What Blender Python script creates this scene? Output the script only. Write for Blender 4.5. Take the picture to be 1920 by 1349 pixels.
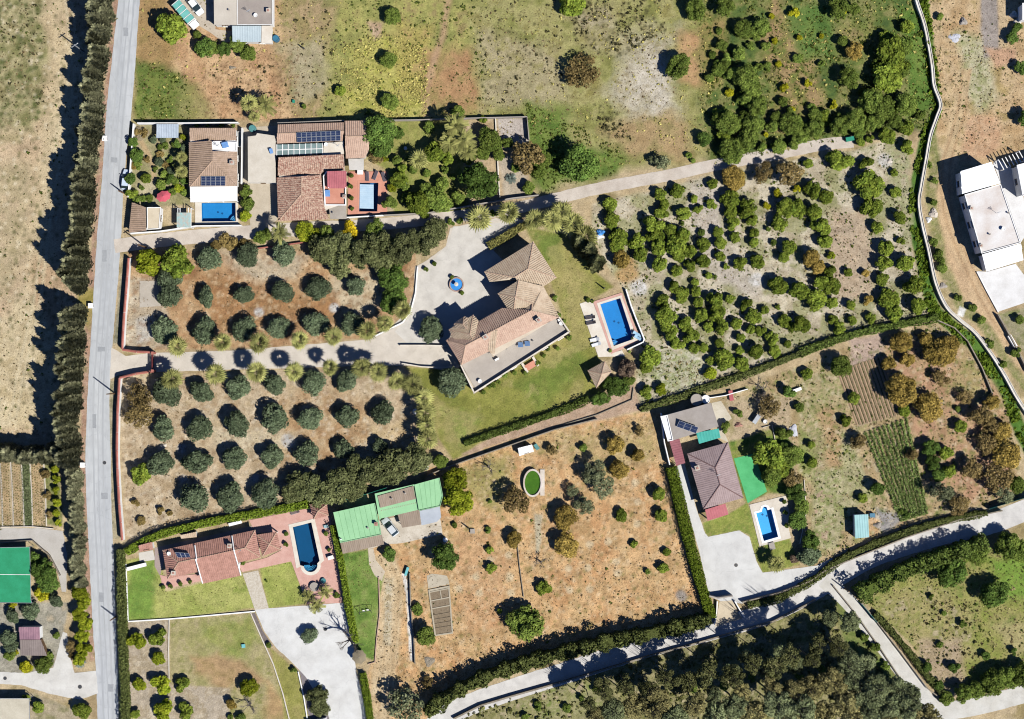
import bpy, bmesh, math, random
import numpy as np
from mathutils import Vector, Matrix
from mathutils.geometry import tessellate_polygon

R = math.radians
for _o in list(bpy.data.objects): bpy.data.objects.remove(_o)
scene = bpy.context.scene
COL = scene.collection
# ---------------------------------------------------------------- camera, sky, sun, exposure
S = 0.11                 # metres of ground for one picture unit of the survey grid
CX, CY = 960.0, 674.5    # survey grid centre (nadir point)
H = 330.0                # flying height
cam_d = bpy.data.cameras.new('camera')
cam_d.sensor_width = 36.0
cam_d.lens = 36.0 * H / (1920 * S)
cam_d.clip_start = 1.0
cam_d.clip_end = 6000.0
cam = bpy.data.objects.new('camera', cam_d)
cam.location = (0, 0, H)
COL.objects.link(cam)
scene.camera = cam

SUN_EL, SUN_DIR = 51.0, (0.80, -0.60)     # horizontal direction towards the sun
world = bpy.data.worlds.new('World')
scene.world = world
world.use_nodes = True
wn = world.node_tree.nodes
wl = world.node_tree.links
sky = wn.new('ShaderNodeTexSky')
sky.sky_type = 'NISHITA'
sky.sun_disc = False
sky.dust_density = 0.3
sky.ozone_density = 10.0
sky.altitude = 6000.0
sky.sun_elevation = R(SUN_EL)
sky.sun_rotation = math.atan2(SUN_DIR[0], SUN_DIR[1])
wn['Background'].inputs['Strength'].default_value = 0.08
wl.new(sky.outputs[0], wn['Background'].inputs['Color'])
sun_d = bpy.data.lights.new('sun', 'SUN')
sun_d.energy = 5.0
sun_d.angle = R(0.5)
sun_d.color = (1.0, 0.93, 0.80)
sun = bpy.data.objects.new('sun', sun_d)
_sv = Vector((SUN_DIR[0] * math.cos(R(SUN_EL)), SUN_DIR[1] * math.cos(R(SUN_EL)), math.sin(R(SUN_EL))))
sun.rotation_euler = _sv.to_track_quat('Z', 'Y').to_euler()
sun.location = _sv * 200
COL.objects.link(sun)
scene.view_settings.view_transform = 'Standard'
scene.view_settings.look = 'None'
scene.view_settings.gamma = 1.0
scene.view_settings.use_curve_mapping = False
scene.view_settings.exposure = 0.88
scene.cycles.max_bounces = 5
scene.cycles.diffuse_bounces = 1
scene.cycles.transparent_max_bounces = 6
scene.cycles.use_denoising = True
scene.cycles.filter_width = 1.1
GAIN = 2.0               # sunlit brightness of a white sheet at this exposure: albedo = seen / GAIN

# ---------------------------------------------------------------- helpers: colour, coordinates
def lin(h):
    h = h.lstrip('#')
    out = []
    for i in (0, 2, 4):
        c = int(h[i:i + 2], 16) / 255.0
        out.append(c / 12.92 if c <= 0.04045 else ((c + 0.055) / 1.055) ** 2.4)
    return np.array(out)
SUNC = np.array([0.93, 0.99, 1.12])    # surface colours are read under a warm sun
def alb(h, k=1.0):
    return tuple(np.clip(lin(h) / GAIN * k * SUNC * 1.04, 0, 0.85))
def U(px, py, z=0.0):
    f = (H - z) / H
    return Vector(((px - CX) * S * f, (CY - py) * S * f, z))

# ---------------------------------------------------------------- materials
MATS = {}
def node_mat(name):
    m = bpy.data.materials.new(name)
    m.use_nodes = True
    nt = m.node_tree
    return m, nt, nt.nodes, nt.links, nt.nodes['Principled BSDF']
def mat(name, hexc, hex2=None, scale=0.6, var=0.16, rough=0.85, fine=6.0, bump=0.0, spec=0.3, k=1.0, metal=0.0, stretch=None, cracks=0.0):
    """mottled surface: hexc to hex2 by broad noise, with a fine grain over it"""
    if name in MATS: return MATS[name]
    m, nt, N, L, b = node_mat(name)
    geo = N.new('ShaderNodeNewGeometry')
    vec = geo.outputs['Position']
    if stretch:
        mp = N.new('ShaderNodeMapping'); mp.inputs['Scale'].default_value = stretch
        L.new(vec, mp.inputs['Vector']); vec = mp.outputs[0]
    n1 = N.new('ShaderNodeTexNoise'); n1.inputs['Scale'].default_value = scale; n1.inputs['Detail'].default_value = 7; n1.inputs['Roughness'].default_value = 0.62
    n2 = N.new('ShaderNodeTexNoise'); n2.inputs['Scale'].default_value = fine; n2.inputs['Detail'].default_value = 4
    L.new(vec, n1.inputs['Vector']); L.new(vec, n2.inputs['Vector'])
    c1 = alb(hexc, k); c2 = alb(hex2, k) if hex2 else tuple(np.array(c1) * (1 - 2 * var))
    r = N.new('ShaderNodeMapRange'); r.inputs[1].default_value = 0.34; r.inputs[2].default_value = 0.66
    L.new(n1.outputs[0], r.inputs[0])
    mx = N.new('ShaderNodeMix'); mx.data_type = 'RGBA'
    mx.inputs[6].default_value = (*c1, 1); mx.inputs[7].default_value = (*c2, 1)
    L.new(r.outputs[0], mx.inputs[0])
    r2 = N.new('ShaderNodeMapRange'); r2.inputs[1].default_value = 0.3; r2.inputs[2].default_value = 0.7
    r2.inputs[3].default_value = 1 - var; r2.inputs[4].default_value = 1 + var
    L.new(n2.outputs[0], r2.inputs[0])
    mu = N.new('ShaderNodeMix'); mu.data_type = 'RGBA'; mu.blend_type = 'MULTIPLY'; mu.inputs[0].default_value = 1
    L.new(mx.outputs[2], mu.inputs[6]); L.new(r2.outputs[0], mu.inputs[7])
    out = mu.outputs[2]
    if cracks:
        # fine cracks and broad worn stains
        ad = N.new('ShaderNodeVectorMath'); ad.operation = 'MULTIPLY_ADD'; ad.inputs[1].default_value = (2.2, 2.2, 2.2)
        n3 = N.new('ShaderNodeTexNoise'); n3.inputs['Scale'].default_value = 0.5; n3.inputs['Detail'].default_value = 5
        L.new(geo.outputs['Position'], n3.inputs['Vector']); L.new(n3.outputs['Color'], ad.inputs[0]); L.new(geo.outputs['Position'], ad.inputs[2])
        vo = N.new('ShaderNodeTexVoronoi'); vo.feature = 'DISTANCE_TO_EDGE'; vo.inputs['Scale'].default_value = cracks
        L.new(ad.outputs[0], vo.inputs['Vector'])
        r3 = N.new('ShaderNodeMapRange'); r3.inputs[1].default_value = 0.0; r3.inputs[2].default_value = 0.012; r3.inputs[3].default_value = 0.9; r3.inputs[4].default_value = 1.0
        L.new(vo.outputs['Distance'], r3.inputs[0])
        r4 = N.new('ShaderNodeMapRange'); r4.inputs[1].default_value = 0.42; r4.inputs[2].default_value = 0.75; r4.inputs[3].default_value = 1.04; r4.inputs[4].default_value = 0.9
        L.new(n3.outputs[0], r4.inputs[0])
        m5 = N.new('ShaderNodeMath'); m5.operation = 'MULTIPLY'; L.new(r3.outputs[0], m5.inputs[0]); L.new(r4.outputs[0], m5.inputs[1])
        m6 = N.new('ShaderNodeMix'); m6.data_type = 'RGBA'; m6.blend_type = 'MULTIPLY'; m6.inputs[0].default_value = 1
        L.new(out, m6.inputs[6]); L.new(m5.outputs[0], m6.inputs[7]); out = m6.outputs[2]
    L.new(out, b.inputs['Base Color'])
    b.inputs['Roughness'].default_value = rough
    b.inputs['Metallic'].default_value = metal
    b.inputs['Specular IOR Level'].default_value = spec
    if bump:
        bp = N.new('ShaderNodeBump'); bp.inputs['Strength'].default_value = bump; bp.inputs['Distance'].default_value = 0.05
        L.new(n2.outputs[0], bp.inputs['Height']); L.new(bp.outputs[0], b.inputs['Normal'])
    MATS[name] = m
    return m
def leaf_mat(name, rgb, rgb2=None, trans=0.25):
    if name in MATS: return MATS[name]
    m, nt, N, L, b = node_mat(name)
    N.remove(b)
    at = N.new('ShaderNodeAttribute'); at.attribute_name = 'lv'
    oi = N.new('ShaderNodeObjectInfo')
    tc = N.new('ShaderNodeTexCoord')
    nz = N.new('ShaderNodeTexNoise'); nz.inputs['Scale'].default_value = 1.7; nz.inputs['Detail'].default_value = 6; nz.inputs['Roughness'].default_value = 0.7
    ad = N.new('ShaderNodeVectorMath'); ad.operation = 'ADD'
    L.new(tc.outputs['Object'], ad.inputs[0]); L.new(oi.outputs['Location'], ad.inputs[1]); L.new(ad.outputs[0], nz.inputs['Vector'])
    kk = {'citrus': 1.45, 'lime': 1.15, 'screen': 2.3, 'cypress': 1.6, 'wood': 1.6, 'woodg': 1.6, 'woodd': 1.3, 'green': 1.4, 'dark': 1.35, 'brown': 1.45, 'ochre': 1.2, 'olive': 1.05, 'hedge_dark': 1.05, 'hedge_mid': 1.05, 'hedge': 1.15, 'shrub': 1.3, 'hedge_olive': 1.3, 'plum': 1.3}.get(name.replace('leaf_', ''), 1.0)
    rgb2 = rgb2 or (rgb[0] * 1.5, rgb[1] * 1.25, rgb[2] * 0.9)
    rgb = tuple(c * kk for c in rgb); rgb2 = tuple(c * kk for c in rgb2)
    mx = N.new('ShaderNodeMix'); mx.data_type = 'RGBA'
    mx.inputs[6].default_value = (*rgb, 1); mx.inputs[7].default_value = (*rgb2, 1)
    r = N.new('ShaderNodeMapRange'); r.inputs[1].default_value = 0.36; r.inputs[2].default_value = 0.66
    L.new(nz.outputs[0], r.inputs[0]); L.new(r.outputs[0], mx.inputs[0])
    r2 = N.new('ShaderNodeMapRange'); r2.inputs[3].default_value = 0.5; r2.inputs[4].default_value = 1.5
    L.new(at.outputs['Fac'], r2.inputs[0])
    r3 = N.new('ShaderNodeMapRange'); r3.inputs[3].default_value = 0.68; r3.inputs[4].default_value = 1.3
    L.new(oi.outputs['Random'], r3.inputs[0])
    mm = N.new('ShaderNodeMath'); mm.operation = 'MULTIPLY'
    L.new(r2.outputs[0], mm.inputs[0]); L.new(r3.outputs[0], mm.inputs[1])
    mu = N.new('ShaderNodeMix'); mu.data_type = 'RGBA'; mu.blend_type = 'MULTIPLY'; mu.inputs[0].default_value = 1
    L.new(mx.outputs[2], mu.inputs[6]); L.new(mm.outputs[0], mu.inputs[7])
    d = N.new('ShaderNodeBsdfDiffuse'); t = N.new('ShaderNodeBsdfTranslucent'); ms = N.new('ShaderNodeMixShader')
    ms.inputs[0].default_value = trans
    L.new(mu.outputs[2], d.inputs[0]); L.new(mu.outputs[2], t.inputs[0])
    L.new(d.outputs[0], ms.inputs[1]); L.new(t.outputs[0], ms.inputs[2])
    L.new(ms.outputs[0], N['Material Output'].inputs['Surface'])
    MATS[name] = m
    return m
def water_mat(name, tint, glossy=0.5):
    if name in MATS: return MATS[name]
    m, nt, N, L, b = node_mat(name)
    N.remove(b)
    tr = N.new('ShaderNodeBsdfTransparent'); tr.inputs[0].default_value = (*tint, 1)
    gl = N.new('ShaderNodeBsdfGlossy'); gl.inputs['Roughness'].default_value = 0.05
    fr = N.new('ShaderNodeFresnel'); fr.inputs['IOR'].default_value = 1.33
    nz = N.new('ShaderNodeTexNoise'); nz.inputs['Scale'].default_value = 1.4; nz.inputs['Detail'].default_value = 3
    geo = N.new('ShaderNodeNewGeometry'); L.new(geo.outputs['Position'], nz.inputs['Vector'])
    bp = N.new('ShaderNodeBump'); bp.inputs['Strength'].default_value = 0.25; bp.inputs['Distance'].default_value = 0.05
    L.new(nz.outputs[0], bp.inputs['Height']); L.new(bp.outputs[0], gl.inputs['Normal']); L.new(bp.outputs[0], fr.inputs['Normal'])
    ms = N.new('ShaderNodeMixShader')
    L.new(fr.outputs[0], ms.inputs[0]); L.new(tr.outputs[0], ms.inputs[1]); L.new(gl.outputs[0], ms.inputs[2])
    L.new(ms.outputs[0], N['Material Output'].inputs['Surface'])
    MATS[name] = m
    return m
def glass_mat(name, tint):
    return water_mat(name, tint)

# ---------------------------------------------------------------- object helpers
def tag(o, label=None, cat=None, group=None, kind=None):
    if label: o['label'] = label
    if cat: o['category'] = cat
    if group: o['group'] = group
    if kind: o['kind'] = kind
    return o
def empty(name, loc, label, cat, group=None, rz=0.0):
    o = bpy.data.objects.new(name, None)
    o.empty_display_size = 0.3
    o.location = loc
    o.rotation_euler = (0, 0, rz)
    COL.objects.link(o)
    return tag(o, label, cat, group)
def from_data(name, verts, faces, m, parent=None, smooth=False):
    me = bpy.data.meshes.new(name)
    me.from_pydata([tuple(v) for v in verts], [], faces)
    me.materials.append(m)
    if smooth: me.polygons.foreach_set('use_smooth', [True] * len(me.polygons))
    me.update()
    return obj(name, me, parent)
def obj(name, me, parent=None):
    o = bpy.data.objects.new(name, me)
    COL.objects.link(o)
    if parent is not None:
        o.parent = parent
        o.matrix_parent_inverse = Matrix.Translation(parent.location).inverted() if parent.type == 'EMPTY' and parent.parent is None and not any(parent.rotation_euler) else Matrix.Identity(4)
    return o
class MB:
    """collects shapes and links them as one mesh object"""
    def __init__(self): self.v, self.f = [], []
    def poly(self, pts):
        n = len(self.v); self.v += [tuple(p) for p in pts]; self.f.append(tuple(range(n, n + len(pts)))); return self
    def box(self, c, s, rz=0.0, rx=0.0, ry=0.0):
        M = Matrix.Translation(c) @ Matrix.Rotation(rz, 4, 'Z') @ Matrix.Rotation(ry, 4, 'Y') @ Matrix.Rotation(rx, 4, 'X')
        n = len(self.v)
        for dx, dy, dz in ((-1,-1,-1),(1,-1,-1),(1,1,-1),(-1,1,-1),(-1,-1,1),(1,-1,1),(1,1,1),(-1,1,1)):
            self.v.append(tuple(M @ Vector((dx * s[0] / 2, dy * s[1] / 2, dz * s[2] / 2))))
        for q in ((0,3,2,1),(4,5,6,7),(0,1,5,4),(1,2,6,5),(2,3,7,6),(3,0,4,7)): self.f.append(tuple(n + i for i in q))
        return self
    def tube(self, pts, rad, seg=8, caps=True):
        pts = [Vector(p) for p in pts]
        if not hasattr(rad, '__len__'): rad = [rad] * len(pts)
        n0 = len(self.v)
        for i, p in enumerate(pts):
            d = (pts[min(i + 1, len(pts) - 1)] - pts[max(i - 1, 0)]).normalized()
            a = d.orthogonal().normalized(); b = d.cross(a)
            for k in range(seg):
                t = 2 * math.pi * k / seg
                self.v.append(tuple(p + (a * math.cos(t) + b * math.sin(t)) * rad[i]))
        for i in range(len(pts) - 1):
            for k in range(seg):
                self.f.append((n0 + i*seg + k, n0 + i*seg + (k+1) % seg, n0 + (i+1)*seg + (k+1) % seg, n0 + (i+1)*seg + k))
        if caps:
            self.f.append(tuple(n0 + k for k in reversed(range(seg))))
            self.f.append(tuple(n0 + (len(pts)-1)*seg + k for k in range(seg)))
        return self
    def lathe(self, c, prof, seg=16, sx=1.0, sy=1.0):
        n0 = len(self.v)
        for r, z in prof:
            for k in range(seg):
                t = 2 * math.pi * k / seg
                self.v.append((c[0] + r * sx * math.cos(t), c[1] + r * sy * math.sin(t), c[2] + z))
        for i in range(len(prof) - 1):
            for k in range(seg):
                self.f.append((n0 + i*seg + k, n0 + i*seg + (k+1) % seg, n0 + (i+1)*seg + (k+1) % seg, n0 + (i+1)*seg + k))
        self.f.append(tuple(n0 + (len(prof)-1)*seg + k for k in range(seg)))
        return self
    def prism(self, pts, z0, z1, holes=()):
        """vertical prism over a 2-D outline (metres), top and bottom faces with holes"""
        loops = [[Vector((p[0], p[1], 0)) for p in pts]] + [[Vector((p[0], p[1], 0)) for p in h] for h in holes]
        flat = [p for l in loops for p in l]
        tris = tessellate_polygon(loops)
        n = len(self.v); k = len(flat)
        self.v += [(p.x, p.y, z1) for p in flat] + [(p.x, p.y, z0) for p in flat]
        for t in tris:
            a, b, c = (flat[i] for i in t)
            up = (b - a).cross(c - a).z > 0
            t = t if up else t[::-1]
            self.f.append(tuple(n + i for i in t)); self.f.append(tuple(n + k + i for i in t[::-1]))
        st = 0
        for li, l in enumerate(loops):
            ar = sum(l[i].x * l[(i+1) % len(l)].y - l[(i+1) % len(l)].x * l[i].y for i in range(len(l)))
            ccw = (ar > 0) == (li == 0)
            for i in range(len(l)):
                a, b = n + st + i, n + st + (i + 1) % len(l)
                self.f.append((a + k, b + k, b, a) if ccw else (a, b, b + k, a + k))
            st += len(l)
        return self
    def build(self, name, m, parent=None, smooth=False):
        return from_data(name, self.v, self.f, m, parent, smooth)
def px2(pts, z=0.0):
    return [(U(x, y, z).x, U(x, y, z).y) for x, y in pts]
_jr = random.Random(5)
def jitter(pts, step=7.0, amp=0.7, closed=True):
    """the same outline with uneven edges"""
    out = []
    n = len(pts)
    for i in range(n if closed else n - 1):
        a, b = pts[i], pts[(i + 1) % n]
        d = math.hypot(b[0]-a[0], b[1]-a[1]); k = max(1, int(d / step))
        for j in range(k):
            t = j / k
            jx, jy = (_jr.uniform(-amp, amp), _jr.uniform(-amp, amp)) if j else (0, 0)
            out.append((a[0] + (b[0]-a[0]) * t + jx, a[1] + (b[1]-a[1]) * t + jy))
    if not closed: out.append(pts[-1])
    return out
def smooth_line(pts, k=6):
    """Catmull-Rom through picture points"""
    P = [np.array(p[:2], float) for p in pts]; P = [2*P[0]-P[1]] + P + [2*P[-1]-P[-2]]
    out = []
    for i in range(1, len(P) - 2):
        for j in range(k):
            t = j / k
            out.append(tuple(0.5 * ((2*P[i]) + (P[i+1]-P[i-1])*t + (2*P[i-1]-5*P[i]+4*P[i+1]-P[i+2])*t*t + (3*P[i]-P[i-1]-3*P[i+1]+P[i+2])*t**3)))
    out.append(tuple(P[-2]))
    return out
def ribbon(line, w):
    """outline of a strip of width w (picture units) along a line"""
    L, Rr = [], []
    n = len(line)
    for i, p in enumerate(line):
        a = np.array(line[max(i-1, 0)]); b = np.array(line[min(i+1, n-1)])
        d = (b - a) / (np.linalg.norm(b - a) + 1e-9); q = np.array([-d[1], d[0]]) * (w[i] if hasattr(w, '__len__') else w) / 2
        L.append(tuple(np.array(p) + q)); Rr.append(tuple(np.array(p) - q))
    return L + Rr[::-1]
def sheet(name, pts, m, z=0.02, thick=0.05, holes=(), kind='structure', label=None, cat=None, jit=0.0, parent=None):
    if jit: pts = jitter(pts, 7.0, jit)
    mb = MB(); mb.prism(px2(pts), z - thick, z, [px2(h) for h in holes])
    o = mb.build(name, m, parent)
    return tag(o, label, cat, None, kind)

def ord_(n):
    return ['first','second','third','fourth','fifth','sixth','seventh','eighth','ninth','tenth','eleventh','twelfth','thirteenth','fourteenth','fifteenth','sixteenth','seventeenth','eighteenth','nineteenth','twentieth'][n] if n < 20 else str(n + 1) + 'th'

# ================================================================ GROUND: one sheet, soil and grass colours per vertex
GS = 2.6                                            # grid step (survey units)
X0, X1, Y0, Y1 = -80, 2000, -80, 1430
gx = np.arange(X0, X1 + GS, GS); gy = np.arange(Y0, Y1 + GS, GS)
GXX, GYY = np.meshgrid(gx, gy)
def vnoise(x, y, scale, seed, octv=4, gain=0.55):
    out = np.zeros_like(x); amp = 1.0; tot = 0.0
    for o in range(octv):
        rs = np.random.RandomState(seed * 17 + o)
        g = rs.rand(256, 256)
        u = x / scale * 2 ** o + 37.1 * o; v = y / scale * 2 ** o + 11.7 * o
        iu = np.floor(u).astype(int); iv = np.floor(v).astype(int)
        fu = u - iu; fv = v - iv
        fu = fu * fu * (3 - 2 * fu); fv = fv * fv * (3 - 2 * fv)
        a = g[iv % 256, iu % 256]; b = g[iv % 256, (iu + 1) % 256]; c = g[(iv + 1) % 256, iu % 256]; d = g[(iv + 1) % 256, (iu + 1) % 256]
        out += amp * ((a * (1 - fu) + b * fu) * (1 - fv) + (c * (1 - fu) + d * fu) * fv)
        tot += amp; amp *= gain
    return out / tot
def sdist(poly, x, y):
    """signed distance to a polygon, positive inside"""
    n = len(poly); inside = np.zeros(x.shape, bool); dmin = np.full(x.shape, 1e9)
    for i in range(n):
        x1, y1 = poly[i]; x2, y2 = poly[(i + 1) % n]
        cond = ((y1 > y) != (y2 > y)) & (x < (x2 - x1) * (y - y1) / ((y2 - y1) or 1e-9) + x1)
        inside ^= cond
        dx, dy = x2 - x1, y2 - y1; l2 = dx * dx + dy * dy + 1e-9
        t = np.clip(((x - x1) * dx + (y - y1) * dy) / l2, 0, 1)
        dmin = np.minimum(dmin, (x - x1 - t * dx) ** 2 + (y - y1 - t * dy) ** 2)
    d = np.sqrt(dmin)
    return np.where(inside, d, -d)
WX = GXX + (vnoise(GXX, GYY, 40, 91) - 0.5) * 1.0
NA = vnoise(GXX, GYY, 34, 1); NB = vnoise(GXX, GYY, 34, 2)       # edge warps
NF = vnoise(GXX, GYY, 7, 3, 3)
GC = np.zeros(GXX.shape + (3,))
_seed = [10]
def ramp(cols, t):
    cols = np.array([lin(c) for c in cols]); k = len(cols) - 1
    t = np.clip(t, 0, 0.9999) * k; i = t.astype(int); f = (t - i)[..., None]
    return cols[i] * (1 - f) + cols[i + 1] * f
def paint(poly, cols, scale=40, soft=8, warp=14, a=1.0, patch=None, contrast=2.2, octv=5):
    """poly: outline, cols: colours blended by noise; patch=(scale,threshold) breaks the cover into patches"""
    global GC
    _seed[0] += 3
    xs = [p[0] for p in poly]; ys = [p[1] for p in poly]; pad = soft + warp + 6
    i0 = max(0, int((min(xs) - pad - X0) / GS)); i1 = min(len(gx), int((max(xs) + pad - X0) / GS) + 2)
    j0 = max(0, int((min(ys) - pad - Y0) / GS)); j1 = min(len(gy), int((max(ys) + pad - Y0) / GS) + 2)
    if i1 <= i0 or j1 <= j0: return
    sl = (slice(j0, j1), slice(i0, i1))
    x, y = GXX[sl], GYY[sl]
    d = sdist(poly, x + (NA[sl] - 0.5) * 2 * warp, y + (NB[sl] - 0.5) * 2 * warp)
    m = np.clip(d / max(soft, 0.5) + 0.5, 0, 1) * a
    if patch:
        pn = vnoise(x, y, patch[0], _seed[0] + 1, 5, 0.6)
        m = m * np.clip((pn - patch[1]) * 9 + 0.5, 0, 1)
    t = (vnoise(x, y, scale, _seed[0], octv, 0.62) - 0.5) * contrast + 0.5
    m = m[..., None]
    GC[sl] = GC[sl] * (1 - m) + ramp(cols, t) * m
def speck(poly, col, dens, rmin, rmax, seed, a=0.8):
    """small soil or weed spots with soft edges"""
    global GC
    rs = np.random.RandomState(seed)
    xs = [p[0] for p in poly]; ys = [p[1] for p in poly]
    n = int((max(xs) - min(xs)) * (max(ys) - min(ys)) * dens)
    px = rs.uniform(min(xs), max(xs), n); py = rs.uniform(min(ys), max(ys), n)
    ok = sdist(poly, px, py) > 0
    c = lin(col)
    for x, y in zip(px[ok], py[ok]):
        r = rs.uniform(rmin, rmax); k = int(r / GS) + 2
        i = int((x - X0) / GS); j = int((y - Y0) / GS)
        sl = (slice(max(0, j - k), j + k + 1), slice(max(0, i - k), i + k + 1))
        m = (np.clip(1.4 - np.hypot(GXX[sl] - x, GYY[sl] - y) / r, 0, 1) * a)[..., None]
        GC[sl] = GC[sl] * (1 - m) + c * m
def circ(x, y, r, ry=None, n=14):
    return [(x + r * math.cos(2*math.pi*i/n), y + (ry or r) * math.sin(2*math.pi*i/n)) for i in range(n)]

ALL = [(-90, -90), (2010, -90), (2010, 1440), (-90, 1440)]
paint(ALL, ['#a58f68', '#b9a27a', '#c6b089', '#9c8a5e'], 60, 1, 0)
# --- west field
WF = [(-90, -90), (190, -90), (180, 250), (150, 560), (120, 850), (-90, 850)]
paint(WF, ['#b39a76', '#c4aa86', '#cdb490', '#b89c7c'], 46, 10, 8)
paint([(-90, -90), (85, -90), (95, 110), (70, 250), (-90, 260)], ['#848050', '#9a9262', '#b0a478', '#92865a'], 24, 26, 18)
paint([(-90, 300), (60, 300), (60, 430), (20, 560), (-90, 560)], ['#a0946a', '#b5a57e', '#c2ac88'], 26, 30, 20, 0.7)
paint([(85, -90), (120, -90), (125, 100), (150, 200), (110, 330), (80, 440), (60, 440), (75, 300), (95, 160)], ['#bfa87f', '#cdb78f', '#c4ae86'], 40, 22, 12)
paint([(120, 60), (165, 60), (150, 260), (105, 320), (95, 420), (120, 520), (60, 620), (40, 560), (70, 400), (85, 250)], ['#c9b48c', '#d3bf98'], 40, 24, 10)
paint([(20, 560), (120, 590), (110, 800), (0, 800), (-40, 700)], ['#bfab84', '#cfbc95', '#b9a57c'], 22, 26, 20)
paint([(-90, 755), (80, 760), (80, 800), (-90, 800)], ['#cfbb92', '#d6c49e'], 40, 12, 8)
paint([(60, 480), (130, 520), (110, 620), (60, 560)], ['#b08f6d', '#bb9c78'], 30, 18, 14, 0.8)
for seed, c in ((1, '#6c6a3c'), (2, '#e0d0ae'), (3, '#5c5a34')): speck(WF, c, 0.0016, 2, 4.5, seed, 0.6)
speck([(-90, -90), (80, -90), (80, 230), (-90, 250)], '#4d5a28', 0.006, 2.5, 6, 4, 0.6)
# verge along the road
paint(ribbon([(222, -60), (206, 130), (196, 220), (188, 330), (180, 430), (172, 540), (166, 640), (159, 760), (156, 860), (160, 960), (164, 1060), (170, 1160), (176, 1240)], 14), ['#b08c76', '#a8846a', '#bd9c84', '#9c8a62'], 10, 5, 4)
paint([(140, 540), (180, 545), (172, 620), (150, 590)], ['#8c7f3c', '#a08f4e', '#b09a66'], 14, 10, 8)
# --- north field, west part
NW = [(262, -90), (640, -90), (640, 226), (250, 226)]
paint(NW, ['#b98f66', '#c49d72', '#cfac80', '#bf9a70'], 40, 8, 8)
paint([(262, -90), (300, -90), (330, 110), (300, 150), (255, 120)], ['#9c7e50', '#a98a5a', '#93804c'], 24, 16, 12)
paint([(255, 110), (330, 130), (352, 160), (360, 226), (250, 226)], ['#55662c', '#677634', '#7f873f', '#4f6a2c'], 20, 18, 14)
paint([(330, 150), (370, 160), (400, 226), (335, 226)], ['#8e8c4c', '#9d955c'], 18, 18, 12, 0.8)
paint([(520, -90), (700, -90), (690, 230), (560, 226), (520, 130)], ['#a68f60', '#988a58', '#b59a72', '#8b8450'], 26, 26, 18)
paint([(525, 80), (600, 70), (640, 150), (560, 190)], ['#a59a74', '#b5a886', '#9a9468'], 22, 20, 18, 0.8)
speck([(380, 120), (560, 100), (560, 226), (380, 226)], '#7d6040', 0.012, 1.6, 2.6, 5, 0.8)
# --- north field, middle
paint([(640, -90), (900, -90), (920, 226), (600, 226)], ['#848646', '#989652', '#aca65c', '#9c8c58'], 24, 26, 18)
paint([(650, 90), (720, 60), (780, 90), (790, 226), (640, 226), (660, 150)], ['#9a9a44', '#aca74f', '#b9b060', '#8c8c40'], 14, 24, 16)
paint([(740, 40), (810, 50), (800, 200), (750, 160)], ['#a8994e', '#b4a35a', '#b59860'], 16, 20, 14, 0.85)
paint([(800, 100), (890, 90), (900, 205), (800, 210)], ['#a87f56', '#b58e62', '#9f8a54'], 24, 26, 20)
paint(ribbon([(842, -20), (832, 60), (815, 110), (800, 170), (795, 220)], 12), ['#b28f6c', '#bd9c78'], 12, 8, 4, 0.8)
paint([(690, 40), (720, 45), (715, 70), (700, 75)], ['#b89a78', '#c3a888'], 12, 8, 6)
# --- north field, east part
paint([(870, -90), (1330, -90), (1330, 300), (1000, 340), (900, 226)], ['#838244', '#959254', '#a8a066', '#8f864c'], 26, 22, 18)
paint([(900, 60), (1050, 90), (1060, 190), (900, 200)], ['#a49770', '#b3a480', '#948a58'], 18, 26, 20, 0.8)
paint([(985, 190), (1060, 200), (1070, 270), (1180, 290), (1150, 330), (1020, 360), (985, 300)], ['#56722c', '#6a7f35', '#7d8a40'], 18, 22, 16)
paint([(1060, 20), (1150, 10), (1170, 100), (1100, 90)], ['#a89a76', '#978c60', '#b5a68a'], 16, 20, 14, 0.7)
paint([(1170, 70), (1270, 50), (1262, 110), (1275, 230), (1200, 235), (1140, 180)], ['#a89a78', '#b8ab90', '#c6bba4', '#a29270'], 14, 40, 26, 0.85)
paint([(1210, 90), (1240, 100), (1270, 200), (1230, 215), (1215, 170), (1190, 190)], ['#c0b49c', '#d2c8b6', '#b0a286'], 9, 22, 20, 0.85)
paint([(1200, 215), (1290, 220), (1300, 300), (1180, 290), (1130, 250)], ['#a4895e', '#b1966a', '#998a58'], 20, 24, 18)
paint([(1270, 60), (1330, 70), (1330, 170), (1280, 150)], ['#b48c60', '#c09a6c', '#a48c56'], 20, 18, 14)
for s_, p_ in ((6, [(1070, 0), (1240, 0), (1250, 60), (1160, 110), (1080, 90)]), (7, [(1110, 195), (1150, 190), (1180, 260), (1130, 260)]), (8, [(900, 0), (1060, 0), (1060, 100), (900, 200)])):
    speck(p_, '#4c4a2c', 0.010 if s_ < 8 else 0.002, 1.8, 3.4, s_, 0.85)
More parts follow.
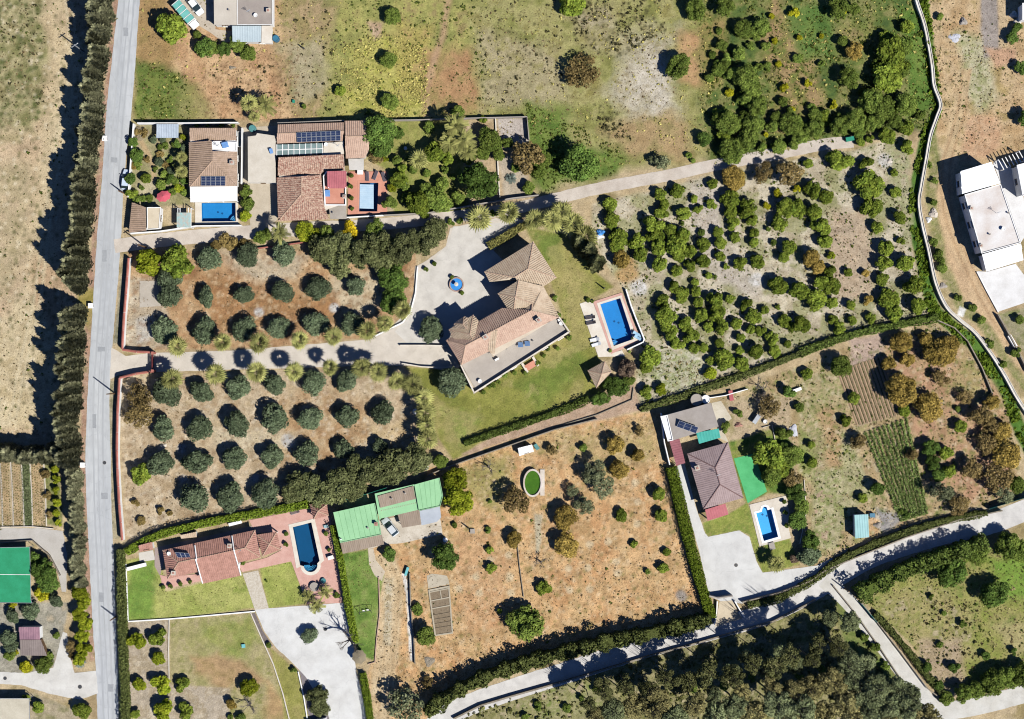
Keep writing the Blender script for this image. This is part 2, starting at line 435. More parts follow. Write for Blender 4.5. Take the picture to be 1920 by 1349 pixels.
# --- north-east meadow
NE = [(1312, -90), (1722, -90), (1752, 60), (1760, 195), (1735, 240), (1590, 262), (1330, 310), (1310, 180)]
paint(NE, ['#4a6030', '#5c6e34', '#70793c', '#8f8a54', '#6c763a'], 22, 18, 14)
paint([(1450, -20), (1470, 0), (1480, 60), (1530, 130), (1540, 200), (1470, 250), (1430, 250), (1450, 160), (1430, 90)], ['#9c8058', '#a98c62', '#8a7c48', '#6f7a38'], 16, 18, 18, 0.9)
paint([(1540, 60), (1640, 30), (1620, 120), (1560, 110)], ['#a08660', '#8f8a4c', '#6f8038'], 16, 18, 16, 0.7)
paint([(1310, 30), (1360, 40), (1350, 160), (1315, 170)], ['#a88a5a', '#98864c', '#7d8440'], 18, 16, 14, 0.8)
paint([(1470, 10), (1560, 10), (1570, 110), (1500, 110)], ['#4d702e', '#5c7a36', '#6f833c'], 16, 16, 12, 0.8)
paint([(1690, 10), (1740, 20), (1750, 200), (1700, 230), (1700, 120)], ['#52722c', '#648034', '#75883c'], 14, 12, 10)
# --- green channel strip and the ground east of it
paint([(1716, -90), (2010, -90), (2010, 420), (1800, 300), (1740, 260), (1768, 195), (1752, 130)], ['#b59468', '#c3a478', '#ceb288', '#ab9360'], 24, 3, 2)
paint([(1790, 60), (1850, 70), (1870, 180), (1830, 220), (1800, 150)], ['#9a9a68', '#b3ab80', '#c7bd9a', '#8c9056'], 12, 18, 14)
paint([(1838, -40), (1872, -40), (1870, 70), (1880, 100), (1845, 110), (1838, 60)], ['#9b8f84', '#a99d92', '#8d8278'], 10, 6, 5)
paint([(1872, -40), (1890, -40), (1890, 80), (1872, 90)], ['#c7ad86', '#d0b78f'], 20, 5, 3)
paint([(1845, 90), (1900, 90), (1905, 115), (1870, 130)], ['#bb9474', '#c79f7c'], 20, 8, 6)
paint([(1805, 130), (1822, 130), (1800, 240), (1790, 300), (1762, 320), (1780, 230)], ['#c7ab80', '#d0b58a'], 24, 8, 5)
paint([(1815, 220), (1872, 215), (1880, 270), (1845, 300), (1800, 300)], ['#b8906c', '#c7a07a', '#cfac86', '#b0865e'], 12, 10, 8)
paint([(1755, 300), (1795, 290), (1785, 380), (1800, 430), (1832, 505), (1872, 586), (2010, 760), (2010, 840), (1880, 690), (1830, 625), (1780, 520), (1755, 420)], ['#c9a880', '#d3b48a', '#cdae84'], 30, 6, 4)
paint(ribbon([(1742, 230), (1755, 300), (1745, 350), (1752, 420), (1770, 500), (1800, 570), (1850, 620), (1880, 665), (1920, 720), (1960, 760)], 20), ['#8f8a50', '#a3986a', '#7c8044', '#b5a47c'], 10, 8, 6)
paint([(1800, 575), (1812, 580), (1806, 595), (1795, 592)], ['#e0dcd4', '#efece4'], 10, 3, 2)
CH = [(1700, -90), (1722, -40), (1738, 60), (1748, 140), (1757, 200), (1738, 255), (1722, 330), (1712, 380), (1716, 430), (1728, 480), (1738, 540), (1752, 585), (1790, 615), (1830, 650), (1862, 700), (1888, 745), (1910, 800), (1940, 860)]
paint(ribbon(CH, [20]*5 + [24]*8 + [26]*5), ['#3f6322', '#4f7428', '#618434', '#38551f'], 12, 5, 4)
paint([(1870, 590), (2010, 560), (2010, 760), (1930, 690)], ['#8a8a58', '#a39878', '#7c8048'], 14, 6, 4)
# --- east orchard
EO = [(1110, 385), (1330, 330), (1610, 280), (1700, 250), (1700, 380), (1712, 480), (1735, 590), (1560, 640), (1380, 700), (1200, 765), (1190, 660), (1170, 545), (1140, 500), (1110, 440)]
paint(EO, ['#b0a284', '#c2b498', '#d0c4aa', '#b8aa8c'], 26, 6, 4)
paint(EO, ['#84884e', '#9a9862'], 16, 12, 8, 0.7, patch=(30, 0.5))
paint([(1290, 330), (1350, 350), (1360, 450), (1430, 520), (1420, 570), (1330, 520), (1300, 420)], ['#b8ab98', '#c6baa8', '#aa9f88'], 20, 18, 14)
paint([(1560, 390), (1630, 400), (1640, 560), (1570, 560), (1545, 460)], ['#b29a7e', '#c0ab8e', '#a8937a'], 18, 18, 12)
paint([(1660, 270), (1700, 260), (1715, 420), (1690, 420), (1670, 340)], ['#b3a284', '#9fa070', '#c0b294'], 14, 10, 8)
paint([(1225, 655), (1300, 660), (1345, 690), (1310, 730), (1230, 740)], ['#a8a07a', '#c3bba0', '#949a60', '#d0c8b2'], 12, 14, 10)
for x, y in ((1200, 540), (1418, 525), (1658, 302)): paint(circ(x, y, 14), ['#cfcac2', '#bdb5a6', '#e2ded8'], 8, 6, 4)
for x, y in ((1180, 500), (1170, 520), (1185, 515)): paint(circ(x, y, 15), ['#b08a58', '#c0a06c', '#a5814e'], 8, 10, 8)
for off in (-7, 7):
    paint(ribbon(smooth_line([(1812 + off, 130), (1800 + off, 220), (1775 + off, 310), (1778 + off, 400), (1815 + off, 500), (1865 + off, 595), (1930 + off, 690)]), 5), ['#b8966e', '#b08c64'], 10, 3, 1.5, 0.6)
# --- northern olive grove
NO = [(240, 470), (780, 470), (778, 560), (750, 600), (690, 632), (560, 648), (285, 658), (236, 655)]
paint(NO, ['#a07a54', '#b08a62', '#bf9b70', '#c6a67c'], 30, 4, 4)
paint([(340, 500), (500, 540), (640, 560), (620, 620), (400, 620)], ['#a5794f', '#b3875a', '#96714a', '#c09c70'], 14, 30, 24)
paint([(400, 470), (580, 480), (560, 520), (460, 520)], ['#b9a688', '#c6b598'], 20, 18, 14)
paint([(620, 520), (720, 500), (720, 580), (640, 600)], ['#bea988', '#cbb998', '#b59c78'], 18, 18, 14)
paint([(240, 520), (310, 520), (320, 655), (236, 655)], ['#a89478', '#b9a68a', '#c7b89e'], 18, 10, 8)
paint([(255, 600), (285, 590), (300, 630), (262, 640)], ['#cfc8bc', '#bdb2a0'], 10, 8, 8)
for x, y in ((487, 586), (626, 578)): paint(circ(x, y, 9), ['#cac6c0', '#bab2a6', '#dcd8d2'], 6, 4, 3)
paint([(765, 500), (778, 498), (768, 600), (755, 610), (752, 540)], ['#b8956e', '#c5a47c'], 14, 4, 3)
# --- southern olive grove
SO = [(222, 705), (700, 690), (760, 720), (795, 850), (620, 940), (450, 965), (235, 1012)]
paint(SO, ['#ad9572', '#bda684', '#cab594', '#b8a27e'], 26, 4, 4)
paint([(500, 740), (640, 730), (720, 800), (640, 880), (520, 860)], ['#a07e58', '#b08e66', '#bfa27a', '#c7b08c'], 14, 34, 26)
paint([(400, 800), (560, 810), (560, 840), (420, 850)], ['#c9b896', '#d3c4a4'], 20, 14, 12, 0.8)
for x, y, r in ((541, 826, 13), (340, 840, 9), (343, 898, 8), (478, 897, 8)): paint(circ(x, y, r), ['#c6c2bc', '#b4ada0', '#dad6d0'], 6, 5, 4)
paint([(690, 800), (770, 790), (780, 840), (700, 850)], ['#b9a078', '#c7ae82', '#cbb28c'], 12, 12, 10)
speck(SO, '#d9cab0', 0.004, 2, 4, 12, 0.5); speck(SO, '#8a6a48', 0.004, 2, 4.5, 13, 0.5)
speck(NO, '#d8c09a', 0.006, 1.6, 3.6, 14, 0.5); speck(NO, '#8f6440', 0.005, 2, 4.5, 15, 0.5)
# --- villa lawn
VL = [(985, 425), (1060, 440), (1110, 500), (1150, 540), (1088, 570), (1122, 668), (1140, 730), (1000, 790), (900, 830), (850, 862), (820, 820), (805, 745), (760, 690), (850, 690), (890, 740), (1065, 625), (1045, 560), (1000, 455)]
paint(VL, ['#7a7e38', '#86863c', '#929044', '#9f9650'], 34, 5, 4)
paint([(990, 430), (1050, 440), (1060, 500), (1020, 490)], ['#5f7c32', '#6d8438'], 20, 14, 10, 0.7)
paint([(1050, 500), (1110, 520), (1120, 560), (1070, 620), (1050, 560)], ['#9a9152', '#a89a60', '#8f9148'], 18, 20, 14, 0.7)
paint([(960, 720), (1090, 640), (1100, 690), (1010, 770)], ['#748438', '#687e30', '#838c40'], 20, 22, 16, 0.7)
paint([(820, 760), (900, 780), (880, 830), (840, 850)], ['#958f50', '#a0985c', '#808f3e'], 18, 16, 14, 0.8)
paint(VL, ['#a89a5e', '#b0a168'], 14, 10, 8, 0.55, patch=(40, 0.58))
# path below the lawn hedge
paint([(865, 850), (930, 818), (1040, 780), (1120, 745), (1190, 720), (1200, 770), (1120, 790), (1000, 815), (880, 862)], ['#b4967a', '#bfa388', '#a98c70'], 14, 4, 3)
# --- garden plots east of the terracotta pool
paint([(690, 225), (860, 222), (880, 400), (740, 402), (725, 320), (690, 300)], ['#8f9148', '#a09a56', '#7f8a3c'], 20, 6, 4)
paint([(870, 222), (990, 222), (995, 375), (880, 400)], ['#b29872', '#c0a780', '#b8a48a'], 16, 5, 3)
paint([(932, 222), (988, 222), (992, 270), (945, 280)], ['#b8aba0', '#c4b8aa'], 16, 4, 3)
paint([(935, 290), (990, 300), (985, 370), (945, 372)], ['#b7a68e', '#c2b39b'], 14, 8, 6)
# --- white house garden
paint([(250, 232), (355, 232), (355, 385), (245, 385)], ['#8f8a58', '#a39a6e', '#b0a07c'], 14, 3, 2)
paint([(285, 285), (345, 285), (345, 340), (290, 345)], ['#7d8a40', '#9a9a5c', '#a8a07c'], 12, 8, 5)
paint(ribbon([(262, 262), (278, 290), (286, 310), (290, 335), (284, 345)], 9), ['#b89c70', '#c2a87e'], 12, 3, 2)
paint([(255, 345), (290, 338), (295, 360), (262, 368)], ['#b8ab86', '#c2b592'], 12, 4, 3)
# --- central dry field
CF = [(800, 880), (990, 815), (1200, 775), (1240, 775), (1262, 880), (1290, 985), (1330, 1150), (1150, 1190), (1000, 1225), (860, 1290), (800, 1349), (700, 1430), (690, 1260), (700, 1230), (720, 1090), (690, 1010), (800, 1000)]
paint(CF, ['#c49462', '#cea16e', '#d8b07c', '#cfa470'], 34, 5, 4)
paint(CF, ['#a8875a', '#b59a68', '#d6b88c'], 9, 10, 8, 0.55, patch=(18, 0.52))
paint([(860, 880), (960, 850), (965, 900), (930, 960), (880, 930)], ['#97904f', '#a59a5c', '#8c8a48'], 18, 22, 16, 0.85)
paint([(1000, 830), (1230, 790), (1240, 850), (1150, 900), (1050, 860)], ['#b59a68', '#c0a676', '#a89a60', '#c9ab7c'], 14, 24, 18, 0.8)
paint([(1130, 960), (1150, 940), (1160, 950), (1130, 990)], ['#8f8a50'], 12, 10, 6, 0.7) if False else None
paint([(860, 970), (960, 1060), (940, 1180), (870, 1180), (850, 1060)], ['#c79a6c', '#d0a87a', '#c19064'], 16, 20, 16, 0.7)
speck(CF, '#8a6a42', 0.006, 1.6, 3.4, 21, 0.55); speck(CF, '#dcc096', 0.005, 2, 4, 22, 0.5); speck(CF, '#7f7a40', 0.0016, 2, 5, 23, 0.6)
paint(ribbon(smooth_line([(715, 1040), (735, 1100), (728, 1180), (720, 1260), (712, 1349), (708, 1420)]), 44), ['#c8ab80', '#d2b88e', '#dac39c'], 16, 8, 4)
for off in (-9, 9):
    paint(ribbon(smooth_line([(722 + off, 1050), (738 + off, 1100), (734 + off, 1180), (726 + off, 1260), (718 + off, 1349), (712 + off, 1420)]), 5), ['#b89a70', '#c2a67c'], 10, 3, 1.5, 0.7)
for a, b in (((870, 1000), (900, 1200)), ((1040, 1060), (1050, 1200)), ((1120, 1000), (1135, 1180)), ((1180, 880), (1215, 1150))):
    paint(ribbon(smooth_line([a, ((a[0] + b[0]) / 2 + 6, (a[1] + b[1]) / 2), b]), 4), ['#b08a60', '#a8845a'], 10, 3, 2, 0.5)
for off in (-6, 6):
    paint(ribbon(smooth_line([(128 + off, -20), (138 + off, 120), (112 + off, 260), (88 + off, 420), (70 + off, 560), (40 + off, 700), (20 + off, 800)]), 5), ['#d8c8a4', '#cfbe98'], 12, 4, 3, 0.6)
paint(ribbon(smooth_line([(757, 1075), (765, 1120), (768, 1180), (772, 1240)]), 7), ['#d8d2c6', '#e4e0d6'], 10, 2, 1.5)
paint(ribbon(smooth_line([(728, 1085), (728, 1150), (726, 1210)]), 14), ['#9d8a62', '#c0b08c', '#d6cab0', '#8a8452'], 6, 5, 3, 0.8)
paint([(1003, 965), (1018, 965), (1012, 1035), (1005, 1038)], ['#b8ac8c', '#c3b698'], 10, 4, 3)
for x, y in ((1191,905),(1196,941),(1194,982),(1140,1016),(1106,1021),(1155,1053),(1066,1066),(1103,1065),(1158,1075),(953,1042),(892,1082),(957,1082),(861,1105),(899,1113),(958,1112),(1069,1107),(1106,1106),(920,1050)):
    paint(circ(x, y, 7), ['#d8c6a2', '#c9b28a'], 5, 4, 2, 0.8)
paint(circ(1278, 1118, 11), ['#a0958a', '#8f8478'], 6, 6, 4)
# --- east field with vegetable plots
EF = [(1350, 745), (1560, 660), (1750, 605), (1800, 640), (1850, 700), (1890, 780), (1905, 850), (1915, 930), (1850, 950), (1700, 1000), (1580, 1040), (1530, 1060), (1500, 940), (1480, 800), (1380, 760)]
paint(EF, ['#a58d62', '#b39a70', '#bda67c', '#96905a'], 22, 5, 4)
paint([(1640, 640), (1800, 640), (1890, 780), (1900, 920), (1820, 945), (1740, 900), (1700, 780), (1650, 690)], ['#b38a6a', '#bf9674', '#b89a70', '#a88462'], 18, 20, 14)
paint([(1800, 640), (1840, 700), (1830, 760), (1790, 720)], ['#9c9a58', '#b59a70'], 14, 12, 10, 0.7)
paint([(1500, 690), (1580, 700), (1575, 800), (1530, 900), (1500, 860)], ['#a8966a', '#b7a47a', '#93935a', '#bfa882'], 12, 14, 10)
paint([(1530, 760), (1570, 770), (1590, 900), (1560, 900)], ['#b08a60', '#bb9a70', '#9c8a58'], 12, 14, 10, 0.8)
paint([(1520, 880), (1595, 880), (1600, 970), (1560, 1030), (1525, 1030)], ['#a9a074', '#b9ae86', '#8f9458', '#b59a80'], 10, 10, 8)
paint([(1500, 800), (1530, 830), (1515, 900), (1498, 880)], ['#7d9040', '#96985a'], 10, 8, 6, 0.8)
paint([(1578, 800), (1600, 830), (1640, 930), (1590, 960), (1580, 880)], ['#a39c6c', '#b4ab80', '#8f9154'], 10, 8, 6)
paint([(1572, 690), (1645, 665), (1680, 780), (1610, 800)], ['#b0967a', '#bba488', '#a98f70'], 14, 4, 2)
paint([(1590, 640), (1650, 625), (1660, 690), (1600, 700)], ['#b59c8a', '#bfa692'], 14, 8, 6)
paint([(1640, 955), (1700, 960), (1665, 1000), (1635, 990)], ['#9a9490', '#aaa49c', '#8a8480'], 8, 8, 6)
paint([(1630, 970), (1650, 975), (1645, 1005), (1628, 1008)], ['#c09a6c', '#cba67c'], 8, 5, 4)
paint([(1560, 1040), (1700, 985), (1830, 950), (1860, 955), (1700, 1012), (1590, 1055)], ['#bfa988', '#cbb696'], 16, 5, 4)
speck(EF, '#6c7a34', 0.004, 2, 5, 31, 0.6); speck(EF, '#d3c2a0', 0.004, 2, 4, 32, 0.5)
# --- south-east house garden
paint([(1360, 745), (1480, 745), (1485, 820), (1390, 850), (1350, 800)], ['#b09a78', '#c0aa88', '#9c8f62'], 14, 5, 4)
paint([(1365, 830), (1460, 800), (1485, 830), (1490, 930), (1440, 925), (1400, 945), (1392, 930)], ['#6f8436', '#5c7a2e', '#86903f', '#8c8a50'], 14, 5, 4)
paint([(1318, 980), (1366, 964), (1402, 942), (1425, 1022), (1480, 1010), (1500, 1060), (1430, 1074), (1418, 1050), (1405, 1005), (1386, 995), (1330, 1007), (1322, 1000)], ['#8a9440', '#9a9c4c', '#7c8c3a', '#a39a58'], 16, 3, 2)
# --- south-west property
paint([(236, 1050), (300, 1040), (310, 1110), (455, 1075), (480, 1140), (320, 1160), (240, 1165)], ['#9aa24e', '#a7aa58', '#b0b062', '#8f9a46'], 24, 3, 2)
paint([(240, 1060), (290, 1050), (285, 1160), (240, 1160)], ['#5f8a30', '#6f9236', '#4f7f2c'], 16, 14, 10, 0.8)
paint([(487, 1066), (548, 1052), (575, 1133), (503, 1140)], ['#949e48', '#a2a852', '#acac5c'], 20, 3, 2)
paint([(318, 1160), (470, 1150), (500, 1215), (540, 1349), (560, 1430), (430, 1430), (430, 1290), (318, 1285)], ['#97925a', '#a59c66', '#b3a578', '#8f8c50'], 18, 4, 3)
paint([(380, 1165), (470, 1155), (485, 1200), (440, 1240), (380, 1200)], ['#7f8f3c', '#93984a', '#a29c5c'], 16, 18, 14, 0.8)
paint([(360, 1225), (460, 1240), (500, 1280), (420, 1290), (370, 1265)], ['#ab8a62', '#b8966c', '#9c8254'], 16, 16, 14, 0.9)
paint([(500, 1280), (535, 1320), (550, 1430), (490, 1430)], ['#b58f64', '#c09a6c', '#a88f5c'], 16, 14, 10, 0.8)
paint([(505, 1215), (560, 1260), (580, 1349), (590, 1430), (545, 1430), (525, 1300)], ['#8d8a42', '#9a954e', '#a79c5c'], 16, 4, 3)
paint([(238, 1165), (316, 1162), (316, 1285), (430, 1290), (430, 1430), (240, 1430)], ['#b0a088', '#bcad96', '#a89678', '#c5b69c'], 18, 4, 3)
paint([(635, 1040), (690, 1030), (700, 1060), (718, 1080), (708, 1150), (702, 1240), (665, 1225), (650, 1120)], ['#5f7c32', '#6f8a3a', '#7f9444', '#8a9450'], 18, 4, 3)
# --- south wood floor, lower meadow
paint([(830, 1349), (960, 1300), (1200, 1232), (1450, 1165), (1555, 1105), (1620, 1190), (1700, 1290), (1750, 1430), (800, 1430)], ['#75743f', '#8d8854', '#a3976c', '#686a38', '#b0a27c'], 16, 5, 4)
paint([(960, 1310), (1080, 1270), (1150, 1300), (1080, 1349), (950, 1349)], ['#7f8a44', '#a39a70', '#8a8a50', '#b8a584'], 12, 18, 14)
paint([(1560, 1110), (1600, 1150), (1680, 1270), (1640, 1290), (1580, 1200)], ['#6f7f3c', '#83894a', '#5f7434'], 12, 10, 6)
SM = [(1620, 1125), (1700, 1080), (1920, 1010), (2010, 980), (2010, 1290), (1920, 1285), (1780, 1290), (1700, 1200)]
paint(SM, ['#80883c', '#8f9148', '#a0985a', '#76853a'], 24, 5, 4)
paint([(1640, 1130), (1740, 1100), (1820, 1150), (1830, 1240), (1740, 1240)], ['#9d9458', '#aa9c68', '#8c8c48', '#b5a580'], 12, 22, 16)
paint([(1850, 1050), (2010, 1030), (2010, 1120), (1890, 1130)], ['#6f9034', '#80983c'], 18, 20, 14)
paint([(1720, 1200), (1800, 1200), (1810, 1290), (1740, 1280)], ['#b09a80', '#a89470', '#bba588'], 12, 12, 10)
paint([(1860, 1180), (1920, 1160), (2010, 1200), (1900, 1230)], ['#a89a68', '#b3a474'], 14, 16, 12, 0.8)
# --- south-west corner, vegetable beds
paint([(-90, 845), (128, 850), (130, 1010), (-90, 1010)], ['#c4ad84', '#d0ba92', '#b9a078'], 14, 3, 2)
for x0, x1 in ((-60, 0), (2, 19), (24, 40), (58, 82)):
    paint([(x0, 856), (x1 - 4, 856), (x1, 985), (x0 + 4, 985)], ['#c9a878', '#d5b98c', '#b99c70'], 5, 2, 1)
paint([(40, 856), (56, 856), (62, 985), (45, 985)], ['#6c7f4a', '#88946a', '#55703c'], 6, 2, 1)
paint([(82, 860), (110, 860), (118, 988), (88, 984)], ['#7d7f44', '#94905a', '#687238'], 8, 3, 2)
paint([(-90, 1130), (130, 1130), (120, 1180), (105, 1250), (60, 1262), (-90, 1262)], ['#9c9686', '#aea692', '#8f8a78', '#b8a88c'], 12, 4, 3)
paint([(-90, 1300), (60, 1300), (140, 1330), (180, 1430), (-90, 1430)], ['#a59678', '#b3a486', '#8f8860'], 14, 4, 3)
# --- strip between road and orchard wall
paint(ribbon([(240, 485), (232, 540), (226, 600), (219, 645)], 16), ['#8f8a72', '#a39a82', '#7f7c60'], 10, 3, 2)
paint(ribbon([(212, 715), (212, 860), (217, 1010)], 14), ['#a89a78', '#b5a888', '#8a8462'], 10, 3, 2)
GC *= (1.0 + (NF - 0.5) * 0.5)[..., None]
_l = (GC @ np.array([0.35, 0.5, 0.15]))[..., None]
GC = (_l + (GC - _l) * 0.95) * 1.05
GC = np.clip(GC * SUNC, 0.004, 1.0) / GAIN

HOLES = []           # pool basins cut out of the sheet (filled before build_ground)
def build_ground():
    ny, nx = GXX.shape
    # outermost ring stretched to the horizon
    xs = (GXX - CX) * S; ys = (CY - GYY) * S
    far = 2500.0
    xs[:, 0] = -far; xs[:, -1] = far; ys[0, :] = far; ys[-1, :] = -far
    verts = np.stack([xs, ys, np.zeros_like(xs)], -1).reshape(-1, 3).astype(np.float32)
    idx = np.arange(ny * nx).reshape(ny, nx)
    q = np.stack([idx[1:, :-1], idx[1:, 1:], idx[:-1, 1:], idx[:-1, :-1]], -1).reshape(-1, 4)
    hole = np.zeros(ny * nx, bool)
    for h in HOLES: hole |= (sdist(h, GXX, GYY) > -0.3).reshape(-1)
    q = q[~hole[q].any(1)]
    me = bpy.data.meshes.new('ground')
    me.vertices.add(len(verts)); me.vertices.foreach_set('co', verts.reshape(-1))
    me.loops.add(q.size); me.loops.foreach_set('vertex_index', q.reshape(-1).astype(np.int32))
    me.polygons.add(len(q)); me.polygons.foreach_set('loop_start', np.arange(0, q.size, 4, dtype=np.int32))
    me.update(calc_edges=True)
    ca = me.color_attributes.new('soil', 'FLOAT_COLOR', 'POINT')
    c4 = np.ones((ny * nx, 4), np.float32); c4[:, :3] = GC.reshape(-1, 3)
    ca.data.foreach_set('color', c4.reshape(-1))
    m, nt, N, L, b = node_mat('soil_and_grass')
    at = N.new('ShaderNodeAttribute'); at.attribute_name = 'soil'
    geo = N.new('ShaderNodeNewGeometry')
    n1 = N.new('ShaderNodeTexNoise'); n1.inputs['Scale'].default_value = 3.2; n1.inputs['Detail'].default_value = 7; n1.inputs['Roughness'].default_value = 0.78
    n2 = N.new('ShaderNodeTexNoise'); n2.inputs['Scale'].default_value = 0.35; n2.inputs['Detail'].default_value = 3
    L.new(geo.outputs['Position'], n1.inputs['Vector']); L.new(geo.outputs['Position'], n2.inputs['Vector'])
    r = N.new('ShaderNodeMapRange'); r.inputs[1].default_value = 0.3; r.inputs[2].default_value = 0.7; r.inputs[3].default_value = 0.58; r.inputs[4].default_value = 1.42
    L.new(n1.outputs[0], r.inputs[0])
    r2 = N.new('ShaderNodeMapRange'); r2.inputs[1].default_value = 0.3; r2.inputs[2].default_value = 0.7; r2.inputs[3].default_value = 0.92; r2.inputs[4].default_value = 1.08
    L.new(n2.outputs[0], r2.inputs[0])
    mm = N.new('ShaderNodeMath'); mm.operation = 'MULTIPLY'; L.new(r.outputs[0], mm.inputs[0]); L.new(r2.outputs[0], mm.inputs[1])
    mu = N.new('ShaderNodeMix'); mu.data_type = 'RGBA'; mu.blend_type = 'MULTIPLY'; mu.inputs[0].default_value = 1
    L.new(at.outputs['Color'], mu.inputs[6]); L.new(mm.outputs[0], mu.inputs[7])
    L.new(mu.outputs[2], b.inputs['Base Color'])
    b.inputs['Roughness'].default_value = 0.95; b.inputs['Specular IOR Level'].default_value = 0.1
    bp = N.new('ShaderNodeBump'); bp.inputs['Strength'].default_value = 0.9; bp.inputs['Distance'].default_value = 0.16
    L.new(n1.outputs[0], bp.inputs['Height']); L.new(bp.outputs[0], b.inputs['Normal'])
    me.materials.append(m)
    o = obj('ground', me)
    tag(o, 'dry fields, bare soil and lawns of the whole site', None, None, 'structure')
    return o

# ================================================================ ROADS AND PAVING
M_ASPH = mat('asphalt_pale', '#c9cac9', '#b4b6b7', 0.25, 0.05, 0.9, 5, 0.1, stretch=(1.6, 0.12, 1), cracks=0.12)
M_CONC = mat('concrete_pale', '#ddd6ca', '#cdc4b6', 0.35, 0.06, 0.9, 5)
M_LANE = mat('lane_concrete', '#d5c9ba', '#c4b6a6', 0.35, 0.08, 0.9, 5, cracks=0.2)
M_DRIVE = mat('driveway_screed', '#dacfbf', '#ccc1b1', 0.3, 0.06, 0.9, 6, cracks=0.16)
M_DRIVE2 = mat('driveway_light', '#e2e0da', '#d4d1ca', 0.22, 0.05, 0.9, 5, cracks=0.14)
M_TERRA = mat('terracotta_paving', '#dd9e85', '#cf8c74', 0.5, 0.1, 0.85, 7)
M_PINK = mat('pink_paving', '#dcb0a0', '#cf9e8e', 0.6, 0.1, 0.85, 7)
M_CREAM = mat('cream_stone', '#ece3d2', '#dccfbb', 0.6, 0.06, 0.8, 7)
M_WHITE = mat('white_render', '#f4f2ec', '#e2ded6', 0.5, 0.05, 0.8, 4, k=1.25)
M_DIRTY = mat('weathered_render', '#e6ddd0', '#c9b8a4', 0.3, 0.08, 0.85, 4)
M_KERB = mat('kerb_stone', '#e6d8bf', '#d2c2a8', 0.6, 0.08, 0.9, 6)
sheet('road', jitter([(224,-60),(222,0),(208,130),(200,200),(192,330),(183,430),(176,540),(170,640),(163,760),(160,860),(163,960),(168,1060),(173,1160),(180,1260),(183,1349),(185,1420),
      (224,1420),(222,1349),(221,1260),(217,1160),(214,1060),(209,960),(208,860),(205,760),(208,680),(215,600),(222,520),(228,430),(232,340),(240,260),(246,215),(253,130),(262,0),(266,-60)], 8, 0.5), M_ASPH, 0.03, 0.06)
main_road = [o for o in COL.objects if o.name == 'road'][0]
RC = [(243,-60),(242,0),(230,130),(223,205),(212,335),(205,430),(199,530),(192,620),(185,720),(183,800),(184,860),(186,960),(191,1060),(195,1160),(200,1260),(203,1349),(204,1420)]
M_TRK = mat('worn_asphalt', '#bdbebd', '#adafb0', 0.3, 0.06, 0.9, 5, stretch=(1.6, 0.12, 1)); M_PATCH = mat('asphalt_patch', '#a9abac', '#9c9ea0', 0.6, 0.08, 0.9, 6)
for off in (-8.5, 0.5, 9.5):
    sheet('wheel_track', jitter(ribbon(smooth_line([(x + off, y) for x, y in RC], 4), 3.4 if off != 0.5 else 2.2), 12, 0.5), M_TRK, 0.034, 0.02, parent=main_road)
for x, y, w, l, a in ((236, 60, 9, 16, 0.1), (214, 300, 12, 10, 0.1), (196, 480, 8, 22, 0.08), (190, 655, 14, 9, 0.05), (177, 790, 7, 26, 0.0), (196, 930, 12, 12, 0.05), (190, 1120, 9, 18, 0.05), (208, 1290, 10, 14, 0.0)):
    sheet('repair_patch', jitter([(x - w/2, y - l/2), (x + w/2, y - l/2 + a * w), (x + w/2, y + l/2), (x - w/2, y + l/2)], 4, 0.5), M_PATCH, 0.038, 0.02, parent=main_road)
LANE = smooth_line([(215,462),(290,452),(380,443),(470,436),(560,430),(640,426),(740,418),(860,406),(960,392),(1030,376),(1130,352),(1250,330),(1330,312),(1450,290),(1540,272),(1600,266)])
sheet('lane', jitter(ribbon(LANE, [26]*30 + [22]*(len(LANE)-30)), 7, 0.8), M_LANE, 0.045, 0.07)
SROAD = smooth_line([(790,1385),(850,1335),(950,1297),(1060,1262),(1200,1217),(1330,1182),(1450,1146),(1560,1086),(1640,1042),(1760,1004),(1850,984),(1920,958),(1990,930)])
sheet('road', jitter(ribbon(SROAD, 40), 7, 0.8), mat('south_road', '#dcd7cf', '#cbc6bf', 0.25, 0.06, 0.9, 5, cracks=0.14), 0.035, 0.06)
sheet('lane', jitter(ribbon(smooth_line([(1545,1088),(1590,1128),(1640,1190),(1690,1255),(1735,1310),(1765,1345),(1800,1400)]), 30), 7, 0.8), mat('side_lane', '#dad6cc', '#c9c3b6', 0.3, 0.06, 0.9, 5, cracks=0.2), 0.055, 0.08)
sheet('lane', jitter(ribbon(smooth_line([(1740,1335),(1800,1330),(1870,1315),(1960,1290)]), 34), 7, 0.8), MATS['side_lane'], 0.07, 0.09)
sheet('lane', jitter([(-60,1258),(50,1262),(100,1252),(118,1185),(126,1188),(132,1235),(140,1262),(180,1258),(184,1300),(150,1312),(96,1302),(40,1285),(-60,1280)], 7, 0.6), mat('yard_concrete', '#dfdbd2', '#cdc8be', 0.3, 0.05, 0.9, 5, cracks=0.2), 0.05, 0.08)
sheet('lane', jitter([(-60,992),(70,990),(118,996),(126,1040),(124,1110),(116,1110),(108,1070),(90,1035),(55,1012),(-60,1012)], 7, 0.6), mat('grey_lane', '#c9c3ba', '#bab3a8', 0.3, 0.06, 0.9, 5), 0.045, 0.07)
sheet('driveway', jitter([(209,652),(236,668),(285,662),(430,658),(560,648),(690,637),(738,610),(762,585),(775,550),(778,500),(795,492),(836,462),(844,428),(880,420),(960,403),(984,416),(940,445),(908,470),(905,560),(850,600),(842,640),(856,662),(862,690),(830,694),(770,686),(690,686),(560,690),(290,698),(222,704),(206,712)], 8, 0.5), M_DRIVE, 0.04, 0.07)
